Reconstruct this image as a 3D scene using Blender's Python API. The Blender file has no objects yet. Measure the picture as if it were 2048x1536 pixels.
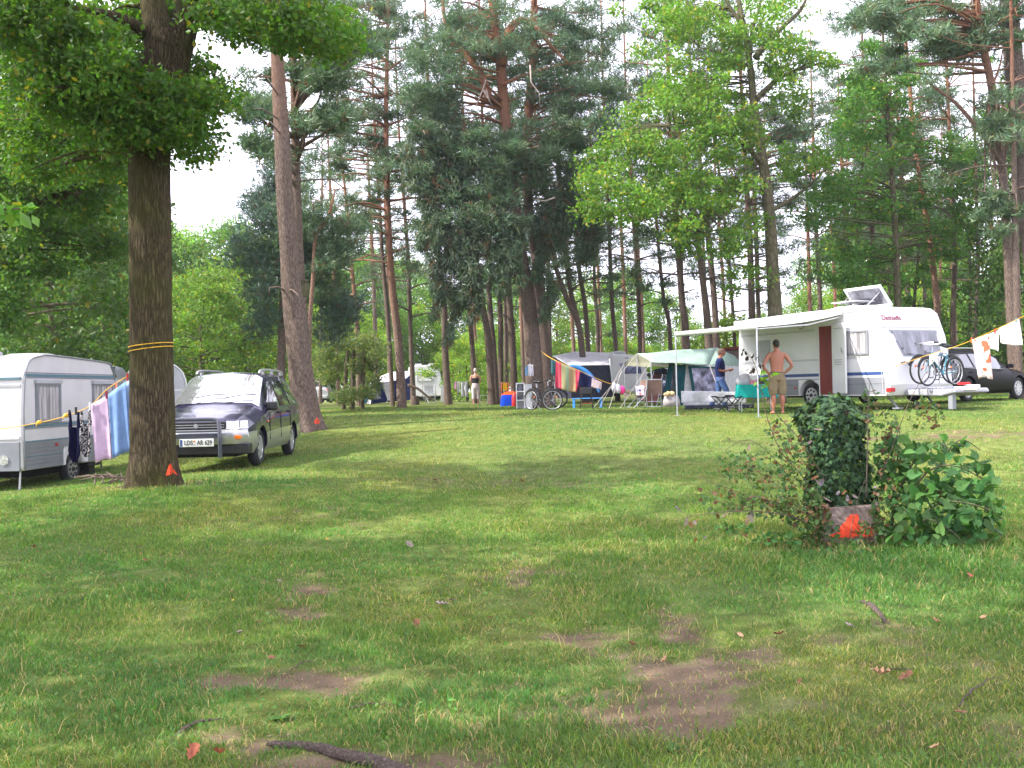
import bpy, math, random
import numpy as np
from mathutils import Vector, Matrix
sc = bpy.context.scene
COL = sc.collection
R = math.radians
rng = np.random.default_rng(7)
rnd = random.Random(11)
# ---------------------------------------------------------------- camera frame
F = 2000.0
ROLL, PITCH = R(1.2), R(0.29)
CAM = Vector((0, 0, 1.5))
_r0 = Vector((1, 0, 0)); _u0 = Vector((0, -math.sin(PITCH), math.cos(PITCH))); FWD = Vector((0, math.cos(PITCH), math.sin(PITCH)))
RGT = _r0 * math.cos(ROLL) - _u0 * math.sin(ROLL)
UP = _u0 * math.cos(ROLL) + _r0 * math.sin(ROLL)
def ray(px, py):
    return FWD + RGT * ((px - 1024) / F) + UP * ((768 - py) / F)
def P(px, py, d):                       # world point seen at photo pixel, at distance y = d
    r = ray(px, py); return CAM + r * (d / r.y)
def on_plane(px, py, O, dx):            # (X, z) on a vertical plane through O along dx
    D = ray(px, py); ax, ay = O[0] - CAM.x, O[1] - CAM.y
    det = -D.x * dx[1] + dx[0] * D.y
    t = (-ax * dx[1] + dx[0] * ay) / det
    X = (D.x * ay - D.y * ax) / det
    return X, CAM.z + t * D.z - O[2]
cam_d = bpy.data.cameras.new('camera'); cam = bpy.data.objects.new('camera', cam_d); COL.objects.link(cam)
cam_d.sensor_width = 36; cam_d.lens = 36 * F / 2048; cam_d.clip_end = 2000; cam_d.clip_start = .05
M3 = Matrix((RGT, UP, -FWD)).transposed()
cam.matrix_world = Matrix.Translation(CAM) @ M3.to_4x4()
sc.camera = cam
# ---------------------------------------------------------------- terrain
_cp = np.array([(-4,2,0),(0,2,0),(4,2,0),(-4,6,0),(0,6,0),(4,6,0),(-5,9.5,.08),(0,9.5,.02),(3.2,9.5,0),(8,9.5,.1),
 (-4.9,13.4,.38),(-4.2,17,.285),(-4.2,20,.29),(-3.5,16,.29),(0,14,.22),(5,14,.25),(11,14,.4),(0,19,.55),(5,19,.55),(10,19,.6),
 (-8.7,19.8,-.22),(-9,16,-.2),(-11,20,-.2),(-8.7,23,-.15),(-9,12,-.02),(-13,17,-.2),(-10,27,.2),(-14,25,-.1),
 (-5.2,22.4,.42),(-5.2,25,.775),(-5.4,27,.8),(0,25,.77),(5,24,.76),(8,23,.78),(7,28,.78),(12,26,.86),(15,30,.9),(1,32,.76),(6,32,.78),(-5,32,.8),(-2,46,.82),(5,46,.82),(-12,36,.7),(-16,46,.8),(15,46,.85),
 (-20,30,.2),(-20,20,-.2),(-20,60,.8),(0,60,.85),(20,60,.85),(20,40,.85),(22,28,.85),(18,18,.6),(14,8,.1),(-14,6,-.1),(-12,2,-.1),(12,2,0)])
def G(x, y):
    x = np.asarray(x, float); y = np.asarray(y, float)
    s2 = (1.15 + .055 * np.clip(y, 0, 60)) ** 2
    num = np.zeros(np.broadcast(x, y).shape); den = np.zeros_like(num)
    for cx, cy, cz in _cp:
        w = np.exp(-((x - cx) ** 2 + (y - cy) ** 2) / (2 * s2)) + 1e-5 / (1 + (x - cx) ** 2 + (y - cy) ** 2)
        num += w * cz; den += w
    return num / den
def g(x, y): return float(G(x, y))
def onG(px, d):                         # ground point at distance d in photo column px
    x = (px - 1024) / F * d
    for _ in range(4):
        z = g(x, d); r = ray(px, 780)
        v = Vector((x, d, z)) - CAM; u = v.dot(RGT) / v.dot(FWD) * F + 1024
        x += (px - u) / F * d
    return Vector((x, d, g(x, d)))
def pix(p):
    v = Vector(p) - CAM; w = v.dot(FWD); return 1024 + F * v.dot(RGT) / w, 768 - F * v.dot(UP) / w
def gp(px, py):                         # ground point under a photo pixel
    r = ray(px, py); t = 2.0
    while t < 90:
        p = CAM + r * t
        if p.z < g(p.x, p.y): break
        t += .04 + t * .003
    return Vector((p.x, p.y, g(p.x, p.y)))
def _h(i, j, s):
    n = (i * 374761393 + j * 668265263 + s * 982451653) & 0x7fffffff
    n = ((n ^ (n >> 13)) * 1274126177) & 0x7fffffff
    return ((n ^ (n >> 16)) & 0xffff) / 65535.0
def vnoise(x, y, s=0):
    x = np.asarray(x, float); y = np.asarray(y, float)
    i = np.floor(x).astype(np.int64); j = np.floor(y).astype(np.int64); fx = x - i; fy = y - j
    fx = fx * fx * (3 - 2 * fx); fy = fy * fy * (3 - 2 * fy)
    a = _h(i, j, s); b = _h(i + 1, j, s); c = _h(i, j + 1, s); d = _h(i + 1, j + 1, s)
    return (a * (1 - fx) + b * fx) * (1 - fy) + (c * (1 - fx) + d * fx) * fy
def fbm(x, y, s=0, o=3):
    v = 0; a = .5; t = 0
    for k in range(o): v = v + a * vnoise(x * 2 ** k, y * 2 ** k, s + k); t += a; a *= .5
    return v / t
# ---------------------------------------------------------------- object helpers
def link(o, parent=None):
    COL.objects.link(o)
    if parent is not None: o.parent = parent
    return o
def tag(o, label=None, cat=None, group=None, kind=None):
    if label: o['label'] = label
    if cat: o['category'] = cat
    if group: o['group'] = group
    if kind: o['kind'] = kind
    return o
def thing(name, label, cat, loc=(0, 0, 0), rz=0, group=None):
    o = bpy.data.objects.new(name, None); link(o); o.empty_display_size = .1
    o.location = loc; o.rotation_euler = (0, 0, rz)
    return tag(o, label, cat, group)
def setcol(me, col):
    at = me.color_attributes.new('Col', 'FLOAT_COLOR', 'POINT')
    c = np.ones((len(me.vertices), 4), np.float32); c[:, :3] = col
    at.data.foreach_set('color', c.ravel())
def mesh_np(name, V, T, mat, parent=None, col=None, smooth=False, nv=3):
    me = bpy.data.meshes.new(name); V = np.asarray(V, np.float32); T = np.asarray(T, np.int32)
    me.vertices.add(len(V)); me.vertices.foreach_set('co', V.ravel())
    me.loops.add(T.size); me.loops.foreach_set('vertex_index', T.ravel())
    me.polygons.add(len(T)); me.polygons.foreach_set('loop_start', np.arange(0, T.size, nv, dtype=np.int32))
    me.polygons.foreach_set('loop_total', np.full(len(T), nv, np.int32))
    me.polygons.foreach_set('use_smooth', np.full(len(T), smooth))
    me.update(calc_edges=True)
    if col is not None: setcol(me, col)
    me.materials.append(mat)
    o = bpy.data.objects.new(name, me); return link(o, parent)
def inv(parent):
    return (Matrix.Translation(parent.location) @ parent.rotation_euler.to_matrix().to_4x4()).inverted()
class MB:
    def __init__(s): s.v = []; s.f = []; s.m = []; s.mi = 0
    def quad(s, a, b, c, d): s.poly([a, b, c, d])
    def poly(s, pts):
        n = len(s.v); s.v += [tuple(p) for p in pts]; s.f.append(tuple(range(n, n + len(pts)))); s.m.append(s.mi); return s
    def faces(s, vs, fs):
        n = len(s.v); s.v += [tuple(p) for p in vs]
        for f in fs: s.f.append(tuple(i + n for i in f)); s.m.append(s.mi)
        return s
    def box(s, x0, x1, y0, y1, z0, z1, M=None, taper=1.0):
        cx, cy = (x0 + x1) / 2, (y0 + y1) / 2
        vs = [Vector((x, y, z0)) for x, y in ((x0, y0), (x1, y0), (x1, y1), (x0, y1))] + \
             [Vector((cx + (x - cx) * taper, cy + (y - cy) * taper, z1)) for x, y in ((x0, y0), (x1, y0), (x1, y1), (x0, y1))]
        if M is not None: vs = [M @ v for v in vs]
        return s.faces(vs, [(3, 2, 1, 0), (4, 5, 6, 7), (0, 1, 5, 4), (1, 2, 6, 5), (2, 3, 7, 6), (3, 0, 4, 7)])
    def prism(s, prof, y0, y1, ax='y'):  # prof (x,z) polygon extruded along y
        f = (lambda a, y, b: (a, y, b)) if ax == 'y' else ((lambda a, y, b: (y, a, b)) if ax == 'x' else (lambda a, y, b: (a, b, y)))
        n = len(prof); vs = [f(a, y0, b) for a, b in prof] + [f(a, y1, b) for a, b in prof]
        fs = [tuple(range(n))[::-1], tuple(range(n, 2 * n))] + [(i, (i + 1) % n, n + (i + 1) % n, n + i) for i in range(n)]
        return s.faces(vs, fs)
    def tube(s, pts, rad, n=8, caps=True, ell=None):
        pts = [Vector(p) for p in pts]; k = len(pts)
        if not hasattr(rad, '__len__'): rad = [rad] * k
        vs = []; fs = []
        t0 = (pts[1] - pts[0]).normalized()
        ref = Vector((0, 0, 1)) if abs(t0.z) < .8 else Vector((0, 1, 0))
        a = t0.cross(ref).normalized()
        for i in range(k):
            t = (pts[min(i + 1, k - 1)] - pts[max(i - 1, 0)])
            t = t.normalized() if t.length > 1e-9 else t0
            a = (a - t * a.dot(t)); a = a.normalized() if a.length > 1e-6 else t.orthogonal().normalized()
            b = t.cross(a); r = rad[i]; ra, rb = (r if hasattr(r, '__len__') else (r, r))
            for j in range(n):
                q = 2 * math.pi * j / n; vs.append(pts[i] + a * math.cos(q) * ra + b * math.sin(q) * rb)
        for i in range(k - 1):
            for j in range(n):
                fs.append((i * n + j, i * n + (j + 1) % n, (i + 1) * n + (j + 1) % n, (i + 1) * n + j))
        if caps: fs += [tuple(range(n))[::-1], tuple(range((k - 1) * n, k * n))]
        return s.faces(vs, fs)
    def loft(s, secs, n=16, caps=True):  # secs: (cx,cy,z,rx,ry[,p]) horizontal superellipse rings
        vs = []; fs = []; k = len(secs)
        for q in secs:
            cx, cy, z, rx, ry = q[:5]; p = q[5] if len(q) > 5 else 2.0
            for j in range(n):
                t = 2 * math.pi * j / n; c, d = math.cos(t), math.sin(t)
                vs.append((cx + rx * math.copysign(abs(c) ** (2 / p), c), cy + ry * math.copysign(abs(d) ** (2 / p), d), z))
        for i in range(k - 1):
            for j in range(n): fs.append((i * n + j, i * n + (j + 1) % n, (i + 1) * n + (j + 1) % n, (i + 1) * n + j))
        if caps: fs += [tuple(range(n))[::-1], tuple(range((k - 1) * n, k * n))]
        return s.faces(vs, fs)
    def ball(s, c, r, n=10, k=7):
        rx, ry, rz = r if hasattr(r, '__len__') else (r, r, r)
        return s.loft([(c[0], c[1], c[2] - rz * math.cos(math.pi * (i + .05) / (k + .1)), rx * math.sin(math.pi * (i + .05) / (k + .1)), ry * math.sin(math.pi * (i + .05) / (k + .1))) for i in range(k + 1)], n)
    def wheelring(s, c, ax, R0, r, n=28, m=8, sq=1.0):  # torus about unit axis ax ('x' or 'y')
        vs = []; fs = []
        for i in range(n):
            a = 2 * math.pi * i / n
            for j in range(m):
                b = 2 * math.pi * j / m; rr = R0 + r * math.cos(b); h = r * sq * math.sin(b)
                if ax == 'y': vs.append((c[0] + rr * math.cos(a), c[1] + h, c[2] + rr * math.sin(a)))
                else: vs.append((c[0] + h, c[1] + rr * math.cos(a), c[2] + rr * math.sin(a)))
        for i in range(n):
            for j in range(m): fs.append((i * m + j, ((i + 1) % n) * m + j, ((i + 1) % n) * m + (j + 1) % m, i * m + (j + 1) % m))
        return s.faces(vs, fs)
    def disc(s, c, ax, r, h, n=20):      # short cylinder centred at c along ax
        d = Vector((1, 0, 0)) if ax == 'x' else (Vector((0, 1, 0)) if ax == 'y' else Vector((0, 0, 1)))
        return s.tube([Vector(c) - d * h / 2, Vector(c) + d * h / 2], r, n)
    def build(s, name, mat, parent=None, smooth=False, world=False, bevel=0, sub=0, solid=0, autos=True, label=None):
        me = bpy.data.meshes.new(name); vs = s.v
        if world and parent is not None:
            I = inv(parent); vs = [I @ Vector(p) for p in vs]
        me.from_pydata([tuple(v) for v in vs], [], s.f)
        mats = mat if isinstance(mat, (list, tuple)) else [mat]
        for m in mats: me.materials.append(m)
        if len(mats) > 1: me.polygons.foreach_set('material_index', s.m)
        if smooth:
            me.polygons.foreach_set('use_smooth', [True] * len(me.polygons))
            if smooth == 'a':
                try: me.set_sharp_from_angle(angle=R(38))
                except Exception: pass
        me.update()
        o = bpy.data.objects.new(name, me); link(o, parent)
        if solid: q = o.modifiers.new('s', 'SOLIDIFY'); q.thickness = solid; q.offset = 0
        if bevel: q = o.modifiers.new('b', 'BEVEL'); q.width = bevel; q.segments = 3; q.limit_method = 'ANGLE'; q.angle_limit = R(35)
        if sub: q = o.modifiers.new('u', 'SUBSURF'); q.levels = q.render_levels = sub
        if label: o['label'] = label
        return o
def kids(o): return [c for c in bpy.data.objects if c.parent == o]
def copy_tree(o, loc=None, rz=None, label=None, parent=None, scale=None):
    c = o.copy(); link(c, parent)
    if loc is not None: c.location = loc
    if rz is not None: c.rotation_euler = (0, 0, rz)
    if label: c['label'] = label
    if scale is not None: c.scale = scale
    for ch in kids(o): copy_tree(ch, parent=c)
    return c
# ---------------------------------------------------------------- materials
def mat(name, c, rough=.6, metal=0, var=.12, scale=12, bump=0, spec=.5, coat=0, trans=0, c2=None, stretch=None, alpha=None, transm=0):
    m = bpy.data.materials.new(name); m.use_nodes = True; nt = m.node_tree; N = nt.nodes; L = nt.links
    b = N['Principled BSDF']; b.inputs['Roughness'].default_value = rough; b.inputs['Metallic'].default_value = metal
    b.inputs['Specular IOR Level'].default_value = spec; b.inputs['Coat Weight'].default_value = coat
    b.inputs['Transmission Weight'].default_value = transm
    tc = N.new('ShaderNodeTexCoord'); mp = N.new('ShaderNodeMapping'); nz = N.new('ShaderNodeTexNoise')
    nz.inputs['Scale'].default_value = scale; nz.inputs['Detail'].default_value = 5
    if stretch: mp.inputs['Scale'].default_value = stretch
    L.new(tc.outputs['Object'], mp.inputs['Vector']); L.new(mp.outputs['Vector'], nz.inputs['Vector'])
    cr = N.new('ShaderNodeValToRGB'); a = c2 or tuple(x * (1 - var * 1.6) for x in c)
    cr.color_ramp.elements[0].position = .35; cr.color_ramp.elements[1].position = .65
    cr.color_ramp.elements[0].color = (*a, 1); cr.color_ramp.elements[1].color = (*[min(1, x * (1 + (var if not c2 else 0))) for x in c], 1)
    L.new(nz.outputs['Fac'], cr.inputs['Fac']); L.new(cr.outputs['Color'], b.inputs['Base Color'])
    if bump:
        bp = N.new('ShaderNodeBump'); bp.inputs['Strength'].default_value = bump; bp.inputs['Distance'].default_value = .02
        L.new(nz.outputs['Fac'], bp.inputs['Height']); L.new(bp.outputs['Normal'], b.inputs['Normal'])
    if trans:
        t = N.new('ShaderNodeBsdfTranslucent'); mx = N.new('ShaderNodeMixShader'); mx.inputs[0].default_value = trans
        L.new(cr.outputs['Color'], t.inputs['Color']); L.new(b.outputs[0], mx.inputs[1]); L.new(t.outputs[0], mx.inputs[2])
        L.new(mx.outputs[0], N['Material Output'].inputs['Surface'])
    return m
def leafmat(name, trans=.45, rough=.5, gain=1.0, tint=(1.15, 1.25, .55), spec=.35):  # colour comes from the vertex attribute (each leaf its own)
    m = bpy.data.materials.new(name); m.use_nodes = True; nt = m.node_tree; N = nt.nodes; L = nt.links
    b = N['Principled BSDF']; b.inputs['Roughness'].default_value = rough; b.inputs['Specular IOR Level'].default_value = spec
    at = N.new('ShaderNodeAttribute'); at.attribute_name = 'Col'
    mu = N.new('ShaderNodeVectorMath'); mu.operation = 'MULTIPLY'; mu.inputs[1].default_value = (gain, gain, gain)
    L.new(at.outputs['Color'], mu.inputs[0]); L.new(mu.outputs[0], b.inputs['Base Color'])
    mt = N.new('ShaderNodeVectorMath'); mt.operation = 'MULTIPLY'; mt.inputs[1].default_value = tint
    L.new(mu.outputs[0], mt.inputs[0])
    t = N.new('ShaderNodeBsdfTranslucent'); mx = N.new('ShaderNodeMixShader'); mx.inputs[0].default_value = trans
    L.new(mt.outputs[0], t.inputs['Color']); L.new(b.outputs[0], mx.inputs[1]); L.new(t.outputs[0], mx.inputs[2])
    L.new(mx.outputs[0], N['Material Output'].inputs['Surface'])
    return m
def barkmat(name, c1, c2, scale=5, zs=.18, bump=.9, upper=None, uz=(4, 9), moss=None):
    m = bpy.data.materials.new(name); m.use_nodes = True; nt = m.node_tree; N = nt.nodes; L = nt.links
    b = N['Principled BSDF']; b.inputs['Roughness'].default_value = .9; b.inputs['Specular IOR Level'].default_value = .15
    tc = N.new('ShaderNodeTexCoord'); mp = N.new('ShaderNodeMapping'); mp.inputs['Scale'].default_value = (1, 1, zs)
    L.new(tc.outputs['Object'], mp.inputs['Vector'])
    vo = N.new('ShaderNodeTexVoronoi'); vo.feature = 'DISTANCE_TO_EDGE'; vo.inputs['Scale'].default_value = scale * 2.4
    nz = N.new('ShaderNodeTexNoise'); nz.inputs['Scale'].default_value = scale * 3; nz.inputs['Detail'].default_value = 8; nz.inputs['Roughness'].default_value = .65
    ds = N.new('ShaderNodeMix'); ds.data_type = 'VECTOR'; ds.inputs[0].default_value = .06
    L.new(mp.outputs['Vector'], nz.inputs['Vector']); L.new(mp.outputs['Vector'], ds.inputs[4]); L.new(nz.outputs['Color'], ds.inputs[5]); L.new(ds.outputs[1], vo.inputs['Vector'])
    r1 = N.new('ShaderNodeValToRGB'); r1.color_ramp.elements[0].position = 0; r1.color_ramp.elements[1].position = .22
    L.new(vo.outputs['Distance'], r1.inputs['Fac'])
    ml = N.new('ShaderNodeMath'); ml.operation = 'MULTIPLY_ADD'; ml.inputs[1].default_value = .55
    L.new(r1.outputs['Color'], ml.inputs[0]); L.new(nz.outputs['Fac'], ml.inputs[2])
    r2 = N.new('ShaderNodeValToRGB'); r2.color_ramp.elements[0].position = .35; r2.color_ramp.elements[1].position = 1.0
    r2.color_ramp.elements[0].color = (*c1, 1); r2.color_ramp.elements[1].color = (*c2, 1)
    L.new(ml.outputs[0], r2.inputs['Fac']); out = r2.outputs['Color']
    big = N.new('ShaderNodeTexNoise'); big.inputs['Scale'].default_value = 1.3; L.new(tc.outputs['Object'], big.inputs['Vector'])
    if upper:
        sp = N.new('ShaderNodeSeparateXYZ'); L.new(tc.outputs['Object'], sp.inputs[0])
        ad = N.new('ShaderNodeMath'); ad.operation = 'MULTIPLY_ADD'; ad.inputs[1].default_value = 3.0; L.new(big.outputs['Fac'], ad.inputs[0]); L.new(sp.outputs['Z'], ad.inputs[2])
        mr = N.new('ShaderNodeMapRange'); mr.inputs[1].default_value = uz[0] + 1.5; mr.inputs[2].default_value = uz[1] + 1.5; L.new(ad.outputs[0], mr.inputs[0])
        mx = N.new('ShaderNodeMix'); mx.data_type = 'RGBA'; mx.inputs[7].default_value = (*upper, 1)
        L.new(mr.outputs[0], mx.inputs[0]); L.new(out, mx.inputs[6])
        m2 = N.new('ShaderNodeMix'); m2.data_type = 'RGBA'; m2.blend_type = 'MULTIPLY'; m2.inputs[0].default_value = .5
        L.new(mx.outputs[2], m2.inputs[6]); L.new(nz.outputs['Color'], m2.inputs[7]); out = mx.outputs[2]
    if moss:
        mr = N.new('ShaderNodeMapRange'); mr.inputs[1].default_value = .42; mr.inputs[2].default_value = .7; mr.inputs[4].default_value = .75; L.new(big.outputs['Fac'], mr.inputs[0])
        mx = N.new('ShaderNodeMix'); mx.data_type = 'RGBA'; mx.inputs[7].default_value = (*moss, 1); L.new(mr.outputs[0], mx.inputs[0]); L.new(out, mx.inputs[6]); out = mx.outputs[2]
    L.new(out, b.inputs['Base Color'])
    bp = N.new('ShaderNodeBump'); bp.inputs['Strength'].default_value = bump; bp.inputs['Distance'].default_value = .03
    L.new(ml.outputs[0], bp.inputs['Height']); L.new(bp.outputs['Normal'], b.inputs['Normal'])
    return m
M = {}
M['white'] = mat('white_paint', (.72, .72, .74), .35, var=.04, scale=3, coat=.3)
M['white_shell'] = mat('caravan_white', (.74, .74, .76), .35, var=.05, scale=1.2, coat=.35)
M['cream'] = mat('caravan_cream', (.62, .60, .62), .4, var=.05, scale=1.5, coat=.2)
M['grey_panel'] = mat('grey_panel', (.22, .23, .26), .45, var=.08, scale=2, coat=.2)
M['lgrey'] = mat('light_grey', (.42, .43, .46), .4, var=.06, scale=3)
M['silver'] = mat('silver_metal', (.5, .5, .52), .35, metal=.7, var=.08)
M['steel'] = mat('steel_tube', (.55, .56, .6), .3, metal=.8, var=.05)
M['blue_stripe'] = mat('blue_stripe', (.03, .07, .22), .4, var=.05)
M['teal_stripe'] = mat('teal_stripe', (.10, .19, .24), .4, var=.08)
M['black'] = mat('black_plastic', (.012, .012, .014), .45, var=.2)
M['rubber'] = mat('rubber', (.014, .014, .016), .85, var=.3, bump=.2, scale=40)
M['dark'] = mat('dark_void', (.008, .008, .01), .9, var=.3)
M['redbrown'] = mat('red_brown_wood', (.20, .022, .012), .45, var=.12, scale=5, stretch=(1, 1, .2))
M['glass'] = mat('dark_glass', (.012, .014, .018), .04, var=.1, spec=.9, coat=1)
M['screen'] = mat('caravan_window_screen', (.14, .14, .17), .12, var=.5, scale=4, spec=.8, coat=.8, stretch=(1, 1, .25))
M['curtain'] = mat('net_curtain', (.42, .40, .42), .25, var=.35, scale=22, stretch=(1, 1, .06), coat=.6)
M['green_paint'] = mat('dark_green_metallic_paint', (.024, .020, .058), .25, metal=.45, var=.1, coat=.6)
M['car_silver'] = mat('silver_car_paint', (.36, .37, .36), .3, metal=.5, var=.05, coat=1)
M['car_black'] = mat('black_car_paint', (.004, .004, .006), .3, var=.1, spec=.25, coat=.08)
M['car_blue'] = mat('dark_blue_car_paint', (.012, .016, .05), .2, var=.1, coat=1)
M['plate'] = mat('plate_white', (.75, .75, .73), .4, var=.03)
M['ink'] = mat('ink_black', (.01, .01, .01), .5, var=.1)
M['red'] = mat('red_plastic', (.5, .02, .02), .35, var=.1)
M['orange_lamp'] = mat('orange_lamp', (.75, .16, .02), .15, var=.1, coat=1)
M['lamp_glass'] = mat('lamp_glass', (.6, .6, .64), .08, var=.25, scale=18, coat=1, metal=.4)
M['magenta'] = mat('magenta_lettering', (.22, .0, .04), .4, var=.05)
M['spray'] = mat('orange_marker_paint', (.80, .075, .03), .85, c2=(.42, .06, .03), scale=26, spec=.1)
M['rope'] = mat('yellow_rope', (.75, .42, .03), .7, var=.15, scale=60)
M['cord'] = mat('pale_guy_line', (.5, .46, .42), .8, var=.1)
M['deadwood'] = mat('dead_twig_wood', (.12, .085, .065), .9, var=.25, scale=20, bump=.4)
M['car_black'].node_tree.nodes['Principled BSDF'].inputs['IOR'].default_value = 1.22
def cloth(name, c, var=.08, trans=.25, **k): return mat(name, c, .9, var=var, trans=trans, scale=k.pop('scale', 9), bump=k.pop('bump', .15), spec=.1, **k)
# ---------------------------------------------------------------- world, sun, view
SUN_EL = R(47); SDIR = Vector((-.97, -.22)).normalized()
w = bpy.data.worlds.new('World'); sc.world = w; w.use_nodes = True
N = w.node_tree.nodes; L = w.node_tree.links; bg = N['Background']
sky = N.new('ShaderNodeTexSky'); sky.sky_type = 'NISHITA'; sky.sun_disc = False
sky.sun_elevation = SUN_EL; sky.sun_rotation = math.atan2(SDIR.x, SDIR.y); sky.dust_density = 2.5; sky.air_density = 1.0
nz = N.new('ShaderNodeTexNoise'); nz.inputs['Scale'].default_value = 2.2; nz.inputs['Detail'].default_value = 6
tcw = N.new('ShaderNodeTexCoord'); L.new(tcw.outputs['Generated'], nz.inputs['Vector'])
cr = N.new('ShaderNodeMapRange'); cr.inputs[1].default_value = .3; cr.inputs[2].default_value = .6; cr.inputs[3].default_value = .6; cr.inputs[4].default_value = .95
L.new(nz.outputs['Fac'], cr.inputs[0])
mx = N.new('ShaderNodeMix'); mx.data_type = 'RGBA'; mx.inputs[7].default_value = (9.3, 9.1, 10.9, 1)   # thin bright cloud
L.new(cr.outputs[0], mx.inputs[0]); L.new(sky.outputs[0], mx.inputs[6]); L.new(mx.outputs[2], bg.inputs['Color'])
bg.inputs['Strength'].default_value = .12
sd = bpy.data.lights.new('sun', 'SUN'); sun = bpy.data.objects.new('sun', sd); COL.objects.link(sun)
sd.energy = 4.0; sd.angle = R(.6); sd.color = (1, .95, .86)
sv = Vector((SDIR.x * math.cos(SUN_EL), SDIR.y * math.cos(SUN_EL), math.sin(SUN_EL)))
sun.rotation_euler = sv.to_track_quat('Z', 'Y').to_euler()
vs = sc.view_settings; vs.view_transform = 'Standard'; vs.look = 'None'; vs.gamma = 1; vs.exposure = 1.44
sc.cycles.max_bounces = 7; sc.cycles.diffuse_bounces = 4; sc.cycles.glossy_bounces = 3; sc.cycles.transmission_bounces = 5
sc.cycles.sample_clamp_indirect = 6
# ---------------------------------------------------------------- ground sheet
SOIL = []                                # (x, y, rx, ry, strength)
for px, py, rx, ry, s in [(1400,1350,.22,.42,1),(1360,1262,.16,.55,1),(1310,1440,.3,.25,.9),(1180,1285,.3,.3,.75),(1480,1300,.4,.3,.6),(600,1180,.25,.55,.8),(590,1230,.2,.3,.8),(570,1370,.35,.16,.8),(1030,1160,.3,.6,.6),
    (1100,1200,.3,.3,.5),(330,1110,.6,.35,.5),(650,1030,.5,.7,.5),(760,1525,.5,.15,.9),(560,1490,.3,.15,.6),(1850,1345,.35,.25,.6),(1950,1480,.4,.25,.5),(1720,1290,.3,.2,.5),(1640,1300,.35,.22,.5),(1780,1245,.2,.3,.6),
    (1960,868,2.2,.7,.7),(1060,970,.9,.6,.4),(880,965,.8,.6,.4),(1230,812,2,.8,.7),(310,970,1.0,.5,.8),(612,850,1.2,.8,.6),(1690,1100,.9,.4,.6),(1450,1400,.5,.35,.5),(1200,1420,.4,.3,.6),(900,1440,.4,.2,.4),(200,1150,.5,.4,.3)]:
    p = gp(px, py); SOIL.append((p.x, p.y, rx, ry, s))
def soil(x, y):
    n = fbm(x * 4.5, y * 4.5, 3, 3) * .68 + fbm(x * 17, y * 17, 33, 2) * .32; m = np.zeros_like(n)
    for cx, cy, rx, ry, s in SOIL:
        q = ((x - cx) / (rx * 1.5)) ** 2 + ((y - cy) / (ry * 1.5)) ** 2
        m = np.maximum(m, s * np.exp(-q))
    m = m + (.25 + .55 * np.clip((9 - y) / 4, 0, 1)) * np.clip(fbm(x * 1.4, y * 1.4, 40, 3) - .5, 0, 1)
    return np.clip((m * 1.0 + n * 1.5 - 1.17) * 2.4, 0, 1)
def axis(segs):
    out = []
    for a, b, n in segs: out += list(np.linspace(a, b, n, endpoint=False))
    return np.array(out + [segs[-1][1]])
xs = axis([(-400, -60, 12), (-60, -12, 40), (-12, 12, 380), (12, 60, 40), (60, 400, 12)])
ys = axis([(-200, 0, 14), (0, 3, 12), (3, 14, 210), (14, 30, 110), (30, 70, 50), (70, 500, 16)])
XX, YY = np.meshgrid(xs, ys)
Sg = soil(XX, YY)
ZZ = G(XX, YY) + (fbm(XX * 1.7, YY * 1.7, 9, 3) - .5) * .05 * np.clip(1 - YY / 60, 0, 1) - Sg * .012 + (vnoise(XX * 14, YY * 14, 5) - .5) * .012 * (YY < 16)
nx, ny = len(xs), len(ys); idx = np.arange(nx * ny).reshape(ny, nx)
Q = np.stack([idx[:-1, :-1], idx[:-1, 1:], idx[1:, 1:], idx[1:, :-1]], -1).reshape(-1, 4)
big = fbm(XX * .35, YY * .35, 20, 3); fine = fbm(XX * 9, YY * 9, 22, 2)
gc = np.stack([.08 + .07 * big, .11 + .06 * big, .028 + .014 * fine], -1); sc_ = np.stack([.08 + .11 * fine, .056 + .08 * fine, .036 + .055 * fine], -1)
gc = gc * (.45 + .95 * fine[..., None]) * (1 - Sg[..., None]) + sc_ * Sg[..., None]
gm = bpy.data.materials.new('lawn_soil'); gm.use_nodes = True; n_ = gm.node_tree.nodes; l_ = gm.node_tree.links
b_ = n_['Principled BSDF']; b_.inputs['Roughness'].default_value = .95; b_.inputs['Specular IOR Level'].default_value = .1
at = n_.new('ShaderNodeAttribute'); at.attribute_name = 'Col'; tc_ = n_.new('ShaderNodeTexCoord')
nn = n_.new('ShaderNodeTexNoise'); nn.inputs['Scale'].default_value = 70; nn.inputs['Detail'].default_value = 9; nn.inputs['Roughness'].default_value = .75; l_.new(tc_.outputs['Object'], nn.inputs['Vector'])
mm = n_.new('ShaderNodeMix'); mm.data_type = 'RGBA'; mm.blend_type = 'OVERLAY'; mm.inputs[0].default_value = .95
l_.new(at.outputs['Color'], mm.inputs[6]); l_.new(nn.outputs['Fac'], mm.inputs[7]); l_.new(mm.outputs[2], b_.inputs['Base Color'])
bb = n_.new('ShaderNodeBump'); bb.inputs['Strength'].default_value = .6; bb.inputs['Distance'].default_value = .015; l_.new(nn.outputs['Fac'], bb.inputs['Height']); l_.new(bb.outputs[0], b_.inputs['Normal'])
gr = mesh_np('ground', np.stack([XX, YY, ZZ], -1).reshape(-1, 3), Q, gm, nv=4, smooth=True, col=gc.reshape(-1, 3)); tag(gr, kind='structure')
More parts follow.
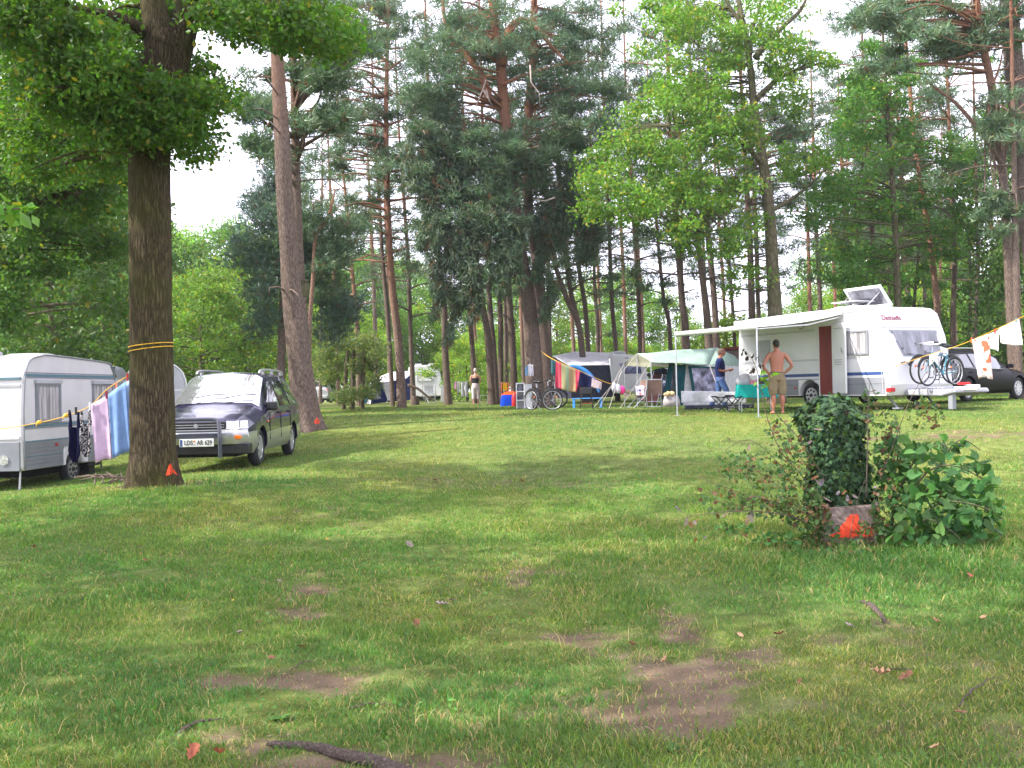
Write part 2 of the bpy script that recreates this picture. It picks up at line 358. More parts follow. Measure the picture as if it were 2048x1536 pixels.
# ---------------------------------------------------------------- grass blades
M['grass'] = leafmat('grass_blades', trans=.35, rough=.55, tint=(1.15, 1.2, .6), spec=.25)
STUMP = onG(1690, 9.5)
def blades(n, y0, y1, h, wd, seg2, power=1.0, seed=0, half=.60):
    r = np.random.default_rng(seed)
    u = r.random(n); y = (y0 ** 2 + u * (y1 ** 2 - y0 ** 2)) ** .5
    x = (r.random(n) * 2 - 1) * half * (y + .8)
    s = soil(x, y); tuft = fbm(x * 2.1, y * 2.1, 60, 3); dens = fbm(x * 7, y * 7, 70, 2)
    keep = r.random(n) < np.clip((1 - s * .95), 0.12, 1) * np.clip(.5 + 1.1 * dens, .4, 1)
    x, y, tuft, s = x[keep], y[keep], tuft[keep], s[keep]; k = len(x)
    z = G(x, y) - .01
    tall = np.exp(-(((x - STUMP.x - .3) / 2.6) ** 2 + ((y - STUMP.y + .7) / 1.6) ** 2)) * 1.1 + np.exp(-(((x + 4.3) / 1.3) ** 2 + ((y - 13.7) / .7) ** 2)) * 1.2 + np.exp(-(((x + 3.2) / 1.2) ** 2 + ((y - 5) / 2) ** 2)) * .35
    hh = h * (.35 + 1.5 * r.random(k) * np.clip(tuft * 2.2 - .45, .68, 2) * (1 - .5 * s)) * (1 + tall)
    long_ = r.random(k) < .012; hh = np.where(long_, hh * 2.2, hh)
    a = r.random(k) * 6.283; b = r.random(k) * 6.283; lean = hh * (.25 + .75 * r.random(k))
    dx, dy = np.cos(a), np.sin(a); lx, ly = np.cos(b) * lean, np.sin(b) * lean; ww = wd * (.6 + .8 * r.random(k))
    B0 = np.stack([x - dx * ww, y - dy * ww, z], -1); B1 = np.stack([x + dx * ww, y + dy * ww, z], -1)
    T_ = np.stack([x + lx, y + ly, z + hh * .9], -1)
    if seg2:
        m0 = np.stack([x - dx * ww * .7 + lx * .35, y - dy * ww * .7 + ly * .35, z + hh * .6], -1); m1 = np.stack([x + dx * ww * .7 + lx * .35, y + dy * ww * .7 + ly * .35, z + hh * .6], -1)
        V = np.stack([B0, B1, m0, m1, T_], 1).reshape(-1, 3); o = np.arange(k)[:, None] * 5
        T = np.concatenate([o + [0, 1, 3], o + [0, 3, 2], o + [2, 3, 4]], 1).reshape(-1, 3); rep = 5
    else:
        V = np.stack([B0, B1, T_], 1).reshape(-1, 3); T = (np.arange(k)[:, None] * 3 + [0, 1, 2]); rep = 3
    hue = r.random(k); patch = fbm(x * .6, y * .6, 80, 3)
    c = np.stack([.065 + .17 * hue * patch ** 1.6 * 1.8, .15 + .12 * hue * (.6 + .8 * patch), .025 + .03 * r.random(k)], -1)
    lush = np.clip(tall, 0, 1)[:, None]; c = c * (1 - lush * .5) + np.array([.04, .15, .03]) * lush * .5
    near = np.clip((9.5 - y) / 4, 0, 1); c *= (1 - near[:, None] * np.array([.05, .10, 0])); dry = r.random(k) < (.06 + .3 * s + .1 * (patch > .58) + .07 * near * (dens[keep] < .55)); c[dry] = np.stack([.30 + .12 * hue, .25 + .08 * hue, .10 + .05 * hue], -1)[dry]
    c *= (.9 + .55 * r.random(k))[:, None]
    return V, T, np.repeat(c, rep, 0)
parts = [blades(250000, 3.2, 7.0, .036, .0025, True, seed=1), blades(280000, 7.0, 13, .036, .0040, True, seed=2), blades(190000, 13, 24, .040, .006, False, seed=3, half=.58), blades(130000, 24, 46, .045, .012, False, seed=4, half=.56)]
Vs, Ts, Cs, o = [], [], [], 0
for V, T, C in parts: Vs.append(V); Ts.append(T + o); Cs.append(C); o += len(V)
tag(mesh_np('grass', np.concatenate(Vs), np.concatenate(Ts), M['grass'], col=np.concatenate(Cs)), 'short green lawn grass with longer tufts around the stump', 'grass', kind='stuff')
# clover and broad leaved ground cover
def leafquads(Pn, size, col, seed=0, up=0.0, asp=.55, fold=.25, dirs=None):
    """one folded leaf (two triangles) per point"""
    r = np.random.default_rng(seed); n = len(Pn)
    d = r.normal(size=(n, 3)) if dirs is None else dirs + r.normal(size=(n, 3)) * .35
    d /= np.linalg.norm(d, axis=1)[:, None] + 1e-9
    nn_ = r.normal(size=(n, 3)); nn_[:, 2] += up; nn_ -= d * (nn_ * d).sum(1)[:, None]; nn_ /= np.linalg.norm(nn_, axis=1)[:, None] + 1e-9
    s = np.cross(d, nn_); L_ = (size * (.6 + .8 * r.random(n)))[:, None]; W_ = L_ * asp * .5
    a = Pn; t = Pn + d * L_; m = Pn + d * L_ * .5 - nn_ * W_ * fold
    V = np.stack([a, m + s * W_ + nn_ * W_ * fold * 2, t, m - s * W_ + nn_ * W_ * fold * 2], 1).reshape(-1, 3)
    o = np.arange(n)[:, None] * 4; T = np.concatenate([o + [0, 1, 2], o + [0, 2, 3]], 1).reshape(-1, 3)
    return V, T, np.repeat(col, 4, 0)
r = np.random.default_rng(5); n = 17000; y = (3.3 ** 2 + r.random(n) * (15 ** 2 - 3.3 ** 2)) ** .5; x = (r.random(n) * 2 - 1) * .6 * (y + .8)
k = (fbm(x * 1.3, y * 1.3, 90, 3) > .5) & (soil(x, y) < .5); x, y = x[k], y[k]; n = len(x)
V, T, C = leafquads(np.stack([x, y, G(x, y) + .01 + r.random(n) * .03], -1), .022 + .0 * x, np.stack([.08 + .06 * r.random(n), .17 + .08 * r.random(n), .03 + .02 * r.random(n)], -1), 6, up=2.2, asp=1.0, fold=.1)
tag(mesh_np('clover', V, T, M['grass'], col=C), 'low round clover leaves scattered through the lawn', 'ground cover', kind='stuff')
# ---------------------------------------------------------------- trees
M['oak_bark'] = barkmat('oak_bark', (.022, .016, .010), (.12, .09, .052), scale=15, zs=.12, bump=1.0, moss=(.085, .085, .02))
M['pine_bark'] = barkmat('pine_bark', (.07, .05, .042), (.215, .16, .13), scale=13, zs=.22, bump=.9, upper=(.30, .135, .075), uz=(7, 13))
M['pine_bark_low'] = barkmat('pine_bark_reddish', (.08, .055, .045), (.28, .20, .16), scale=8, zs=.35, bump=.8, upper=(.30, .145, .09), uz=(2.5, 7))
M['pine_bark_grey'] = barkmat('pine_bark_grey', (.06, .045, .04), (.20, .155, .135), scale=13, zs=.22, bump=.9)
M['smooth_bark'] = barkmat('smooth_bark', (.055, .045, .032), (.14, .12, .075), scale=3, zs=.4, bump=.35, moss=(.07, .08, .03))
M['leaf_oak'] = leafmat('oak_leaves', gain=1.12, trans=.5)
M['leaf_deep'] = leafmat('deep_green_leaves', gain=1.0, trans=.42)
M['leaf_sunlit'] = leafmat('sunlit_green_leaves', gain=2.2, trans=.55, tint=(1.35, 1.3, .5))  # yellow-green tone with the glow of sunlit leaves put in by high gain
M['leaf_mid'] = leafmat('mid_green_leaves', gain=1.7, trans=.5)
M['needles'] = leafmat('pine_needles', gain=1.1, trans=.3, tint=(1.0, 1.15, .8))
def smooth_path(pts, rad, m=5):
    P_, R_ = [], []; n = len(pts); pts = [Vector(p) for p in pts]
    for i in range(n - 1):
        a, b, c, d = pts[max(i - 1, 0)], pts[i], pts[i + 1], pts[min(i + 2, n - 1)]
        for k in range(m):
            t = k / m
            P_.append(.5 * ((2 * b) + (c - a) * t + (2 * a - 5 * b + 4 * c - d) * t * t + (-a + 3 * b - 3 * c + d) * t ** 3)); R_.append(rad[i] * (1 - t) + rad[i + 1] * t)
    P_.append(pts[-1]); R_.append(rad[-1]); return P_, R_
def trunk(name, pts, rad, mat_, parent, n=14, m=6, flare=0, lobes=5, rough=.03, seed=0):
    Pp, Rr = smooth_path(pts, rad, m); b = MB(); rr = random.Random(seed); ph = [rr.random() * 6 for _ in range(4)]
    k = len(Pp); vs = []; fs = []; a = Vector((1, 0, 0)); z0 = Pp[0].z
    for i in range(k):
        t = (Pp[min(i + 1, k - 1)] - Pp[max(i - 1, 0)]).normalized(); a = (a - t * a.dot(t)).normalized(); c = t.cross(a)
        for j in range(n):
            q = 2 * math.pi * j / n; f = math.exp(-max(0, Pp[i].z - z0) / .28) * flare
            r_ = Rr[i] * (1 + f * (.55 + .45 * math.cos(lobes * q + ph[0])) + rough * (math.sin(3 * q + ph[1] + Pp[i].z * 1.3) + math.sin(7 * q + ph[2] + Pp[i].z * .7) * .7 + rr.uniform(-.6, .6)))
            vs.append(Pp[i] + a * math.cos(q) * r_ + c * math.sin(q) * r_)
    for i in range(k - 1):
        for j in range(n): fs.append((i * n + j, i * n + (j + 1) % n, (i + 1) * n + (j + 1) % n, (i + 1) * n + j))
    b.faces(vs, fs); b.faces([vs[(k - 1) * n + j] for j in range(n)], [tuple(range(n))])
    return b.build(name, mat_, parent, smooth=True, world=parent is not None)
def clumppts(C, Rad, per, r, shell=.45, flat=.7):
    C = np.asarray(C, float); n = len(C); k = per
    d = r.normal(size=(n, k, 3)); d /= np.linalg.norm(d, axis=2)[..., None]
    rr = (shell + (1 - shell) * r.random((n, k, 1)) ** .6) * (.55 + .6 * r.random((n, k, 1)))
    p = C[:, None, :] + d * rr * (np.asarray(Rad).reshape(-1, 1, 1)) * np.array([1, 1, flat])
    return p.reshape(-1, 3)
def leafcol(n, r, base=(.06, .135, .022), var=.45, yellow=.04, clump=None, per=1):
    c = np.array(base)[None] * (1 + var * (r.random((n, 1)) - .5)) * np.stack([.8 + .5 * r.random(n), np.ones(n), .8 + .4 * r.random(n)], -1)
    if clump is not None: c *= np.repeat(.8 + .45 * r.random(clump), per)[:, None]
    y = r.random(n) < yellow; c[y] = np.array([.20, .19, .02]) * (.7 + .5 * r.random((y.sum(), 1)))
    return c
def leafcrown(name, C, Rad, per, size, mat_, parent, seed=0, base=(.06, .135, .022), yellow=.03, flat=.7, var=.5, shell=.4):
    r = np.random.default_rng(seed); p = clumppts(C, Rad, per, r, flat=flat, shell=shell)
    V, T, Cc = leafquads(p, size, leafcol(len(p), r, base, var, yellow, len(C), per), seed + 1, up=.7, asp=.62)
    if parent is not None:
        I = np.array(inv(parent)); V = V @ I[:3, :3].T + I[:3, 3]
    return mesh_np(name, V, T, mat_, parent, col=Cc)
def needle_np(p, d, L_, W_, k, r, base=(.095, .155, .08), brown=.03):
    n = len(p); dd = np.repeat(d, k, 0) * .8 + r.normal(size=(n * k, 3)) * .62; dd /= np.linalg.norm(dd, axis=1)[:, None]
    c = np.repeat(p, k, 0) + r.normal(size=(n * k, 3)) * L_ * .22; s = np.cross(dd, r.normal(size=(n * k, 3))); s /= np.linalg.norm(s, axis=1)[:, None] + 1e-9
    l = L_ * (.6 + .7 * r.random((n * k, 1))); V = np.stack([c - s * W_, c + s * W_, c + dd * l], 1).reshape(-1, 3)
    T = np.arange(n * k)[:, None] * 3 + [0, 1, 2]
    col = np.array(base) * (.65 + .7 * r.random((n, 1))) * np.stack([.8 + .45 * r.random(n), np.ones(n), .8 + .45 * r.random(n)], -1)
    br = r.random(n) < brown; col[br] = (.14, .07, .03)
    return V, T, np.repeat(np.repeat(col, k, 0), 3, 0)
def needlecrown(name, p, d, parent, seed=0, L_=.2, W_=.018, k=6, base=(.095, .155, .08), mat_=None, brown=.03):
    V, T, Cc = needle_np(np.asarray(p, float), np.asarray(d, float), L_, W_, k, np.random.default_rng(seed), base, brown)
    if parent is not None: I = np.array(inv(parent)); V = V @ I[:3, :3].T + I[:3, 3]
    return mesh_np(name, V, T, mat_ or M['needles'], parent, col=Cc)
def pads(C, Rad, per, r, flat=.45):
    """tuft positions + directions on flattened pads"""
    C = np.asarray(C, float); p = clumppts(C, Rad, per, r, shell=.3, flat=flat); c = np.repeat(C, per, 0)
    d = p - c; d[:, 2] = np.abs(d[:, 2]) * .8 + .25 * np.repeat(np.asarray(Rad), per); d /= np.linalg.norm(d, axis=1)[:, None] + 1e-9
    return p, d
def ell(list_, seed=0):                 # photo regions (px,py,rx,ry,d,depth spread,count) -> clump centres in the world
    r = random.Random(seed); out = []
    for px, py, rx, ry, d, ds, n in list_:
        for _ in range(n):
            a = r.random() * 6.283; q = r.random() ** .5
            out.append(tuple(P(px + rx * q * math.cos(a), py + ry * q * math.sin(a), d + r.uniform(-ds, ds))))
    return out
def limbs(b, roots, C, r0, rr, every=1, n=5, sag=.0):
    for i, c in enumerate(C):
        if i % every: continue
        c = Vector(c); o = min(roots, key=lambda q: (q[0] - c).length + max(0, q[0].z - c.z) * 1.2)
        a, ra = o; m_ = (a + c) / 2 + Vector((rr.uniform(-.2, .2), rr.uniform(-.2, .2), rr.uniform(-.05, .3) + sag)) * (c - a).length * .5
        r1 = min(ra * .55, r0 * (.4 + .12 * (c - a).length))
        q_, w_ = smooth_path([a, m_, c], [r1, r1 * .6, r1 * .12], 4); b.tube(q_, w_, n, caps=False)
# --- generic crowns (local coordinates, origin at the tree's foot) ----------------------
def make_decid(H, Rd, z0, ncl, per, size, seed, base, yellow=.03, bark='smooth_bark', r0=.16):
    rr = random.Random(seed); r = np.random.default_rng(seed)
    root = thing('leafy_tree', 'x', 'tree', (0, 0, 0))
    C, Rad = [], []
    for i in range(ncl):
        t = (i + .5) / ncl; z = z0 + (H - z0) * (t ** .85); prof = math.sin(math.pi * min(1, .12 + .88 * (z - z0) / (H - z0))) ** .55
        a = i * 2.39996 + rr.uniform(-.5, .5); q = Rd * prof * (.25 + .75 * rr.random() ** .5)
        C.append((q * math.cos(a), q * math.sin(a), z + rr.uniform(-.4, .4))); Rad.append(Rd * rr.uniform(.16, .34))
    b = MB(); path = [Vector((rr.uniform(-.06, .06) * z, rr.uniform(-.06, .06) * z, z)) for z in [0, H * .15, H * .35, H * .6, H * .85, H * .97]]; rad = [r0 * 1.3, r0, r0 * .8, r0 * .5, r0 * .22, .01]
    q_, w_ = smooth_path(path, rad, 4); b.tube(q_, w_, 9)
    tr = b.build('trunk', M[bark], root, smooth=True)
    b = MB(); limbs(b, list(zip(q_[3:], w_[3:])), C, r0 * .6, rr, every=1 if ncl < 50 else 2); b.build('branch', M[bark], root, smooth=True)
    leafcrown('crown', C, Rad, per, size, M['leaf_mid'], root, seed, base, yellow)
    return root
def make_pinecrown(zc, H, Rd, ncl, per, seed, bark, L_=.2, W_=.02, r0=.1):
    rr = random.Random(seed); r = np.random.default_rng(seed); C, Rad = [], []
    for i in range(ncl):
        t = (i + .5) / ncl; z = zc + (H - zc) * t; prof = .45 + .55 * math.sin(math.pi * min(1, .2 + .75 * t)); a = i * 2.39996 + rr.uniform(-.6, .6)
        q = Rd * prof * (.3 + .7 * rr.random() ** .6); C.append((q * math.cos(a), q * math.sin(a), z + rr.uniform(-.5, .4))); Rad.append(rr.uniform(.4, .95))
    return C, Rad
# variants
VAR = {}
VAR['tall'] = make_decid(13, 4.4, 1.2, 130, 170, .20, 1, (.065, .135, .025))
VAR['round'] = make_decid(8.5, 3.8, .6, 70, 170, .18, 2, (.075, .14, .022), .08)
VAR['bush'] = make_decid(4.2, 2.6, .2, 42, 190, .14, 3, (.075, .14, .022), .08, r0=.07)
VAR['slim'] = make_decid(14.5, 2.9, 2.2, 80, 150, .17, 4, (.06, .13, .03))
USED = set()
def settint(o, m):
    for c in kids(o):
        if c.name.startswith('crown'):
            c.material_slots[0].link = 'OBJECT'; c.material_slots[0].material = M[m]
def plant(kind, px, d, ytop, rz, name, label, m='leaf_mid', group=None, wx=1.0):
    v = VAR[kind]; p = onG(px, d); H = {'tall': 13, 'round': 8.5, 'bush': 4.2, 'slim': 14.5}[kind]
    s = (P(px, ytop, d).z - p.z) / H
    if kind in USED: o = copy_tree(v)
    else: o = v; USED.add(kind)
    o.name = name; o.location = p; o.rotation_euler = (0, 0, rz); o.scale = (s * wx, s * wx, s); settint(o, m)
    o['label'] = label; o['category'] = 'bush' if kind == 'bush' else 'tree'
    if group: o['group'] = group
    return o
GW = 'broadleaf trees of the wood behind the campsite'
rr = random.Random(5)
def wtop(px):                           # skyline of the far wood
    return np.interp(px, [-200, 120, 200, 330, 430, 560, 760, 900, 1100, 1250, 1330, 1420, 1560, 1640, 1700, 1880, 1930, 2000, 2060, 2300], [330, 520, 440, 455, 440, 470, 520, 560, 590, 560, 620, 655, 650, 600, 420, 430, 590, 600, 450, 400])
i = 0
for px in range(-120, 2240, 72):
    d = 86 + rr.uniform(-5, 8); q = px + rr.uniform(-16, 16); yt = float(wtop(q)) + rr.uniform(-25, 25)
    plant('tall' if yt < 560 else 'round', q, d, yt, rr.random() * 6, 'wood_tree', 'leafy tree in the back row of the wood beyond the campsite', ['leaf_mid', 'leaf_sunlit', 'leaf_mid'][i % 3], GW); i += 1
for px in range(-80, 2200, 62):
    d = 74 + rr.uniform(-3, 4); q = px + rr.uniform(-20, 20); yt = min(690, float(wtop(q)) + rr.uniform(60, 150))
    if abs(q - 850) < 95: d = 86
    plant('round' if yt < 640 else 'bush', q, d, yt, rr.random() * 6, 'wood_tree' if yt < 640 else 'bush', 'lower yellow-green leafy growth, mostly with sun glow in its colour, at the edge of the wood behind the pines', 'leaf_sunlit' if rr.random() < .7 else 'leaf_mid', 'sunlit growth at the edge of the wood')
tag(plant('bush', 935, 58, 690, 1, 'bush', 'lime green bush with sun glow in its colour, right behind the woman in white trousers', 'leaf_sunlit', wx=1.3))
plant('bush', 1460, 52, 640, 4, 'bush', 'lime green bush with sun glow in its colour, showing between the pine trunks over the green tent', 'leaf_sunlit', wx=1.2)
# dark mass on the left and dense trees on the right
for px, d, yt, k, m, rz, lab, wx in [(-20, 27, -60, 'tall', 'leaf_deep', 1, 'big dark green tree at the left edge behind the white caravan', 1.0), (120, 36, 60, 'tall', 'leaf_deep', 2.1, 'dark leafy tree second from the left edge, above the caravan roof', .8),
    (215, 44, 300, 'slim', 'leaf_mid', 3, 'slim tree with pale trunk just left of the big oak trunk', .8), (60, 48, 470, 'round', 'leaf_mid', 4, 'round-crowned tree low behind the left caravan roof', 1), (270, 56, 400, 'tall', 'leaf_deep', 5, 'leafy tree hidden partly by the big oak trunk', .8),
    (400, 50, 560, 'round', 'leaf_mid', .5, 'mid-green round tree behind the dark minivan roof', 1.0), (490, 52, 520, 'round', 'leaf_mid', 1.9, 'tree with yellowish leaves behind the minivan aerial', 1),
    (1735, 44, 150, 'slim', 'leaf_mid', .7, 'tall leafy tree directly behind the open skylight of the right caravan', .72), (1830, 46, 280, 'slim', 'leaf_mid', 4.4, 'leafy tree behind the front end of the right caravan', .75),
    (1940, 44, 300, 'slim', 'leaf_mid', 5.2, 'dark slim tree with thin trunk behind the black car', .9), (2010, 50, 200, 'slim', 'leaf_mid', 3.3, 'leafy tree behind the leaning red pine at the right edge', .8), (2130, 36, 100, 'tall', 'leaf_deep', 2.6, 'leafy tree filling the right edge of the picture', .8)]:
    plant(k, px, d, yt, rz, 'leafy_tree', lab, m, None, wx)
# grove of shrubs with mossy stems left of the blue tent
t = thing('shrub_clump', 'dense shrub on mossy green stems between the silver car and the blue tent', 'shrub', onG(703, 42))
for a, b_, ww in [(687, 696, 9), (704, 707, 11), (724, 728, 9)]:
    trunk('stem', [onG(a, 42), P((a + b_) / 2, 750, 42), P(b_, 700, 42)], [ww / 4000 * 42] * 2 + [.08], M['smooth_bark'], t, n=9, seed=a, flare=.2)
C = ell([(705, 700, 60, 38, 42, 1, 34), (665, 730, 30, 45, 43, 1, 16), (745, 745, 18, 40, 43, .6, 10), (700, 790, 40, 10, 41, .6, 12), (640, 700, 30, 60, 44, 1, 16)], 3)
leafcrown('crown', C, [.45] * len(C), 150, .10, M['leaf_mid'], t, 8, (.085, .12, .045), .06)
# --- pines ------------------------------------------------------------------------------
def pine(name, label, path, d, base_d=None, zc=9.0, H=21, Rd=2.6, ncl=38, per=60, seed=0, bark='pine_bark', group=None, crown=True, regions=None, lean=True, flare=.25, topxy=None, n=12, rough=.03):
    """path: (px,py,width px) from the ground up"""
    d0 = d; base = onG(path[0][0], d0); t = thing(name, label, 'tree', base, 0, group)
    pts = [base - Vector((0, 0, .1))] + [P(a, b, d0) for a, b, c in path[1:]]; rad = [c * d0 / F / 2 for a, b, c in path]
    top = pts[-1]
    if top.z < base.z + H:
        dv = (pts[-1] - pts[-2]).normalized(); k = (base.z + H - top.z) / max(.3, dv.z); pts += [top + dv * k * .5, top + Vector((dv.x * .6, dv.y, dv.z)) * k]; rad += [rad[-1] * .6, .02]
    trunk('trunk', pts, rad, M[bark], t, n=n, seed=seed, flare=flare, rough=rough)
    Pp, Rr = smooth_path(pts, rad, 6); rr = random.Random(seed); r = np.random.default_rng(seed)
    if not crown: return t, Pp, Rr
    C, Rad = [], []
    for i in range(ncl):
        q = (i + .5) / ncl; z = base.z + zc + (H - zc) * q; ax = min(Pp, key=lambda v: abs(v.z - z)); prof = .5 + .5 * math.sin(math.pi * min(1, .15 + .8 * q)); a = i * 2.39996 + rr.uniform(-.6, .6)
        w_ = Rd * prof * (.25 + .75 * rr.random() ** .6); C.append((ax.x + w_ * math.cos(a), ax.y + w_ * math.sin(a), z + rr.uniform(-.5, .4))); Rad.append(rr.uniform(.45, 1.0))
    if regions:
        E = ell(regions, seed); C += E; Rad += [rr.uniform(.35, .7) for _ in E]
    b = MB(); limbs(b, [(p, w) for p, w in zip(Pp, Rr) if p.z > base.z + zc * .8], C, .09, rr, every=1, n=5)
    for _ in range(10):                  # dead stubs below the crown
        i = rr.randrange(int(len(Pp) * .35), int(len(Pp) * .8)); a = rr.random() * 6.28; l = rr.uniform(.5, 1.8); o = Pp[i]
        b.tube([o, o + Vector((math.cos(a) * l * .6, math.sin(a) * l * .6, .1)), o + Vector((math.cos(a) * l, math.sin(a) * l, rr.uniform(-.4, .3)))], [.03, .02, .006], 4, caps=False)
    b.build('branch', M[bark], t, smooth=True, world=True)
    p, dd = pads(C, Rad, per, r); needlecrown('crown', p, dd, t, seed, L_=.24, W_=.02, k=6)
    return t, Pp, Rr
FAR = [([(1700, 800, 11), (1698, 600, 9), (1690, 450, 8), (1684, 330, 7)], 50, 'thin brown pine left of the open skylight', 10, {}), ([(1820, 800, 9), (1816, 560, 8), (1808, 430, 8), (1800, 300, 6)], 52, 'slim reddish pine behind the front window of the right caravan', 10.5, {}), ([(1856, 800, 8), (1850, 600, 7), (1846, 450, 6)], 56, 'very thin pine left of the pale orange leaning pine', 10, {}),
 ([(1640, 800, 10), (1640, 600, 9), (1632, 450, 8), (1628, 330, 7)], 54, 'thin pine over the roof hatch of the right caravan', 9, {}), # px,py,w from foot upward ; d ; label ; crown base
 ([(827, 800, 12), (822, 690, 9), (819, 608, 9), (816, 517, 8), (810, 430, 7)], 52, 'thin pine just right of the pine beside the far white caravan', 7.5, {}),
 ([(897, 800, 17), (890, 700, 13), (888, 608, 12), (878, 530, 11), (872, 430, 10)], 46, 'pine at the right end of the far caravan, left of the woman', 9.5, {}),
 ([(950, 800, 12), (945, 700, 10), (939, 621, 10), (933, 517, 9), (926, 420, 8)], 50, 'pine directly behind the woman in white trousers', 9.5, {}),
 ([(984, 800, 16), (977, 686, 14), (967, 621, 12), (954, 530, 10), (945, 430, 8)], 44, 'left stem of the double pine right of the woman', 9.5, {}),
 ([(993, 800, 13), (987, 700, 12), (981, 634, 12), (977, 556, 10), (973, 450, 9)], 45, 'right stem of the double pine right of the woman', 9.5, {}),
 ([(1001, 800, 13), (1001, 660, 11), (999, 556, 10), (1003, 450, 8), (1006, 350, 7)], 47, 'straight pine behind the blue and orange play tent', 9, {}),
 ([(1030, 800, 17), (1024, 686, 14), (1019, 608, 13), (1014, 500, 11)], 46, 'thick pine between the play tent and the white cupboard', 9, {}),
 ([(1012, 795, 8), (1011, 680, 7), (1009, 560, 6)], 56, 'thin pine far behind the play tent', 8, {}),
 ([(1172, 790, 15), (1159, 660, 12), (1136, 603, 11), (1112, 535, 9), (1100, 450, 8)], 44, 'red leaning pine rising left over the middle caravan roof', 8, {}),
 ([(1176, 790, 12), (1160, 665, 11), (1141, 582, 9), (1131, 504, 9), (1122, 400, 8)], 46, 'second red pine next to the leaning one over the middle caravan', 8.5, {}),
 ([(1182, 790, 11), (1172, 634, 9), (1157, 530, 9), (1150, 430, 8)], 48, 'brown pine third in the group over the middle caravan', 9, {}),
 ([(1194, 790, 9), (1196, 660, 8), (1190, 590, 8), (1188, 520, 6)], 54, 'slim crooked pine behind the middle caravan roof', 7, {}),
 ([(1236, 790, 11), (1232, 700, 9), (1224, 608, 9), (1219, 478, 8), (1215, 380, 7)], 48, 'red pine above the dome of the middle caravan roof', 8.5, {}),
 ([(1281, 790, 11), (1280, 690, 9), (1277, 600, 9), (1272, 520, 8)], 50, 'pine above the left end of the green tent canopy', 8, {}),
 ([(1344, 790, 10), (1339, 657, 9), (1328, 601, 8), (1319, 516, 7), (1312, 430, 6)], 50, 'thin pine above the middle of the green tent', 8, {}),
 ([(1378, 790, 16), (1371, 657, 14), (1364, 601, 13), (1356, 494, 12), (1350, 400, 10)], 44, 'dark pine above the awning pole right of the green tent ridge', 8.5, {}),
 ([(1423, 790, 17), (1416, 657, 15), (1405, 558, 13), (1392, 451, 12), (1377, 365, 10)], 42, 'pine above the ridge end of the green tent, leaning left', 10, {}),
 ([(1435, 790, 15), (1431, 645, 13), (1425, 558, 12), (1414, 451, 11), (1405, 365, 9)], 43, 'pine close behind the man in the blue shirt', 10, {}),
 ([(1474, 790, 9), (1467, 645, 7), (1459, 537, 7), (1452, 470, 6)], 52, 'thin pine over the brown shed roof', 8, {}),
 ([(1508, 790, 16), (1504, 632, 14), (1500, 494, 12), (1494, 380, 10)], 44, 'dark pine left of the tall oak above the awning', 8.5, {'regions': [(1575, 250, 45, 40, 44, 1, 12), (1590, 330, 30, 35, 44, 1, 7), (1560, 400, 40, 30, 44, 1, 5)]}),
 ([(1522, 790, 11), (1517, 632, 9), (1513, 494, 9), (1508, 380, 7)], 46, 'slimmer pine touching the dark pine left of the tall oak', 8.5, {}),
 ([(1752, 790, 11), (1749, 558, 10), (1742, 408, 9), (1736, 279, 8), (1730, 180, 7)], 46, 'straight pine trunk behind the open skylight', 11, {}),
 ([(1783, 790, 9), (1778, 500, 8), (1775, 378, 7), (1770, 280, 6)], 52, 'thin red pine right of the skylight', 9.5, {}),
 ([(1796, 790, 9), (1793, 560, 8), (1790, 400, 7), (1786, 300, 6)], 54, 'second thin pine right of the skylight', 9.5, {}),
 ([(1884, 790, 13), (1873, 601, 12), (1858, 473, 11), (1843, 369, 10), (1828, 275, 9), (1822, 200, 8)], 40, 'pale orange leaning pine behind the front of the right caravan', 11, {'bark': 'pine_bark_low'}),
 ([(1908, 800, 12), (1906, 645, 11), (1910, 520, 9), (1905, 400, 8)], 40, 'dark straight trunk just right of the right caravan', 9, {}),
 ([(1944, 800, 11), (1951, 645, 9), (1956, 520, 8), (1953, 400, 7)], 41, 'dark thin trunk above the bicycles on the drawbar', 9, {}),
 ([(2040, 810, 17), (2035, 645, 15), (2030, 430, 12), (2028, 330, 10)], 30, 'reddish pine behind the hanging white laundry', 10, {}),
 ([(718, 800, 10), (714, 645, 9), (706, 560, 8), (697, 455, 7), (692, 400, 6)], 50, 'thin red leaning pine left of the blue tent', 8, {'bark': 'pine_bark_low'}),
 ([(786, 800, 10), (776, 645, 9), (765, 516, 8), (760, 430, 7)], 47, 'narrow pine just left of the pine beside the blue tent', 9, {}),
 ([(804, 805, 20), (798, 700, 17), (785, 580, 15), (778, 473, 13), (774, 365, 11), (772, 232, 10), (774, 120, 8)], 42, 'tall pine standing between the blue tent and the far caravan', 9.5, {'bark': 'pine_bark_low', 'Rd': 3.2, 'regions': [(700, 60, 90, 60, 42, 2, 16), (680, 160, 60, 50, 42, 2, 12), (745, 230, 60, 60, 42, 1.5, 12), (690, 270, 50, 50, 42, 1.5, 8), (800, 330, 50, 50, 42, 1.5, 9), (650, 330, 40, 40, 42, 1, 5), (780, 30, 60, 50, 42, 1.5, 8), (740, 420, 60, 40, 42, 1.5, 8)]}),
]
for k, (path, d, lab, zc, kw) in enumerate(FAR):
    pine('pine_tree', lab, path, d, zc=zc - 3.3, seed=100 + k, ncl=34, per=40, H=17 + (k * 7) % 6, Rd=kw.get('Rd', 2.7 + (k % 3) * .4), bark=kw.get('bark', 'pine_bark'), regions=kw.get('regions'), group='pines behind the campsite', n=9)
rf_ = random.Random(17)
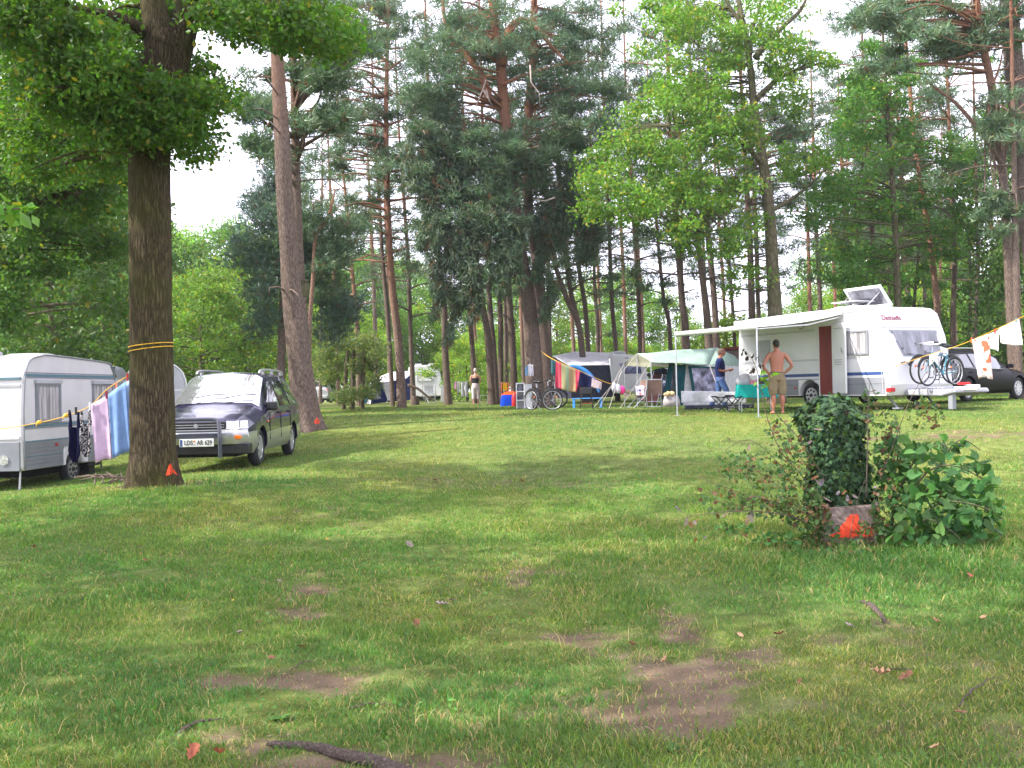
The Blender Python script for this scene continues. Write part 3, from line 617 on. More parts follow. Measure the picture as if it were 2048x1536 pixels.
for k in range(26):
    px = 640 + k * 51 + rf_.uniform(-18, 18); d = rf_.uniform(56, 68); ln = rf_.uniform(-26, 4); w0 = rf_.uniform(7, 10)
    if 800 < px < 910: continue
    pine('far_pine', 'thin straight pine in the back row of trunks behind the campsite', [(px, 795, w0), (px + ln * .3, 660, w0 * .85), (px + ln * .6, 540, w0 * .8), (px + ln, 420, w0 * .7)], d, zc=rf_.uniform(7.5, 10), seed=300 + k, ncl=20, per=34, H=rf_.uniform(15, 20), Rd=2.4, bark='pine_bark_low' if rf_.random() < .6 else 'pine_bark', group='back row of thin pines', n=7)
# forked slim pair behind the near pine
t = thing('forked_tree', 'slim forked tree with two reddish stems right behind the near pine', 'tree', onG(617, 34))
trunk('stem', [onG(615, 34), P(617, 720, 34), P(619, 645, 34), P(626, 558, 34), P(632, 473, 34), P(656, 434, 34), P(670, 380, 34)], [.14, .1, .08, .07, .065, .05, .02], M['pine_bark_low'], t, n=9, seed=3)
trunk('stem', [onG(618, 34), P(616, 700, 34), P(612, 640, 34), P(602, 540, 34), P(598, 470, 34), P(590, 380, 34)], [.12, .09, .085, .08, .06, .03], M['pine_bark_low'], t, n=9, seed=4)
C = ell([(660, 480, 60, 60, 35, 1.5, 20), (600, 430, 40, 60, 35, 1.5, 14), (640, 560, 50, 50, 36, 1, 10)], 4); p, dd = pads(C, [.7] * len(C), 60, np.random.default_rng(4)); needlecrown('crown', p, dd, t, 4)
# spruce-like dark mass behind the near pine's left side
t = thing('dark_pine', 'dark bushy pine hanging low left of the near pine trunk', 'tree', onG(560, 36))
trunk('trunk', [onG(560, 36), P(566, 600, 36), P(572, 420, 36), P(580, 300, 36)], [.16, .14, .1, .05], M['pine_bark'], t, n=9, seed=6)
C = ell([(545, 430, 55, 55, 36, 1.5, 18), (515, 540, 45, 70, 36, 1.2, 14), (535, 620, 35, 50, 36, 1, 8), (560, 350, 40, 40, 36, 1, 8), (590, 520, 40, 80, 37, 1, 14), (660, 640, 45, 60, 37, 1, 14)], 7)
p, dd = pads(C, [.75] * len(C), 75, np.random.default_rng(7), flat=.8); needlecrown('crown', p, dd, t, 7, base=(.07, .12, .085))
# near pine with orange mark
t, Pp, Rr = pine('near_pine', 'thick near pine behind the dark minivan with an orange mark at its foot', [(611, 845, 70), (608, 800, 54), (602, 740, 48), (593, 660, 44), (583, 580, 39), (577, 500, 36), (569, 380, 33), (566, 300, 32), (560, 210, 29), (554, 110, 25), (548, 0, 22), (544, -120, 18)], 25,
    zc=11, H=16, Rd=2.5, ncl=16, per=50, seed=31, flare=.5, n=26, rough=.035)
b = MB()
for o, l in [((575, 690 - 105), (540, 575)), ((571, 582), (598, 590))]: b = MB(); b.tube([P(*o, 24.9), P((o[0] + l[0]) / 2, (o[1] + l[1]) / 2 - 6, 24.7), P(*l, 24.6), P(l[0] - 3, l[1] + 12, 24.6)], [.03, .025, .02, .008], 6); b.build('dead_branch', M['deadwood'], t, smooth=True, world=True)
c = P(635, 842, 24.35); b = MB()
b.poly([c + Vector(v) for v in ((-.09, 0, -.06), (-.02, -.02, .09), (-.01, -.02, -.07))]); b.poly([c + Vector(v) for v in ((.0, -.02, -.07), (.0, -.02, .10), (.06, 0, -.04))]); b.build('paint_mark', M['spray'], t, world=True, solid=.01)
t2, _, _ = pine('pine_tree', 'dark pine trunk close behind the near pine on its right side', [(618, 830, 24), (610, 700, 22), (600, 560, 20), (594, 400, 18), (590, 250, 17), (586, 80, 14), (584, -40, 12)], 29, zc=8.5, H=17, Rd=2.2, ncl=26, per=55, seed=32,
    regions=[(640, 150, 60, 60, 27, 1, 12), (690, 100, 60, 50, 27, 1, 12), (520, 215, 50, 25, 27, 1, 8), (520, 310, 30, 25, 27, 1, 6), (650, 240, 50, 40, 27, 1, 8), (650, 20, 80, 50, 27, 1, 10)])
# bird box and frame on the near pine
b = MB(); b.box(-.1, .1, -.08, .08, -.2, .2); b.box(-.13, .13, -.12, .1, .2, .23)
tag(b.build('nest_box', M['smooth_bark'], None), 'small grey nest box hanging between the forked stems', 'nest box').location = P(607, 578, 26)
# main hanging pines in the middle
def curtain(px, y0, y1, w, d, n, r):
    y = y0 + (y1 - y0) * r.random(n); q = (y - y0) / (y1 - y0); x = px + (r.random(n) - .5) * w * (1.1 - .6 * q) + 8 * np.sin(y / 23 + px); out = np.array([tuple(P(a, b, d + c)) for a, b, c in zip(x, y, r.uniform(-.5, .5, n))])
    dd = np.tile([0, 0, -1.0], (n, 1)) + r.normal(size=(n, 3)) * .45; return out, dd
def bigpine(path, d, seed, label, zc, regions, curtains, H=21, ncl=20):
    t, Pp, Rr = pine('hanging_pine', label, path, d, zc=zc, H=H, Rd=2.5, ncl=ncl, per=60, seed=seed, crown=True, n=20, flare=.4)
    rr = random.Random(seed); r = np.random.default_rng(seed); C = ell(regions, seed); Rad = [rr.uniform(.4, .8) for _ in C]
    p, dd = pads(C, Rad, 50, r, flat=.5); base = needlecrown('crown', p, dd, t, seed + 5, L_=.24, W_=.018, k=6, base=(.09, .15, .075))
    b = MB(); limbs(b, [(q, w) for q, w in zip(Pp, Rr) if q.z > 6], C, .08, rr, every=2); b.build('branch', M['pine_bark'], t, smooth=True, world=True)
    A, B = [], []
    for c in curtains:
        a_, b__ = curtain(*c, r); A.append(a_); B.append(b__)
    needlecrown('hanging_foliage', np.concatenate(A), np.concatenate(B), t, seed + 9, L_=.26, W_=.02, k=9, base=(.085, .13, .072), brown=.06)
    return t, Pp, Rr
tA, PA, RA = bigpine([(1071, 803, 40), (1066, 700, 33), (1061, 640, 31), (1054, 580, 29), (1041, 504, 26), (1030, 420, 24), (1022, 330, 22), (1012, 250, 21), (1004, 160, 20), (996, 90, 18), (984, 0, 15), (978, -80, 12)], 38, 41,
  'tallest pine in the centre with foliage hanging down in curtains', 12,
  [(860, 230, 50, 80, 37, 1.5, 22), (900, 120, 80, 50, 37, 2, 22), (980, 60, 90, 50, 38, 2, 20), (900, 330, 70, 60, 37, 1, 24), (980, 300, 60, 50, 36.5, 1, 16), (960, 400, 80, 50, 36.5, 1, 18), (1060, 300, 60, 60, 37, 1, 18)],
  [(885, 180, 600, 60, 36.4, 1000), (850, 260, 500, 44, 36.4, 480), (925, 330, 610, 46, 36.3, 620), (868, 420, 640, 26, 36.2, 260), (985, 330, 560, 50, 36.1, 480), (1010, 420, 590, 40, 36, 420), (950, 420, 640, 34, 36.2, 360), (820, 200, 380, 30, 36.5, 220), (1038, 430, 570, 30, 36, 260), (905, 480, 690, 24, 36.4, 200)])
M['bare'] = mat('bare_dead_branch', (.36, .29, .25), .9, var=.2)
b = MB()   # big reddish forks of the central pine
for pts, r0, r1 in [([(1003, 130), (1010, 90), (1022, 55), (1045, 40), (1075, 60), (1105, 95), (1140, 130)], .2, .04), ([(980, 205), (962, 150), (935, 112), (905, 75), (890, 40), (885, -10)], .17, .05), ([(985, 78), (960, 66), (930, 62), (910, 62)], .09, .03), ([(995, 120), (960, 105), (930, 112)], .07, .03), ([(1004, 170), (1050, 150), (1120, 130), (1180, 122)], .07, .02)]:
    q_, w_ = smooth_path([P(x, y, 37.6) for x, y in pts], list(np.linspace(r0, r1, len(pts))), 4); b.tube(q_, w_, 8)
b.build('fork', M['pine_bark'], tA, smooth=True, world=True)
b = MB()
for pts in [[(985, 165), (972, 160), (965, 180), (955, 205), (948, 222)], [(966, 180), (975, 195), (985, 212)], [(972, 180), (980, 205)], [(1005, 332), (985, 335), (968, 350)], [(1060, 130), (1062, 165), (1078, 185), (1080, 215)], [(1110, 395), (1090, 402), (1065, 398)]]:
    b = MB(); b.tube([P(x, y, 36) for x, y in pts], list(np.linspace(.035, .01, len(pts))), 5); b.build('dead_branch', M['bare'], tA, smooth=True, world=True)
tB, PB, RB = bigpine([(1096, 803, 32), (1090, 720, 27), (1085, 660, 25), (1077, 556, 22), (1066, 470, 20), (1056, 400, 19), (1054, 300, 18), (1058, 220, 17), (1066, 130, 16), (1068, 30, 14), (1070, -60, 10)], 39, 42,
  'second central pine, close right of the tallest one, above the towels', 12,
  [(1120, 180, 70, 60, 39, 2, 18), (1150, 80, 90, 60, 39, 2, 20), (1150, 280, 70, 60, 38, 2, 20), (1180, 200, 60, 50, 38, 1, 10), (1110, 380, 40, 50, 38, 1, 8)],
  [(1110, 380, 500, 44, 37.5, 520), (1175, 390, 520, 60, 37.5, 560), (1080, 420, 560, 30, 37.6, 260), (1140, 320, 470, 40, 37.5, 320), (1095, 540, 640, 30, 37.4, 160)])
# tall oak on the right
def hero_oak(name, label, path, d, seed, regions, lim, mat_, size, per, rad, base, bark='smooth_bark', H=None, n=20, yellow=.03, flare=.3, extra=None, every=1):
    b0 = onG(path[0][0], d); t = thing(name, label, 'tree', b0)
    pts = [b0 - Vector((0, 0, .1))] + [P(a, b, d) for a, b, c in path[1:]]; rd = [c * d / F / 2 for a, b, c in path]
    trunk('trunk', pts, rd, M[bark], t, n=n, m=8, seed=seed, flare=flare, rough=.025)
    Pp, Rr = smooth_path(pts, rd, 6); rr = random.Random(seed); b = MB(); roots = [(p, w) for p, w in zip(Pp, Rr) if p.z > b0.z + 3.5]
    for L_ in lim:
        q_, w_ = smooth_path([P(x, y, d + dz) for x, y, dz in L_[0]], list(np.linspace(L_[1], L_[2], len(L_[0]))), 5); b.tube(q_, w_, 9); roots += list(zip(q_, w_))
    b.build('limb', M[bark], t, smooth=True, world=True)
    C = ell(regions, seed) + (extra or []); Rad = [rad * rr.uniform(.6, 1.3) for _ in C]
    b = MB(); limbs(b, roots, C, .05, rr, every=every, n=5); b.build('branch', M[bark], t, smooth=True, world=True)
    leafcrown('crown', C, Rad, per, size, M[mat_], t, seed, base, yellow, flat=.6)
    return t
hero_oak('tall_oak', 'tall slender oak with bright green leaves rising behind the awning of the right caravan', [(1553, 800, 38), (1550, 640, 29), (1545, 540, 25), (1541, 451, 23), (1532, 365, 21), (1519, 279, 18), (1507, 200, 15), (1500, 130, 13), (1489, 64, 11), (1478, 0, 8), (1470, -80, 5)], 35, 51,
  [(1260, 330, 100, 70, 34, 2, 36), (1330, 250, 90, 70, 34, 2, 30), (1230, 420, 70, 40, 34, 1.5, 14), (1380, 120, 110, 90, 35, 2.5, 46), (1340, 30, 110, 50, 35, 2.5, 26), (1500, 60, 80, 60, 35, 2, 20), (1440, 260, 80, 80, 34, 2, 30), (1420, 360, 90, 60, 34, 2, 26), (1560, 110, 50, 50, 35, 1.5, 12), (1570, 200, 40, 40, 35, 1.5, 8), (1330, 410, 80, 60, 34, 2, 20), (1460, 450, 50, 60, 34, 1.5, 12), (1600, 330, 60, 40, 36, 2, 10), (1640, 120, 30, 20, 35, 1, 4), (1200, 350, 50, 30, 34, 1, 6), (1590, 10, 40, 30, 35, 1, 5), (1480, 560, 60, 40, 36, 2, 5), (1390, 480, 60, 30, 35, 1, 8)],
  [([(1512, 200, 0), (1540, 172, 0), (1570, 150, .5), (1618, 133, 1), (1650, 125, 1)], .12, .03), ([(1510, 116, 0), (1540, 80, 0), (1570, 50, 0), (1600, 21, 0), (1620, -20, 0)], .12, .04), ([(1526, 330, 0), (1490, 290, -1), (1450, 265, -1), (1416, 240, -2), (1340, 250, -2)], .1, .03), ([(1490, 130, 0), (1450, 110, -1), (1400, 95, -1)], .08, .02), ([(1486, 50, 0), (1460, 15, 0), (1440, -30, 0)], .09, .04), ([(1500, 110, 0), (1505, 60, 0), (1520, 10, 0), (1530, -60, 0)], .09, .03),
   ([(1545, 420, 0), (1580, 400, 1), (1620, 370, 1), (1660, 330, 2)], .09, .02), ([(1480, 390, -1), (1450, 430, -1), (1410, 470, -1)], .05, .02)],
  'leaf_mid', .13, 130, .62, (.075, .15, .02), yellow=.06)
# big leaning red pine on the right and edge trunk
t, Pp, Rr = pine('leaning_pine', 'tall red-barked pine at the right with a long branch reaching up to the left', [(2032, 812, 24), (2026, 700, 20), (2022, 623, 19), (2016, 500, 18), (2009, 387, 17), (1996, 258, 16), (1983, 172, 15), (1966, 86, 14), (1953, 0, 13), (1946, -80, 11)], 31, zc=12, H=18, Rd=2.5, ncl=12, per=60, seed=61, bark='pine_bark', n=16,
    regions=[(1840, 50, 90, 40, 31, 1, 14), (1900, 90, 60, 30, 31, 1, 8), (1990, 60, 60, 50, 31.5, 1, 8), (1780, 130, 40, 30, 31, 1, 4), (1760, 30, 60, 40, 31, 1, 8), (2000, 430, 35, 40, 30.5, .6, 6), (2010, 260, 30, 30, 30.5, .6, 3)])
b = MB()
for pts, r0, r1 in [([(2004, 330), (1985, 300), (1950, 250), (1910, 205), (1871, 176), (1840, 150)], .09, .03), ([(1968, 95), (1935, 110), (1890, 122), (1830, 132)], .05, .012), ([(1960, 40), (1910, 22), (1850, 30), (1800, 60)], .06, .02), ([(1985, 172), (2000, 130), (2005, 100)], .04, .02)]:
    q_, w_ = smooth_path([P(x, y, 30.8) for x, y in pts], list(np.linspace(r0, r1, len(pts))), 4); b.tube(q_, w_, 8)
b.build('fork', M['pine_bark_low'], t, smooth=True, world=True)
pine('edge_pine', 'thick grey-brown pine trunk running up the right edge', [(2120, 835, 60), (2100, 700, 46), (2076, 560, 42), (2056, 430, 40), (2044, 280, 38), (2030, 150, 36), (2022, 60, 35), (2016, -40, 33)], 32, zc=14, H=20, Rd=2.5, ncl=16, per=60, seed=62, bark='pine_bark_grey', n=24, flare=.5)
# mid right leafy layer
hero_oak('leafy_oak', 'broad oak with dense leaves between the tall oak and the red pine', [(1800, 800, 16), (1795, 600, 14), (1790, 450, 12), (1780, 300, 10), (1770, 150, 7), (1765, 60, 4)], 37, 71,
  [(1760, 150, 80, 70, 37, 2, 24), (1720, 260, 60, 60, 37, 2, 16), (1790, 260, 60, 60, 37, 2, 16), (1700, 400, 80, 60, 37, 2, 20), (1800, 420, 80, 60, 38, 2, 20), (1690, 530, 60, 50, 38, 2, 14), (1760, 540, 80, 40, 38, 2, 14), (1890, 330, 50, 60, 38, 1.5, 14), (1900, 470, 50, 60, 38, 1.5, 12), (1620, 450, 40, 30, 37, 1, 4)], [], 'leaf_mid', .13, 130, .62, (.055, .13, .025))
# the big oak in the left foreground
XC = []  # unseen crown clumps added to shade the foreground and the trunk
rr = random.Random(9)
for _ in range(150):
    a = rr.random() * 6.283; q = rr.random() ** .5 * 6.2; XC.append((-6.0 + q * math.cos(a), 8.6 + q * math.sin(a) * .55, 7.6 + rr.random() * 5.5))
for _ in range(46):
    a = rr.random() * 6.283; q = rr.random() ** .5 * 3.0; XC.append((-5.0 + q * math.cos(a), 13.2 + q * math.sin(a), 7.9 + rr.random() * 4))
XC = [c for c in XC if c[2] > 1.5 + .40 * c[1] + .35 or c[0] < -5]
tO = hero_oak('big_oak', 'big oak in the left foreground with a yellow rope round its furrowed trunk', [(309, 958, 92), (307, 900, 84), (305, 830, 86), (303, 740, 83), (300, 600, 81), (299, 450, 80), (299, 330, 79), (303, 230, 78), (312, 150, 72), (320, 95, 66), (316, 60, 54), (306, 0, 50), (296, -90, 42), (280, -260, 30)], 13.4, 81,
  [(50, 30, 90, 50, 12.5, .8, 47), (160, 110, 110, 70, 12.6, 1, 65), (120, 210, 90, 50, 13.4, 1, 32), (235, 235, 80, 60, 12.8, .6, 50), (300, 215, 60, 55, 12.7, .3, 32), (345, 235, 55, 40, 12.9, .5, 25), (415, 200, 50, 30, 13.4, .8, 16), (385, 285, 40, 40, 13.3, .7, 14), (110, 310, 110, 50, 15.5, 1, 34), (210, 300, 40, 50, 14.6, .5, 14), (30, 250, 50, 60, 14.5, 1, 16), (240, 40, 70, 40, 14.2, .6, 29), (470, 35, 80, 40, 13.6, 1, 32), (570, 50, 90, 45, 13.4, 1, 43), (650, 70, 60, 50, 13.6, 1, 25), (390, 150, 30, 40, 14.4, .5, 11), (60, 130, 70, 60, 13.6, 1, 25), (330, 20, 60, 30, 14.6, .4, 14)],
  [([(318, 190, 0), (335, 150, .1), (352, 100, .2), (368, 45, .3), (385, -40, .4), (410, -160, .5)], .27, .14), ([(300, 70, 0), (250, 40, -.4), (200, 25, -.6), (140, 15, -.8)], .09, .03), ([(372, 0, .3), (450, -10, .2), (560, 10, 0), (640, 40, 0)], .08, .02), ([(300, 160, 0), (255, 150, -.5), (200, 170, -.8), (130, 180, -1)], .06, .02), ([(330, 200, -.2), (380, 200, -.3), (420, 190, -.3)], .04, .015)],
  'leaf_oak', .078, 100, .38, (.065, .145, .018), bark='oak_bark', n=48, yellow=.05, flare=.5, extra=XC, every=3)
hero_oak('left_oak', 'dark-leaved oak behind the white caravan whose boughs fill the upper left corner', [(-90, 830, 60), (-80, 600, 52), (-60, 400, 46), (-30, 200, 40), (0, 50, 30), (20, -80, 20)], 21, 85,
  [(40, 330, 110, 60, 20, 2, 34), (150, 400, 90, 50, 21, 2, 26), (40, 450, 70, 60, 21, 2, 20), (120, 280, 110, 50, 20, 2, 26), (220, 330, 40, 60, 20, 1.5, 10), (20, 560, 40, 60, 21, 1, 12), (30, 240, 60, 40, 19, 1, 12), (180, 480, 60, 30, 22, 1, 8), (90, 520, 60, 30, 22, 1, 7), (0, 650, 30, 50, 21, 1, 8)],
  [([(-60, 400, 0), (0, 350, -.5), (70, 310, -1), (140, 260, -1)], .16, .04), ([(-70, 500, 0), (0, 430, -.5), (60, 400, -1), (150, 390, -1.5), (220, 360, -2)], .14, .03), ([(-50, 300, 0), (20, 240, -1), (90, 210, -1)], .12, .04)], 'leaf_oak', .12, 120, .55, (.055, .125, .02), bark='oak_bark', n=24)
c = P(343, 940, 13.05); b = MB()
for q in [[(-.075, 0, -.07), (-.015, -.03, .075), (-.005, -.03, -.06)], [(-.02, -.03, .04), (0, -.03, .09), (.02, -.02, .03), (.01, -.03, -.065)], [(.0, -.02, -.02), (.03, -.01, .02), (.075, 0.01, -.07)]]: b.poly([c + Vector(v) for v in q])
b.build('paint_mark', M['spray'], tO, world=True, solid=.012)
# low hanging sprig at the left edge (close) and further oaks that shade the foreground
C = ell([(25, 425, 24, 12, 4.6, .1, 4)], 2); t = thing('oak_sprig', 'light green oak sprig reaching in from the left edge close to the viewer', 'branch', P(-40, 400, 4.6))
leafcrown('leaf', C, [.05] * len(C), 7, .085, M['leaf_mid'], t, 5, (.07, .15, .03)); b = MB(); b.tube([P(-60, 410, 4.6), P(0, 420, 4.6), P(60, 415, 4.6)], [.008, .006, .002], 5); b.build('twig', M['deadwood'], t, world=True)
for (x, y), n_c, lab in [((-12.0, 7.5), 70, 'oak standing left of the viewer, outside the picture'), ((-6.2, 2.6), 60, 'oak standing behind the viewer on the left, outside the picture')]:
    t = thing('shade_oak', lab, 'tree', (x, y, g(x, y))); trunk('trunk', [(x, y, -.3), (x + .1, y, 3), (x, y + .2, 7), (x + .3, y, 11)], [.4, .3, .24, .08], M['oak_bark'], t, n=14, flare=.4)
    C = []; rr = random.Random(int(x * 10) & 99)
    for _ in range(n_c):
        a = rr.random() * 6.283; q = rr.random() ** .5 * 4.6; C.append((x + 1.5 + q * math.cos(a), y + q * math.sin(a), 6.5 + rr.random() * 5))
    b = MB(); limbs(b, [(Vector((x, y + .1, z)), .2) for z in (4, 6, 8, 10)], C, .06, rr, every=2); b.build('branch', M['oak_bark'], t, smooth=True, world=True)
    leafcrown('crown', C, [1.0] * len(C), 150, .19, M['leaf_oak'], t, 9, (.055, .125, .018))
M['sky_glass'] = mat('reflecting_windscreen', (.75, .76, .8), .03, metal=.85, var=.04, coat=1)  # pale mirror metal stands in for white sky glare on the glass
# ---------------------------------------------------------------- vehicles
def to_mesh(o):                          # apply modifiers / curve -> mesh, in place
    dg = bpy.context.evaluated_depsgraph_get(); dg.update(); me = bpy.data.meshes.new_from_object(o.evaluated_get(dg)); return me
def cut(o, cutters):
    for c in cutters:
        m = o.modifiers.new('c', 'BOOLEAN'); m.object = c; m.operation = 'DIFFERENCE'; m.solver = 'EXACT'
    me = to_mesh(o); o.modifiers.clear(); old = o.data; o.data = me; bpy.data.meshes.remove(old)
def drop(os_):
    for c in os_: me = c.data; bpy.data.objects.remove(c); bpy.data.meshes.remove(me)
def text(name, s, size, m, parent, loc, X, Zup, ext=.003, bold=.0, wx=1.0, label=None):
    cu = bpy.data.curves.new(name, 'FONT'); cu.body = s; cu.size = size; cu.extrude = ext; cu.offset = bold; cu.align_x = 'CENTER'; cu.align_y = 'CENTER'
    o = bpy.data.objects.new(name, cu); COL.objects.link(o); me = to_mesh(o); bpy.data.objects.remove(o)
    X = Vector(X).normalized(); Z = Vector(Zup).normalized(); N_ = X.cross(Z)
    B = Matrix((X * wx, Z, N_)).transposed()
    for v in me.vertices: v.co = B @ v.co + Vector(loc)
    me.name = name; me.materials.clear(); me.materials.append(m); o = bpy.data.objects.new(name, me); return link(o, parent)
def car(name, label, cat, L, st, paint, wheels, wr=.31, glass_s=(1.05, 1.85), side=((1.5, 2.3), (2.38, 3.2), (3.28, 4.05)), rear=None, lower=None, loc=(0, 0, 0), rz=0, group=None, tw=.19, hubn=8, hubm='silver'):
    t = thing(name, label, cat, loc, rz, group); st = np.array(st, float)
    def prm(s): return [float(np.interp(s, st[:, 0], st[:, i])) for i in range(1, 7)]
    def surf(s, q, off=0.0):
        zl, zb, zt, hl, hb, ht = prm(s); zm = zl + (zb - zl) * .55
        ring = [(hl * .93, zl), (hl, zl + .1), (hb * 1.01, zm), (hb, zb), (ht + .02, zt - .07), (ht * .86, zt), (0, zt + .03)]
        a = min(6, abs(q)); a = 6 - a; i = min(5, int(a)); f = a - i
        x = ring[i][0] * (1 - f) + ring[i + 1][0] * f; z = ring[i][1] * (1 - f) + ring[i + 1][1] * f
        dx, dz = ring[i + 1][0] - ring[i][0], ring[i + 1][1] - ring[i][1]; l = math.hypot(dx, dz) + 1e-6
        return Vector((math.copysign(1, q) * (x + dz / l * off) if q else 0, s, z - dx / l * off + (off if abs(dx) > abs(dz) * .1 and i >= 4 else 0)))
    qs = sorted(set([-6, -5.5, -5, -4.5, -4, -3.5, -3, -2.5, -2, -1.5, -1, -.5, 0, .5, 1, 1.5, 2, 2.5, 3, 3.5, 4, 4.5, 5, 5.5, 6]))
    # q = 0 is the centre line on top ; |q| = 6 the sill
    def sq(q): return q
    def grid(S, Qs, off, b):
        vs = [surf(s, q, off) for s in S for q in Qs]; m = len(Qs)
        return b.faces(vs, [(i * m + j, i * m + j + 1, (i + 1) * m + j + 1, (i + 1) * m + j) for i in range(len(S) - 1) for j in range(m - 1)])
    S = sorted(set(list(np.linspace(0, L, 46)) + list(st[:, 0]))); b = MB(); m = len(qs); grid(S, qs, 0, b); n = len(S)
    b.f.append(tuple(range(m))[::-1]); b.m.append(0); b.f.append(tuple((n - 1) * m + j for j in range(m))); b.m.append(0)
    for i in range(n - 1): b.f.append((i * m, (i + 1) * m, (i + 1) * m + m - 1, i * m + m - 1)); b.m.append(0)
    body = b.build('body', M[paint], t, smooth='a')
    hw = max(st[:, 4]); cs = []
    for s in wheels:
        for sx in (-1, 1):
            c = MB(); c.disc((sx * (hw - .02), s, wr + .0), 'x', wr * 1.17, .5, 28); cs.append(c.build('c', M['dark'], t))
    parts = [body]
    if lower:
        for sx in (-1, 1):
            b = MB(); grid([s for s in S if lower[0] <= s <= lower[1]], [sx * q for q in (4.15, 4.5, 5, 5.5, 6)], .006, b); p = b.build('sill_cladding', M[lower[2]], t, smooth='a'); p.modifiers.new('s', 'SOLIDIFY').thickness = -.004 * sx; parts.append(p)
    bpy.context.view_layer.update()
    for p in parts: cut(p, cs)
    for p in parts:
        if p.data.polygons: p.data.polygons.foreach_set('use_smooth', [True] * len(p.data.polygons)); p.data.set_sharp_from_angle(angle=R(38))
    drop(cs)
    b = MB(); b.box(-hw + .28, hw - .28, .25, L - .25, .2, .5); b.build('underbody', M['dark'], t)
    b = MB(); sa = np.linspace(glass_s[0] + .03, glass_s[1] - .02, 8); grid(sa, [-1.9, -1.5, -1, -.5, 0, .5, 1, 1.5, 1.9], .006, b); b.build('windscreen', M['sky_glass'] if name == 'minivan' else M['glass'], t, smooth=True)
    if rear: b = MB(); grid(np.linspace(*rear, 6), [-1.7, -1, 0, 1, 1.7], .006, b); b.build('rear_window', M['glass'], t, smooth=True)
    for a, c in side:
        for sx in (-1, 1):
            b = MB(); k0 = 2.92; grid(np.linspace(a, c, 5), [sx * k for k in (2.12, 2.4, 2.65, k0)], .005, b); b.build('side_window', M['glass'], t, smooth=True)
    for s in wheels:
        for sx in (-1, 1):
            w_ = thing_part('wheel', t, (sx * (hw - tw / 2 - .01), s, wr)); b = MB(); b.wheelring((0, 0, 0), 'x', wr * .82, wr * .19, 30, 8, tw / 2 / (wr * .19) * .95); b.build('tyre', M['rubber'], w_, smooth=True)
            b = MB(); b.disc((sx * tw * .3, 0, 0), 'x', wr * .3, .04); b.wheelring((sx * tw * .32, 0, 0), 'x', wr * .62, wr * .05, 28, 6)
            for k in range(hubn):
                a = 6.283 * k / hubn; M_ = Matrix.Rotation(a, 4, 'X'); b.box(sx * tw * .34 - .012, sx * tw * .34 + .012, -wr * .085, wr * .085, wr * .1, wr * .62, M_)
            b.build('rim', M[hubm], w_, smooth='a')
            b = MB(); b.disc((0, 0, 0), 'x', wr * .66, tw * .5, 24); b.build('brake_disc', M['black'], w_)
    return t, surf, prm
def thing_part(name, parent, loc, rz=0):
    o = bpy.data.objects.new(name, None); link(o, parent); o.location = loc; o.rotation_euler = (0, 0, rz); o.empty_display_size = .05; return o
# --- dark minivan beside the big oak
fl = onG(525, 17.0); rl = onG(591, 19.9); dirv = Vector((rl.x - fl.x, rl.y - fl.y)); rz = math.atan2(dirv.y, dirv.x) - math.pi / 2
ST = [(0, .34, .60, .74, .66, .70, .60), (.08, .28, .66, .82, .78, .80, .68), (.4, .25, .74, .90, .83, .84, .72), (.8, .25, .82, .96, .84, .85, .74), (1.08, .25, .88, 1.03, .84, .85, .74), (1.5, .25, .91, 1.34, .84, .85, .68), (1.88, .25, .93, 1.55, .84, .85, .63), (2.3, .25, .94, 1.60, .84, .85, .63), (3.2, .25, .96, 1.61, .84, .85, .63), (4.0, .25, .98, 1.57, .84, .84, .60), (4.28, .28, .99, 1.46, .83, .83, .57), (4.45, .32, .96, 1.15, .80, .80, .62), (4.5, .36, .90, 1.0, .76, .76, .6)]
zc_ = (fl.z + rl.z) / 2 + .0
off = Vector((math.cos(rz), math.sin(rz))) * .84
fw = Vector((-math.sin(rz), math.cos(rz))); o0 = Vector((fl.x, fl.y)) - off - fw * .88
mv, surf, prm = car('minivan', 'dark green minivan with silver lower body and bull bar beside the big oak', 'minivan', 4.5, ST, 'green_paint', (.88, 3.6), .315, (1.08, 1.9), ((1.52, 2.32), (2.42, 3.22), (3.32, 4.02)), None, (.05, 4.45, 'car_silver'), (o0.x, o0.y, zc_), rz)
b = MB(); b.prism([(-.10, .42), (-.14, .50), (-.13, .60), (-.05, .66), (.1, .66), (.1, .40)], -.60, .60, 'x')
for sx in (-1, 1): b.faces([(sx * .6, -.13, .6), (sx * .6, -.14, .5), (sx * .6, -.1, .42), (sx * .6, -.05, .66), (sx * .82, .0, .6), (sx * .84, .0, .5), (sx * .82, .05, .42), (sx * .80, .06, .66), (sx * .87, .42, .62), (sx * .87, .42, .5), (sx * .86, .42, .43)], [(0, 1, 5, 4), (1, 2, 6, 5), (3, 0, 4, 7), (4, 5, 9, 8), (5, 6, 10, 9)])
b.build('front_bumper', M['car_silver'], mv, smooth='a', bevel=.012)
b = MB(); b.box(-.84, .84, -.06, .2, .26, .42); b.build('lower_bumper', M['black'], mv, bevel=.02)
b = MB(); b.box(-.46, .46, -.045, .02, .66, .78); b.build('grille', M['black'], mv, bevel=.01)
b = MB(); [b.box(-.45, .45, -.052, -.044, z, z + .012) for z in (.69, .73)]; b.prism([(-.035, .70), (0, .68), (.035, .70), (.03, .745), (0, .76), (-.03, .745)], -.062, -.05); b.build('grille_bar', M['silver'], mv)
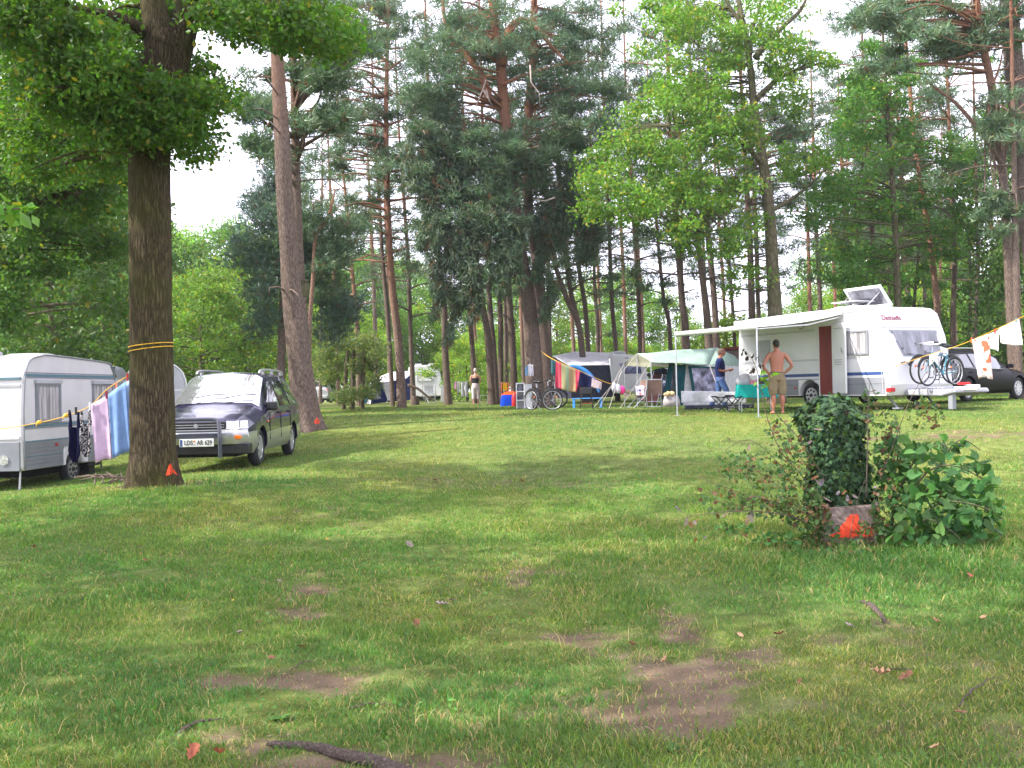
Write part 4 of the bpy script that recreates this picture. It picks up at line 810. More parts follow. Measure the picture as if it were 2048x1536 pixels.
for sx in (-1, 1):
    b = MB(); b.faces([(sx * .48, -.055, .665), (sx * .68, -.02, .665), (sx * .68, -.005, .79), (sx * .48, -.035, .79), (sx * .48, .05, .665), (sx * .68, .08, .665), (sx * .68, .08, .79), (sx * .48, .05, .79)], [(0, 1, 2, 3), (4, 5, 6, 7), (0, 1, 5, 4), (3, 2, 6, 7), (0, 3, 7, 4), (1, 2, 6, 5)]); b.build('headlight', M['lamp_glass'], mv, bevel=.008)
    b = MB(); b.faces([(sx * .69, -.015, .665), (sx * .80, .09, .67), (sx * .795, .1, .79), (sx * .69, -.0, .79), (sx * .69, .12, .665), (sx * .79, .2, .67), (sx * .78, .2, .79), (sx * .69, .12, .79)], [(0, 1, 2, 3), (4, 5, 6, 7), (0, 1, 5, 4), (3, 2, 6, 7), (0, 3, 7, 4), (1, 2, 6, 5)]); b.build('side_light', M['lamp_glass'], mv, bevel=.006)
    b = MB(); b.box(sx * .62 - .11, sx * .62 + .11, -.12, -.06, .50, .565); b.build('indicator', M['orange_lamp'], mv, bevel=.01)
    m_ = thing_part('door_mirror', mv, (sx * .90, 1.42, 1.0)); b = MB(); b.box(-.1, .1, -.05, .05, -.07, .08); b.build('housing', M['black'], m_, bevel=.03); b = MB(); b.box(-.085, .085, .051, .056, -.055, .065); b.build('mirror_glass', M['glass'], m_)
    rr_ = thing_part('roof_rail', mv, (sx * .56, 0, 0)); b = MB(); q_, w_ = smooth_path([(0, 2.0, 1.59), (0, 2.06, 1.635), (0, 2.4, 1.66), (0, 3.4, 1.665), (0, 3.9, 1.64), (0, 4.0, 1.58)], [.022] * 6, 4); b.tube(q_, w_, 8); b.build('bar', M['silver'], rr_, smooth=True)
    for s in (2.3, 3.05, 3.8):
        if sx > 0 or s != 3.05: b = MB(); b.box(-.02, .02, s - .05, s + .05, 1.57, 1.655); b.build('foot', M['silver'], rr_)
    for s in (2.3, 3.2):
        b = MB(); b.box(sx * .855, sx * .885, s - .16, s - .02, .86, .90); b.build('door_handle', M['black'], mv, bevel=.01)
    b = MB(); [b.box(sx * .862 - .004, sx * .862 + .004, s - .004, s + .004, .42, .9) for s in (1.45, 2.37, 3.27)]; b.build('door_gap', M['dark'], mv)
    b = MB(); b.ball((sx * .86, 1.32, .74), (.012, .04, .02)); b.build('side_repeater', M['orange_lamp'], mv)
q_, w_ = smooth_path([(-.42, -.2, .22), (-.42, -.22, .5), (-.41, -.2, .72), (-.34, -.16, .82), (0, -.15, .83), (.34, -.16, .82), (.41, -.2, .72), (.42, -.22, .5), (.42, -.2, .22)], [.032] * 9, 5)
b = MB(); b.tube(q_, w_, 10); b.tube([(-.41, -.2, .64), (.41, -.2, .64)], .016, 8); b.box(-.39, .39, -.2, -.17, .53, .60); b.build('bull_bar', mat('grey_painted_steel', (.05, .055, .08), .35, var=.08, coat=.6), mv, smooth='a')
p_ = thing_part('number_plate', mv, (.06, -.235, .46)); b = MB(); b.box(-.27, .27, 0, .012, -.062, .062); b.build('plate', M['plate'], p_, bevel=.006)
b = MB(); b.box(-.262, -.225, -.003, 0, -.055, .055); b.build('blue_band', M['blue_stripe'], p_)
text('lettering', 'LDS', .105, M['ink'], p_, (-.128, -.003, 0), (1, 0, 0), (0, 0, 1), .0015, .0015, .78); text('lettering', 'AR 629', .105, M['ink'], p_, (.125, -.003, 0), (1, 0, 0), (0, 0, 1), .0015, .0015, .74)
b = MB(); b.disc((-.035, -.004, .025), 'y', .016, .004); b.build('seal', M['orange_lamp'], p_); b = MB(); b.disc((-.035, -.004, -.022), 'y', .017, .004); b.build('seal', M['lgrey'], p_)
b = MB(); b.tube([(.42, 1.95, 1.55), (.38, 2.05, 1.75), (.33, 2.1, 2.05)], [.006, .004, .002], 5); b.build('aerial', M['black'], mv)
for x0, x1, s0 in ((.08, .62, 1.12), (-.42, .12, 1.14)):
    b = MB(); b.tube([surf(s0, .1, .03) + Vector((x0, 0, .01)), surf(s0 + .06, .1, .03) + Vector(((x0 + x1) / 2, 0, .012)), surf(s0 + .09, .1, .03) + Vector((x1, 0, 0))], .009, 5); b.build('wiper', M['black'], mv)
# --- black estate right
rw = onG(2037, 29.3); STE = [(0, .34, .56, .68, .70, .74, .60), (.1, .27, .62, .76, .84, .86, .72), (.6, .22, .72, .86, .88, .89, .78), (1.3, .22, .82, .93, .89, .9, .78), (2.0, .22, .86, 1.34, .89, .9, .66), (2.3, .22, .88, 1.43, .89, .9, .62), (3.2, .22, .9, 1.46, .89, .9, .62), (4.2, .22, .93, 1.42, .89, .89, .60), (4.62, .25, .95, 1.22, .88, .88, .60), (4.8, .3, .9, 1.0, .85, .86, .66), (4.85, .34, .8, .92, .8, .8, .6)]
# the car's rear is at its left; it faces right
be, _, _ = car('estate_car', 'black estate car parked behind the drawbar of the right caravan', 'car', 4.85, STE, 'car_black', (.95, 3.75), .33, (1.32, 2.25), ((1.95, 2.6), (2.68, 3.4), (3.5, 4.25)), (4.3, 4.72), None, (0, 0, 0), 0, hubn=10)
ang = R(126.9); be.rotation_euler = (0, 0, ang)
fd = Vector((-math.sin(ang), math.cos(ang))); sdv = Vector((math.cos(ang), math.sin(ang)))   # +Y local (rearwards), +X local
be.location = (rw.x - fd.x * .95 + sdv.x * .85, rw.y - fd.y * .95 + sdv.y * .85, rw.z)
for sx in (-1, 1):
    b = MB(); b.box(sx * .74 - .1, sx * .74 + .1, 4.72, 4.84, .76, .92); b.build('tail_light', M['red'], be, bevel=.02)
    b = MB(); b.tube([(sx * .58, 2.4, 1.50), (sx * .58, 4.2, 1.49)], .016, 6); b.build('roof_rail', M['silver'], be)
    b = MB(); b.box(sx * 1.0 - .1, sx * 1.0 + .1, 1.66, 1.76, .92, 1.04); b.build('door_mirror', M['car_black'], be, bevel=.03)
    b = MB(); b.tube([(sx * .915, 1.9, .895), (sx * .92, 3.2, .915), (sx * .905, 4.3, .945)], .010, 6); b.build('trim_strip', M['silver'], be)
    for s in (2.75, 3.55): b = MB(); b.box(sx * .9, sx * .93, s, s + .16, .80, .83); b.build('door_handle', M['car_black'], be, bevel=.01)
# --- small silver hatchback far left, seen from behind
STH = [(0, .34, .56, .68, .66, .68, .56), (.1, .25, .62, .78, .78, .8, .7), (.9, .22, .78, .95, .82, .83, .7), (1.6, .22, .86, 1.36, .82, .83, .6), (2.4, .22, .88, 1.45, .82, .83, .6), (3.3, .24, .9, 1.42, .82, .82, .58), (3.75, .28, .92, 1.1, .8, .8, .62), (3.9, .32, .86, .94, .76, .76, .6)]
sh, _, _ = car('hatchback', 'small silver hatchback seen from behind, far away right of the near pine', 'car', 3.9, STH, 'silver', (.75, 3.15), .29, (.95, 1.6), ((1.5, 2.2), (2.3, 3.1)), (3.32, 3.72), None, (0, 0, 0), 0)
q = onG(652, 70); sh.rotation_euler = (0, 0, R(172)); sh.location = (q.x, q.y + 3.6, q.z)
for sx in (-1, 1): b = MB(); b.box(sx * .68 - .1, sx * .68 + .1, 3.7, 3.86, .72, .96); b.build('tail_light', M['red'], sh, bevel=.02)
b = MB(); b.box(-.72, .72, 3.8, 3.98, .34, .55); b.build('rear_bumper', M['silver'], sh, bevel=.04); b = MB(); b.box(-.26, .26, 3.9, 3.93, .64, .75); b.build('number_plate', M['lgrey'], sh)
# --- dark blue car behind the green tent
bc, _, _ = car('parked_car', 'dark blue car partly hidden behind the folding chairs and green tent', 'car', 4.2, [(a * 4.2 / 4.85, *r_) for a, *r_ in STE], 'car_blue', (.85, 3.25), .3, (1.15, 1.9), ((1.7, 2.4), (2.5, 3.3)), None, None, (0, 0, 0), 0)
q = onG(1322, 41); bc.rotation_euler = (0, 0, R(-25)); bc.location = q
for sx in (-1, 1): b = MB(); b.box(sx * .62 - .14, sx * .62 + .14, -.02, .06, .56, .68); b.build('headlight', M['lamp_glass'], bc, bevel=.03)
# ---------------------------------------------------------------- caravans
def caravan(name, label, prof, W, shell, loc, rz, wheel_x, wr=.32, bev=.05, group=None, hub='silver', arch=True):
    t = thing(name, label, 'caravan', loc, rz, group); b = MB(); pr = list(prof)
    b.prism(pr, 0, W); body = b.build('body', M[shell], t)
    if arch:
        c = MB(); c.disc((wheel_x, 0, wr), 'y', wr * 1.22, .6, 28); co = c.build('c', M['dark'], t); bpy.context.view_layer.update(); cut(body, [co]); drop([co])
    q = body.modifiers.new('b', 'BEVEL'); q.width = bev; q.segments = 4; q.limit_method = 'ANGLE'; q.angle_limit = R(50)
    body.data.polygons.foreach_set('use_smooth', [True] * len(body.data.polygons)); body.data.set_sharp_from_angle(angle=R(30))
    for y in (.12, W - .12):
        w_ = thing_part('wheel', t, (wheel_x, y, wr)); b = MB(); b.wheelring((0, 0, 0), 'y', wr * .8, wr * .2, 28, 8, 1.3); b.build('tyre', M['rubber'], w_, smooth=True)
        b = MB(); b.disc((0, -.03, 0), 'y', wr * .6, .08, 24); b.build('rim', M[hub], w_, smooth='a')
        b = MB(); [b.disc((wr * .42 * math.cos(a), -.075, wr * .42 * math.sin(a)), 'y', wr * .09, .02, 8) for a in np.arange(0, 6.28, .785)]; b.disc((0, -.08, 0), 'y', wr * .14, .03, 12); b.build('hub_detail', M['black'], w_)
    b = MB(); b.box(wheel_x - 1.2, wheel_x + 1.2, .3, W - .3, wr * .8, wr * 1.3); b.build('axle', M['dark'], t)
    return t, body
def strip(t, name, x0, x1, z0, z1, m, y=-.006, th=.012, zr=None):
    b = MB(); a0, a1 = z0 if hasattr(z0, '__len__') else (z0, z0); c0, c1 = z1 if hasattr(z1, '__len__') else (z1, z1)
    b.faces([(x0, y, a0), (x1, y, a1), (x1, y, c1), (x0, y, c0), (x0, y + th, a0), (x1, y + th, a1), (x1, y + th, c1), (x0, y + th, c0)], [(0, 1, 2, 3), (7, 6, 5, 4), (0, 4, 5, 1), (1, 5, 6, 2), (2, 6, 7, 3), (3, 7, 4, 0)]); return b.build(name, M[m], t)
def window(t, x0, x1, z0, z1, y=-.012, frame='grey_panel', pane='screen', hood=False, fr=.05):
    w_ = thing_part('window', t, (0, 0, 0)); b = MB(); yo = y - .03
    for a in ((x0, x1, z0, z0 + fr), (x0, x1, z1 - fr, z1), (x0, x0 + fr, z0 + fr, z1 - fr), (x1 - fr, x1, z0 + fr, z1 - fr)): b.box(a[0], a[1], yo, .004, a[2], a[3])
    b.build('frame', M[frame], w_); b = MB(); b.box(x0 + fr, x1 - fr, y - .012, .003, z0 + fr, z1 - fr); b.build('pane', M[pane], w_)
    if hood: b = MB(); b.box(x0 - .03, x1 + .03, yo - .02, .003, z1 - .01, z1 + .06); b.build('hood', M['lgrey'], w_)
    return w_
# white caravan at the left edge: local x runs away from the viewer, side faces right
O = Vector((P(48, 955, 18.1).x, 18.1, -.22)); rzL = math.pi / 2 - R(3); dX = (math.cos(rzL), math.sin(rzL))
def LX(px, py): return on_plane(px, py, O, dX)
lc, lbody = caravan('caravan', 'old white caravan with grey lower panels and teal stripes at the left edge', [(.02, .42), (0, .5), (.0, 1.35), (.06, 2.05), (.14, 2.32), (.3, 2.47), (.62, 2.54), (1.1, 2.57), (3.3, 2.49), (3.55, 2.42), (3.68, 2.25), (3.74, 1.9), (3.78, 1.0), (3.76, .38)], 2.15, 'cream', O, rzL, 1.9, .31, .07)
X0 = .035; X1 = 3.72
strip(lc, 'lower_panel', X0, 1.46, .43, .93, 'grey_panel'); strip(lc, 'lower_panel', 2.34, X1, .43, .93, 'grey_panel'); strip(lc, 'lower_panel', 1.46, 2.34, .78, .93, 'grey_panel')
for z0, z1, m in ((.93, .955, 'teal_stripe'), (1.175, 1.20, 'grey_panel'), (1.205, 1.25, 'teal_stripe'), (1.26, 1.27, 'grey_panel'), (2.11, 2.13, 'grey_panel'), (2.135, 2.185, 'teal_stripe'), (2.20, 2.215, 'grey_panel'), (.66, .675, 'teal_stripe')):
    strip(lc, 'stripe', X0 + .03, X1 - .02 if z0 > .7 else 1.44, z0, z1, m, -.012)
for z in (.52, .60, .74, .82, .88): strip(lc, 'groove', X0, 1.44, z, z + .008, 'grey_panel', -.012); strip(lc, 'groove', 2.36, X1, z, z + .008, 'grey_panel', -.012)
b = MB(); q_, w_ = smooth_path([(.02, -.012, .45), (.0, -.012, 1.35), (.06, -.012, 2.02), (.14, -.012, 2.3), (.3, -.012, 2.45), (.62, -.012, 2.52), (1.1, -.012, 2.55), (3.3, -.012, 2.47), (3.55, -.012, 2.4), (3.67, -.012, 2.24), (3.72, -.012, 1.9), (3.76, -.012, .45)], [.016] * 12, 3); b.tube(q_, w_, 6); b.build('corner_rail', M['grey_panel'], lc, smooth=True)
a, _ = LX(70, 800); c, _ = LX(119, 800); a2, _ = LX(184, 800); c2, _ = LX(224, 800)
window(lc, a, c, 1.28, 2.02, hood=True, pane='curtain', fr=.06); window(lc, a2, c2, 1.34, 2.02, hood=True, pane='curtain', fr=.05)
b = MB(); b.box(1.42, 1.48, -.03, .01, .42, .74); b.box(2.32, 2.38, -.03, .01, .42, .74); b.build('wheel_arch_trim', M['white'], lc, bevel=.01)
a, z = LX(112, 889); b = MB(); b.box(a - .04, a + .04, -.03, 0, z - .025, z + .025); b.build('side_marker', M['red'], lc, bevel=.008)
for y0 in (.35, 1.8): b = MB(); b.disc((-.02, y0 if y0 < 1 else y0, .62), 'x', .09, .05, 20); b.build('front_reflector', M['lamp_glass'], lc)
b = MB(); b.box(-.03, .03, .06, 2.09, .42, .95); b.build('front_panel', M['grey_panel'], lc, bevel=.01)
for z, m in ((1.0, 'white'), (1.95, 'lgrey'), (2.08, 'teal_stripe')): b = MB(); b.box(-.035 + (.07 if z > 1.9 else 0), .02 + (.08 if z > 1.9 else 0), .06, 2.09, z, z + .045); b.build('front_band', M[m], lc)
for x, y, rx, ry, h in ((.65, 1.2, .35, .35, .1), (2.0, .9, .42, .4, .07), (.25, 1.95, .25, .25, .14)): b = MB(); b.loft([(x, y, 2.5, rx, ry, 4), (x, y, 2.56 + h * .6, rx, ry, 4), (x, y, 2.56 + h, rx * .8, ry * .8, 4)], 20); b.build('roof_hatch', M['lgrey'], lc, smooth='a')
b = MB(); b.box(2.7, 2.95, .1, .4, -.08, .4); b.box(2.55, 3.1, .05, .45, .3, .36); b.build('step', M['black'], lc, bevel=.02)
b = MB(); [b.tube([(3.5, y, .45), (3.62, y, .02)], .02, 6) for y in (.25, 1.9)]; b.tube([(.25, .2, .45), (.2, .2, 0)], .02, 6); b.build('corner_steady', M['silver'], lc)
# second caravan further back behind the big oak (blueish, round ended)
q = onG(112, 27.0); O2 = Vector((q.x, q.y, q.z - .15)); rz2 = R(23)
c2_, _ = caravan('caravan', 'pale blue-grey caravan with arched roof mostly hidden behind the big oak', [(0, .4), (0, 1.3), (.1, 2.0), (.35, 2.3), (.8, 2.42), (1.5, 2.44), (2.0, 2.3), (2.25, 1.9), (2.3, .4)], 4.2, 'lgrey', O2 + Vector((-.3, 0, .1)), rz2, 1.1, .3, .1, arch=False)
strip(c2_, 'stripe', .03, 2.25, 1.62, 1.68, 'teal_stripe'); strip(c2_, 'stripe', .03, 2.25, 1.9, 1.98, 'white'); window(c2_, .35, 1.9, .95, 1.5)
# caravan seen further right between the oak and the minivan
q = onG(352, 26); c3_, _ = caravan('caravan', 'round-roofed pale caravan end between the big oak and the minivan', [(0, .4), (-.03, 1.3), (.05, 1.9), (.3, 2.1), (.7, 2.18), (1.1, 2.12), (1.4, 1.85), (1.5, 1.4), (1.52, .4)], 4, 'lgrey', (q.x - 1.25, q.y, q.z - .05), R(22), .8, .3, .08, arch=False)
strip(c3_, 'stripe', .0, 1.45, 1.40, 1.43, 'white'); b = MB(); q_, w_ = smooth_path([(0, -.01, .45), (-.03, -.01, 1.3), (.05, -.01, 1.9), (.3, -.01, 2.1), (.7, -.01, 2.18), (1.1, -.01, 2.12), (1.4, -.01, 1.85), (1.5, -.01, 1.4)], [.02] * 8, 3); b.tube(q_, w_, 6); b.build('roof_trim', M['white'], c3_)
# --- the big caravan at the right. local x from its rear (left, far) to its front (right, near)
PA_ = P(1480, 806, 29.0); PB_ = P(1775, 806, 24.2); O = Vector((PA_.x, PA_.y, .84)); dv = Vector((PB_.x - PA_.x, PB_.y - PA_.y)); LEN = dv.length; rzD = math.atan2(dv.y, dv.x); dX = (dv.x / LEN, dv.y / LEN)
def DX(px, py): return on_plane(px, py, O, dX)
_, ztop = DX(1735, 611); _, zb = DX(1700, 808)
zt = ztop
print('caravan', LEN, zt, zb, DX(1640, 757), DX(1560, 678))
W_ = 2.25
prof = [(0, .32), (-.02, 1.2), (.02, zt - .35), (.12, zt - .12), (.4, zt - .03), (LEN * .5, zt), (LEN - .75, zt), (LEN - .55, zt - .04), (LEN - .36, zt - .18), (LEN - .14, zt - .75), (LEN - .03, zt - 1.3), (LEN + .03, .75), (LEN + .05, .5), (LEN - .05, .30)]
wx, _ = DX(1620, 790)
dc, dbody = caravan('caravan', 'large white caravan with blue stripe, open brown door and raised skylight', prof, W_, 'white_shell', O, rzD, wx, .33, .09)
def sx_(px, py=740): return DX(px, py)[0]
dr0, dr1 = sx_(1640), sx_(1668); dl1 = sx_(1688)
for x0, x1 in ((.04, wx - .42), (wx + .42, dr0 - .04), (dr1 + .06, LEN - .06)): strip(dc, 'lower_panel', x0, x1, .34, .76, 'grey_panel')
for x0, x1 in ((.04, wx - .42), (wx + .42, dr0 - .04), (dr1 + .06, LEN - .06)): strip(dc, 'groove', x0, x1, .60, .606, 'black', -.009)
strip(dc, 'lower_panel', wx - .42, wx + .42, .74, .76, 'grey_panel')
_, zs1 = DX(1700, 752); _, zs2 = DX(1700, 760); print('stripe', zs1, zs2)
for x0, x1 in ((.04, dr0 - .04), (dr1 + .06, LEN - .1)):
    strip(dc, 'stripe', x0, x1, .82, .90, 'blue_stripe', -.008); strip(dc, 'stripe', x0, x1, .765, .80, 'white', -.008)
    for z in (1.24, 1.268, 2.02, 2.05): strip(dc, 'trim_line', x0, x1 - (.12 if z > 2 else 0), z, z + .008, 'grey_panel', -.006)
# doorway: dark recess, red-brown interior wall, frame and open leaf
b = MB(); b.box(dr0 - .03, dr0, -.02, .01, .34, 2.12); b.box(dr1, dr1 + .03, -.02, .01, .34, 2.12); b.box(dr0 - .03, dr1 + .03, -.02, .01, 2.12, 2.15); b.box(dr0 - .03, dr1 + .03, -.02, .01, .31, .34); b.build('door_frame', M['white'], dc, bevel=.006)
b = MB(); b.box(dr0, dr1, -.008, .004, .34, 2.12); b.build('doorway_panel', M['redbrown'], dc)
dl = thing_part('door', dc, (dr1 + .03, -.03, 0), R(-8)); b = MB(); b.box(0, .55, -.07, -.01, .36, 2.16); b.build('door_leaf', M['white'], dl, bevel=.03)
for z, e in ((1.16, .12), (1.22, .12), (1.10, .12), (2.02, .1)): b = MB(); b.box(e, .55 - e, -.078, -.068, z, z + .02); b.build('moulding', M['lgrey'], dl)
b = MB(); b.box(.42, .5, -.11, -.07, 1.42, 1.54); b.build('handle', M['silver'], dl, bevel=.01)
x0, z0 = DX(1692, 711); x1, z1 = DX(1737, 659); window(dc, x0, x1, z0, z1, pane='curtain', frame='grey_panel', fr=.05)
x0, z0 = DX(1516, 724); x1, z1 = DX(1540, 680); window(dc, x0, x1, z0, z1, pane='lgrey', frame='lgrey', fr=.03)
x, z = DX(1604, 652); b = MB(); b.disc((x, -.03, z), 'y', .1, .06, 20); b.build('awning_lamp', M['lgrey'], dc, bevel=.01); b = MB(); b.disc((x, -.065, z), 'y', .06, .02, 16); b.build('lamp_glass', M['plate'], dc)
x, z = DX(1606, 787); b = MB(); b.box(x - .3, x - .24, -.02, 0, .5, .55); b.build('side_marker', M['red'], dc)
b = MB(); b.box(dr0 - .05, dl1, -.32, -.03, .05, .22); b.build('step', M['grey_panel'], dc, bevel=.02)
# front face (local +x), sloping shell with window, rails, lamps
def fx(z): return float(np.interp(z, [.3, .5, .75, zt - 1.3, zt - .75, zt - .18, zt - .04], [LEN - .05, LEN + .05, LEN + .03, LEN - .03, LEN - .14, LEN - .36, LEN - .55]))
def fpatch(name, pts, m, off=.012, th=.02, mats=None, parent=None, bevel=0):  # pts (y,z)
    b = MB(); n = len(pts); f = [(fx(z) + off, y, z) for y, z in pts]; k = [(fx(z) - th, y, z) for y, z in pts]
    b.faces(f + k, [tuple(range(n)), tuple(range(n, 2 * n))[::-1]] + [(i, (i + 1) % n, n + (i + 1) % n, n + i) for i in range(n)]); return b.build(name, M[m], parent or dc, bevel=bevel)
OF = O + Vector((dX[0] * (LEN - .1), dX[1] * (LEN - .1), 0)); dYv = (-dX[1], dX[0])
def FY(px, py): return on_plane(px, py, OF, dYv)
wa, wz1 = FY(1783, 662); wb, _ = FY(1890, 662); wc, wz0 = FY(1806, 709); wd, _ = FY(1893, 700); print('front', FY(1909, 700), wa, wz1, wb, wc, wz0)
wz1 = min(wz1, zt - .55)
wz0 = wz1 - .58
wf = thing_part('window', dc, (0, 0, 0)); fpatch('frame', [(.30, wz1 + .03), (.62, wz0 - .04), (1.98, wz0 - .04), (1.98, wz1 + .03)], 'grey_panel', .014, parent=wf); fpatch('pane', [(.37, wz1), (.66, wz0), (1.94, wz0), (1.94, wz1)], 'screen', .02, parent=wf)
for z0_, z1_, m in ((wz1 + .10, wz1 + .16, 'lgrey'), (wz1 + .05, wz1 + .075, 'white')): fpatch('front_rail', [(.05, z0_), (2.2, z0_), (2.2, z1_), (.05, z1_)], m, .02)
fpatch('gas_locker_lid', [(1.0, .5), (2.15, .5), (2.15, 1.15), (1.22, 1.15), (1.12, 1.02)], 'white_shell', .012, .02, bevel=.01)
fpatch('lower_moulding', [(.03, .34), (2.2, .34), (2.2, .56), (.03, .56)], 'white', .05, .05, bevel=.02)
for y in (.12, 2.1): b = MB(); b.disc((fx(wz1 - .05) + .01, y, wz1 - .06), 'x', .045, .03, 14); b.build('position_lamp', M['lamp_glass'], dc)
b = MB(); b.tube([(fx(1.12) + .01, .5, 1.10), (fx(1.12) + .07, .55, 1.12), (fx(1.1) + .07, .72, 1.08), (fx(1.1) + .01, .76, 1.05)], .016, 6); b.build('grab_handle', M['black'], dc)
b = MB(); b.box(LEN - .04, LEN + .11, -.005, .16, .40, .50); b.build('front_lamp', M['red'], dc, bevel=.01)
zL = (wz1 + .16 + zt - .1) / 2 - .02; sl = Vector((fx(zL + .1) - fx(zL - .1), 0, .2)).normalized()
text('lettering', 'Dethleffs', .18, M['magenta'], dc, (fx(zL) + .016, .52, zL), (0, 1, 0), sl, .002, .002, 1.02)
# seams, roof rails, roof hatches, skylight
b = MB(); q_, w_ = smooth_path([(LEN - .7, -.006, zt - .02), (LEN - .5, -.008, zt - .2), (LEN - .28, -.008, zt - .8), (LEN - .17, -.008, zt - 1.35), (LEN - .12, -.008, .35)], [.012] * 5, 4); b.tube(q_, w_, 5); b.build('side_seam', M['lgrey'], dc)
b = MB(); b.box(sx_(1680), LEN - .85, -.02, .06, zt - .13, zt - .04); b.build('awning_rail', M['lgrey'], dc, bevel=.01)
xh, _ = DX(1660, 607); b = MB(); b.box(xh - .35, xh + .35, .5, 1.1, zt + .02, zt + .10); b.box(xh - .42, xh + .42, .45, 1.15, zt + .19, zt + .22); [b.box(xh + a - .02, xh + a + .02, 1.0, 1.06, zt + .05, zt + .2) for a in (-.3, .3)]; b.build('roof_hatch', M['lgrey'], dc, bevel=.01)
xk = sx_(1795) - .55; sk = thing_part('skylight', dc, (LEN - 1.62, .9, zt)); b = MB(); b.box(-.62, .62, -.45, .45, 0, .06); b.build('frame', M['white'], sk, bevel=.01)
Mk = Matrix.Translation((0, .45, .06)) @ Matrix.Rotation(R(-50), 4, 'X'); b = MB(); b.box(-.62, .62, -.66, -.59, 0, .05, Mk); b.box(-.62, .62, -.06, 0, 0, .05, Mk); b.box(-.62, -.55, -.59, -.05, 0, .05, Mk); b.box(.55, .62, -.59, -.05, 0, .05, Mk); b.build('lid_frame', M['white'], sk, bevel=.01)
b = MB(); b.box(-.55, .55, -.59, -.05, .015, .03, Mk); b.build('lid_pane', M['screen'], sk)
for a in (-.5, .5): b = MB(); b.tube([(a, -.3, .06), (a, .15, .42)], .012, 5); b.build('strut', M['silver'], sk)
# awning: cassette, fabric, front tube, legs
aw = thing('roll_out_awning', 'white roll-out awning on two thin poles at the side of the big caravan', 'awning', O, rzD)
# built from the seen corners: near/right end on the caravan, far/left end out over the lawn
ax1 = sx_(1684, 640); ax0 = -.05; prj = 2.45; zA = zt - .16
fl_ = P(1350, 668, 25.6); fr_ = None
I = inv(aw)
pL = P(1350, 829, 24.6); pL_top = P(1351, 668, 24.6); pR = P(1513, 830, 22.9)
eL = I @ P(1351, 668, 24.6); eR = I @ P(1513, 654, 22.9) ; print('awning', eL, eR, ax0, ax1)
a1 = Vector((ax1, -.04, zA)); a0 = Vector((ax0, -.04, zA))
top = [(a0, a1, eR, eL)]
eR2 = eR + (eR - eL) * .0
b = MB(); nU, nV = 10, 6; vsx = []
for i in range(nU + 1):
    for j in range(nV + 1):
        u, v = i / nU, j / nV; p = (a0 * (1 - u) + a1 * u) * (1 - v) + (eL * (1 - u) + eR * u) * v; p.z -= .05 * math.sin(math.pi * v) ; vsx.append(p)
b.faces(vsx, [(i * (nV + 1) + j, (i + 1) * (nV + 1) + j, (i + 1) * (nV + 1) + j + 1, i * (nV + 1) + j + 1) for i in range(nU) for j in range(nV)]); b.build('canopy', cloth('awning_fabric', (.62, .63, .68), trans=.12, bump=.02), aw, smooth=True, solid=.006)
b = MB(); b.box(ax0, ax1 + .05, -.14, 0, zA - .02, zA + .10); b.build('cassette', M['white'], aw, bevel=.03)
b = MB(); b.tube([eL, eR], .055, 10); b.build('front_bar', M['white'], aw, smooth=True)
for p, q_ in ((eL, pL), (eR, pR)):
    f = I @ Vector(q_); f.x, f.y = p.x, p.y; wz = g(*(aw.matrix_basis @ Vector((p.x, p.y, 0))).xy); f.z = wz - O.z; b = MB(); b.tube([p, f], .018, 8); b.box(f.x - .05, f.x + .05, f.y - .05, f.y + .05, f.z, f.z + .02); b.build('leg', M['steel'], aw)
for p, q_ in ((a0, eL), (a1, eR)): b = MB(); m_ = (p + q_) / 2 + Vector((0.25, 0, -.12)); b.tube([p + Vector((0, -.02, -.06)), m_, q_ + Vector((0, 0, -.05))], .018, 6); b.build('arm', M['silver'], aw)
# drawbar with cover, jockey wheel, steady legs, rear bits
b = MB(); b.prism([(LEN + .0, .30), (LEN + .0, .44), (LEN + 1.45, .46), (LEN + 1.5, .36), (LEN + 1.1, .28)], .55, 1.75); b.build('drawbar_cover', mat('drawbar_grey', (.3, .3, .34), .5, var=.1), dc, bevel=.04)
b = MB(); b.tube([(LEN + 1.2, .9, .46), (LEN + 1.75, .9, .44)], .05, 8); b.box(LEN + 1.55, LEN + 1.85, .84, .96, .42, .54); b.build('coupling', M['white'], dc, bevel=.02); b = MB(); b.box(LEN + 1.3, LEN + 1.6, .86, .94, .54, .60); b.build('coupling_handle', M['red'], dc, bevel=.01)
b = MB(); b.tube([(LEN + .5, .8, .4), (LEN + .3, .7, .02)], .035, 6); b.disc((LEN + .25, .7, .07), 'y', .09, .06, 14); b.build('jockey_wheel', M['black'], dc); b = MB(); b.box(LEN + 1.25, LEN + 1.37, .6, .72, -.02, .34); b.build('prop', M['grey_panel'], dc)
b = MB(); b.tube([(LEN - .35, .35, .34), (LEN + .0, .35, .0)], .03, 6); b.tube([(LEN - .5, 1.9, .34), (LEN - .2, 1.9, .0)], .03, 6); b.tube([(.4, .3, .34), (.1, .3, 0)], .03, 6); b.box(LEN - .1, LEN + .1, .27, .43, -.02, .02); b.build('corner_steady', M['grey_panel'], dc)
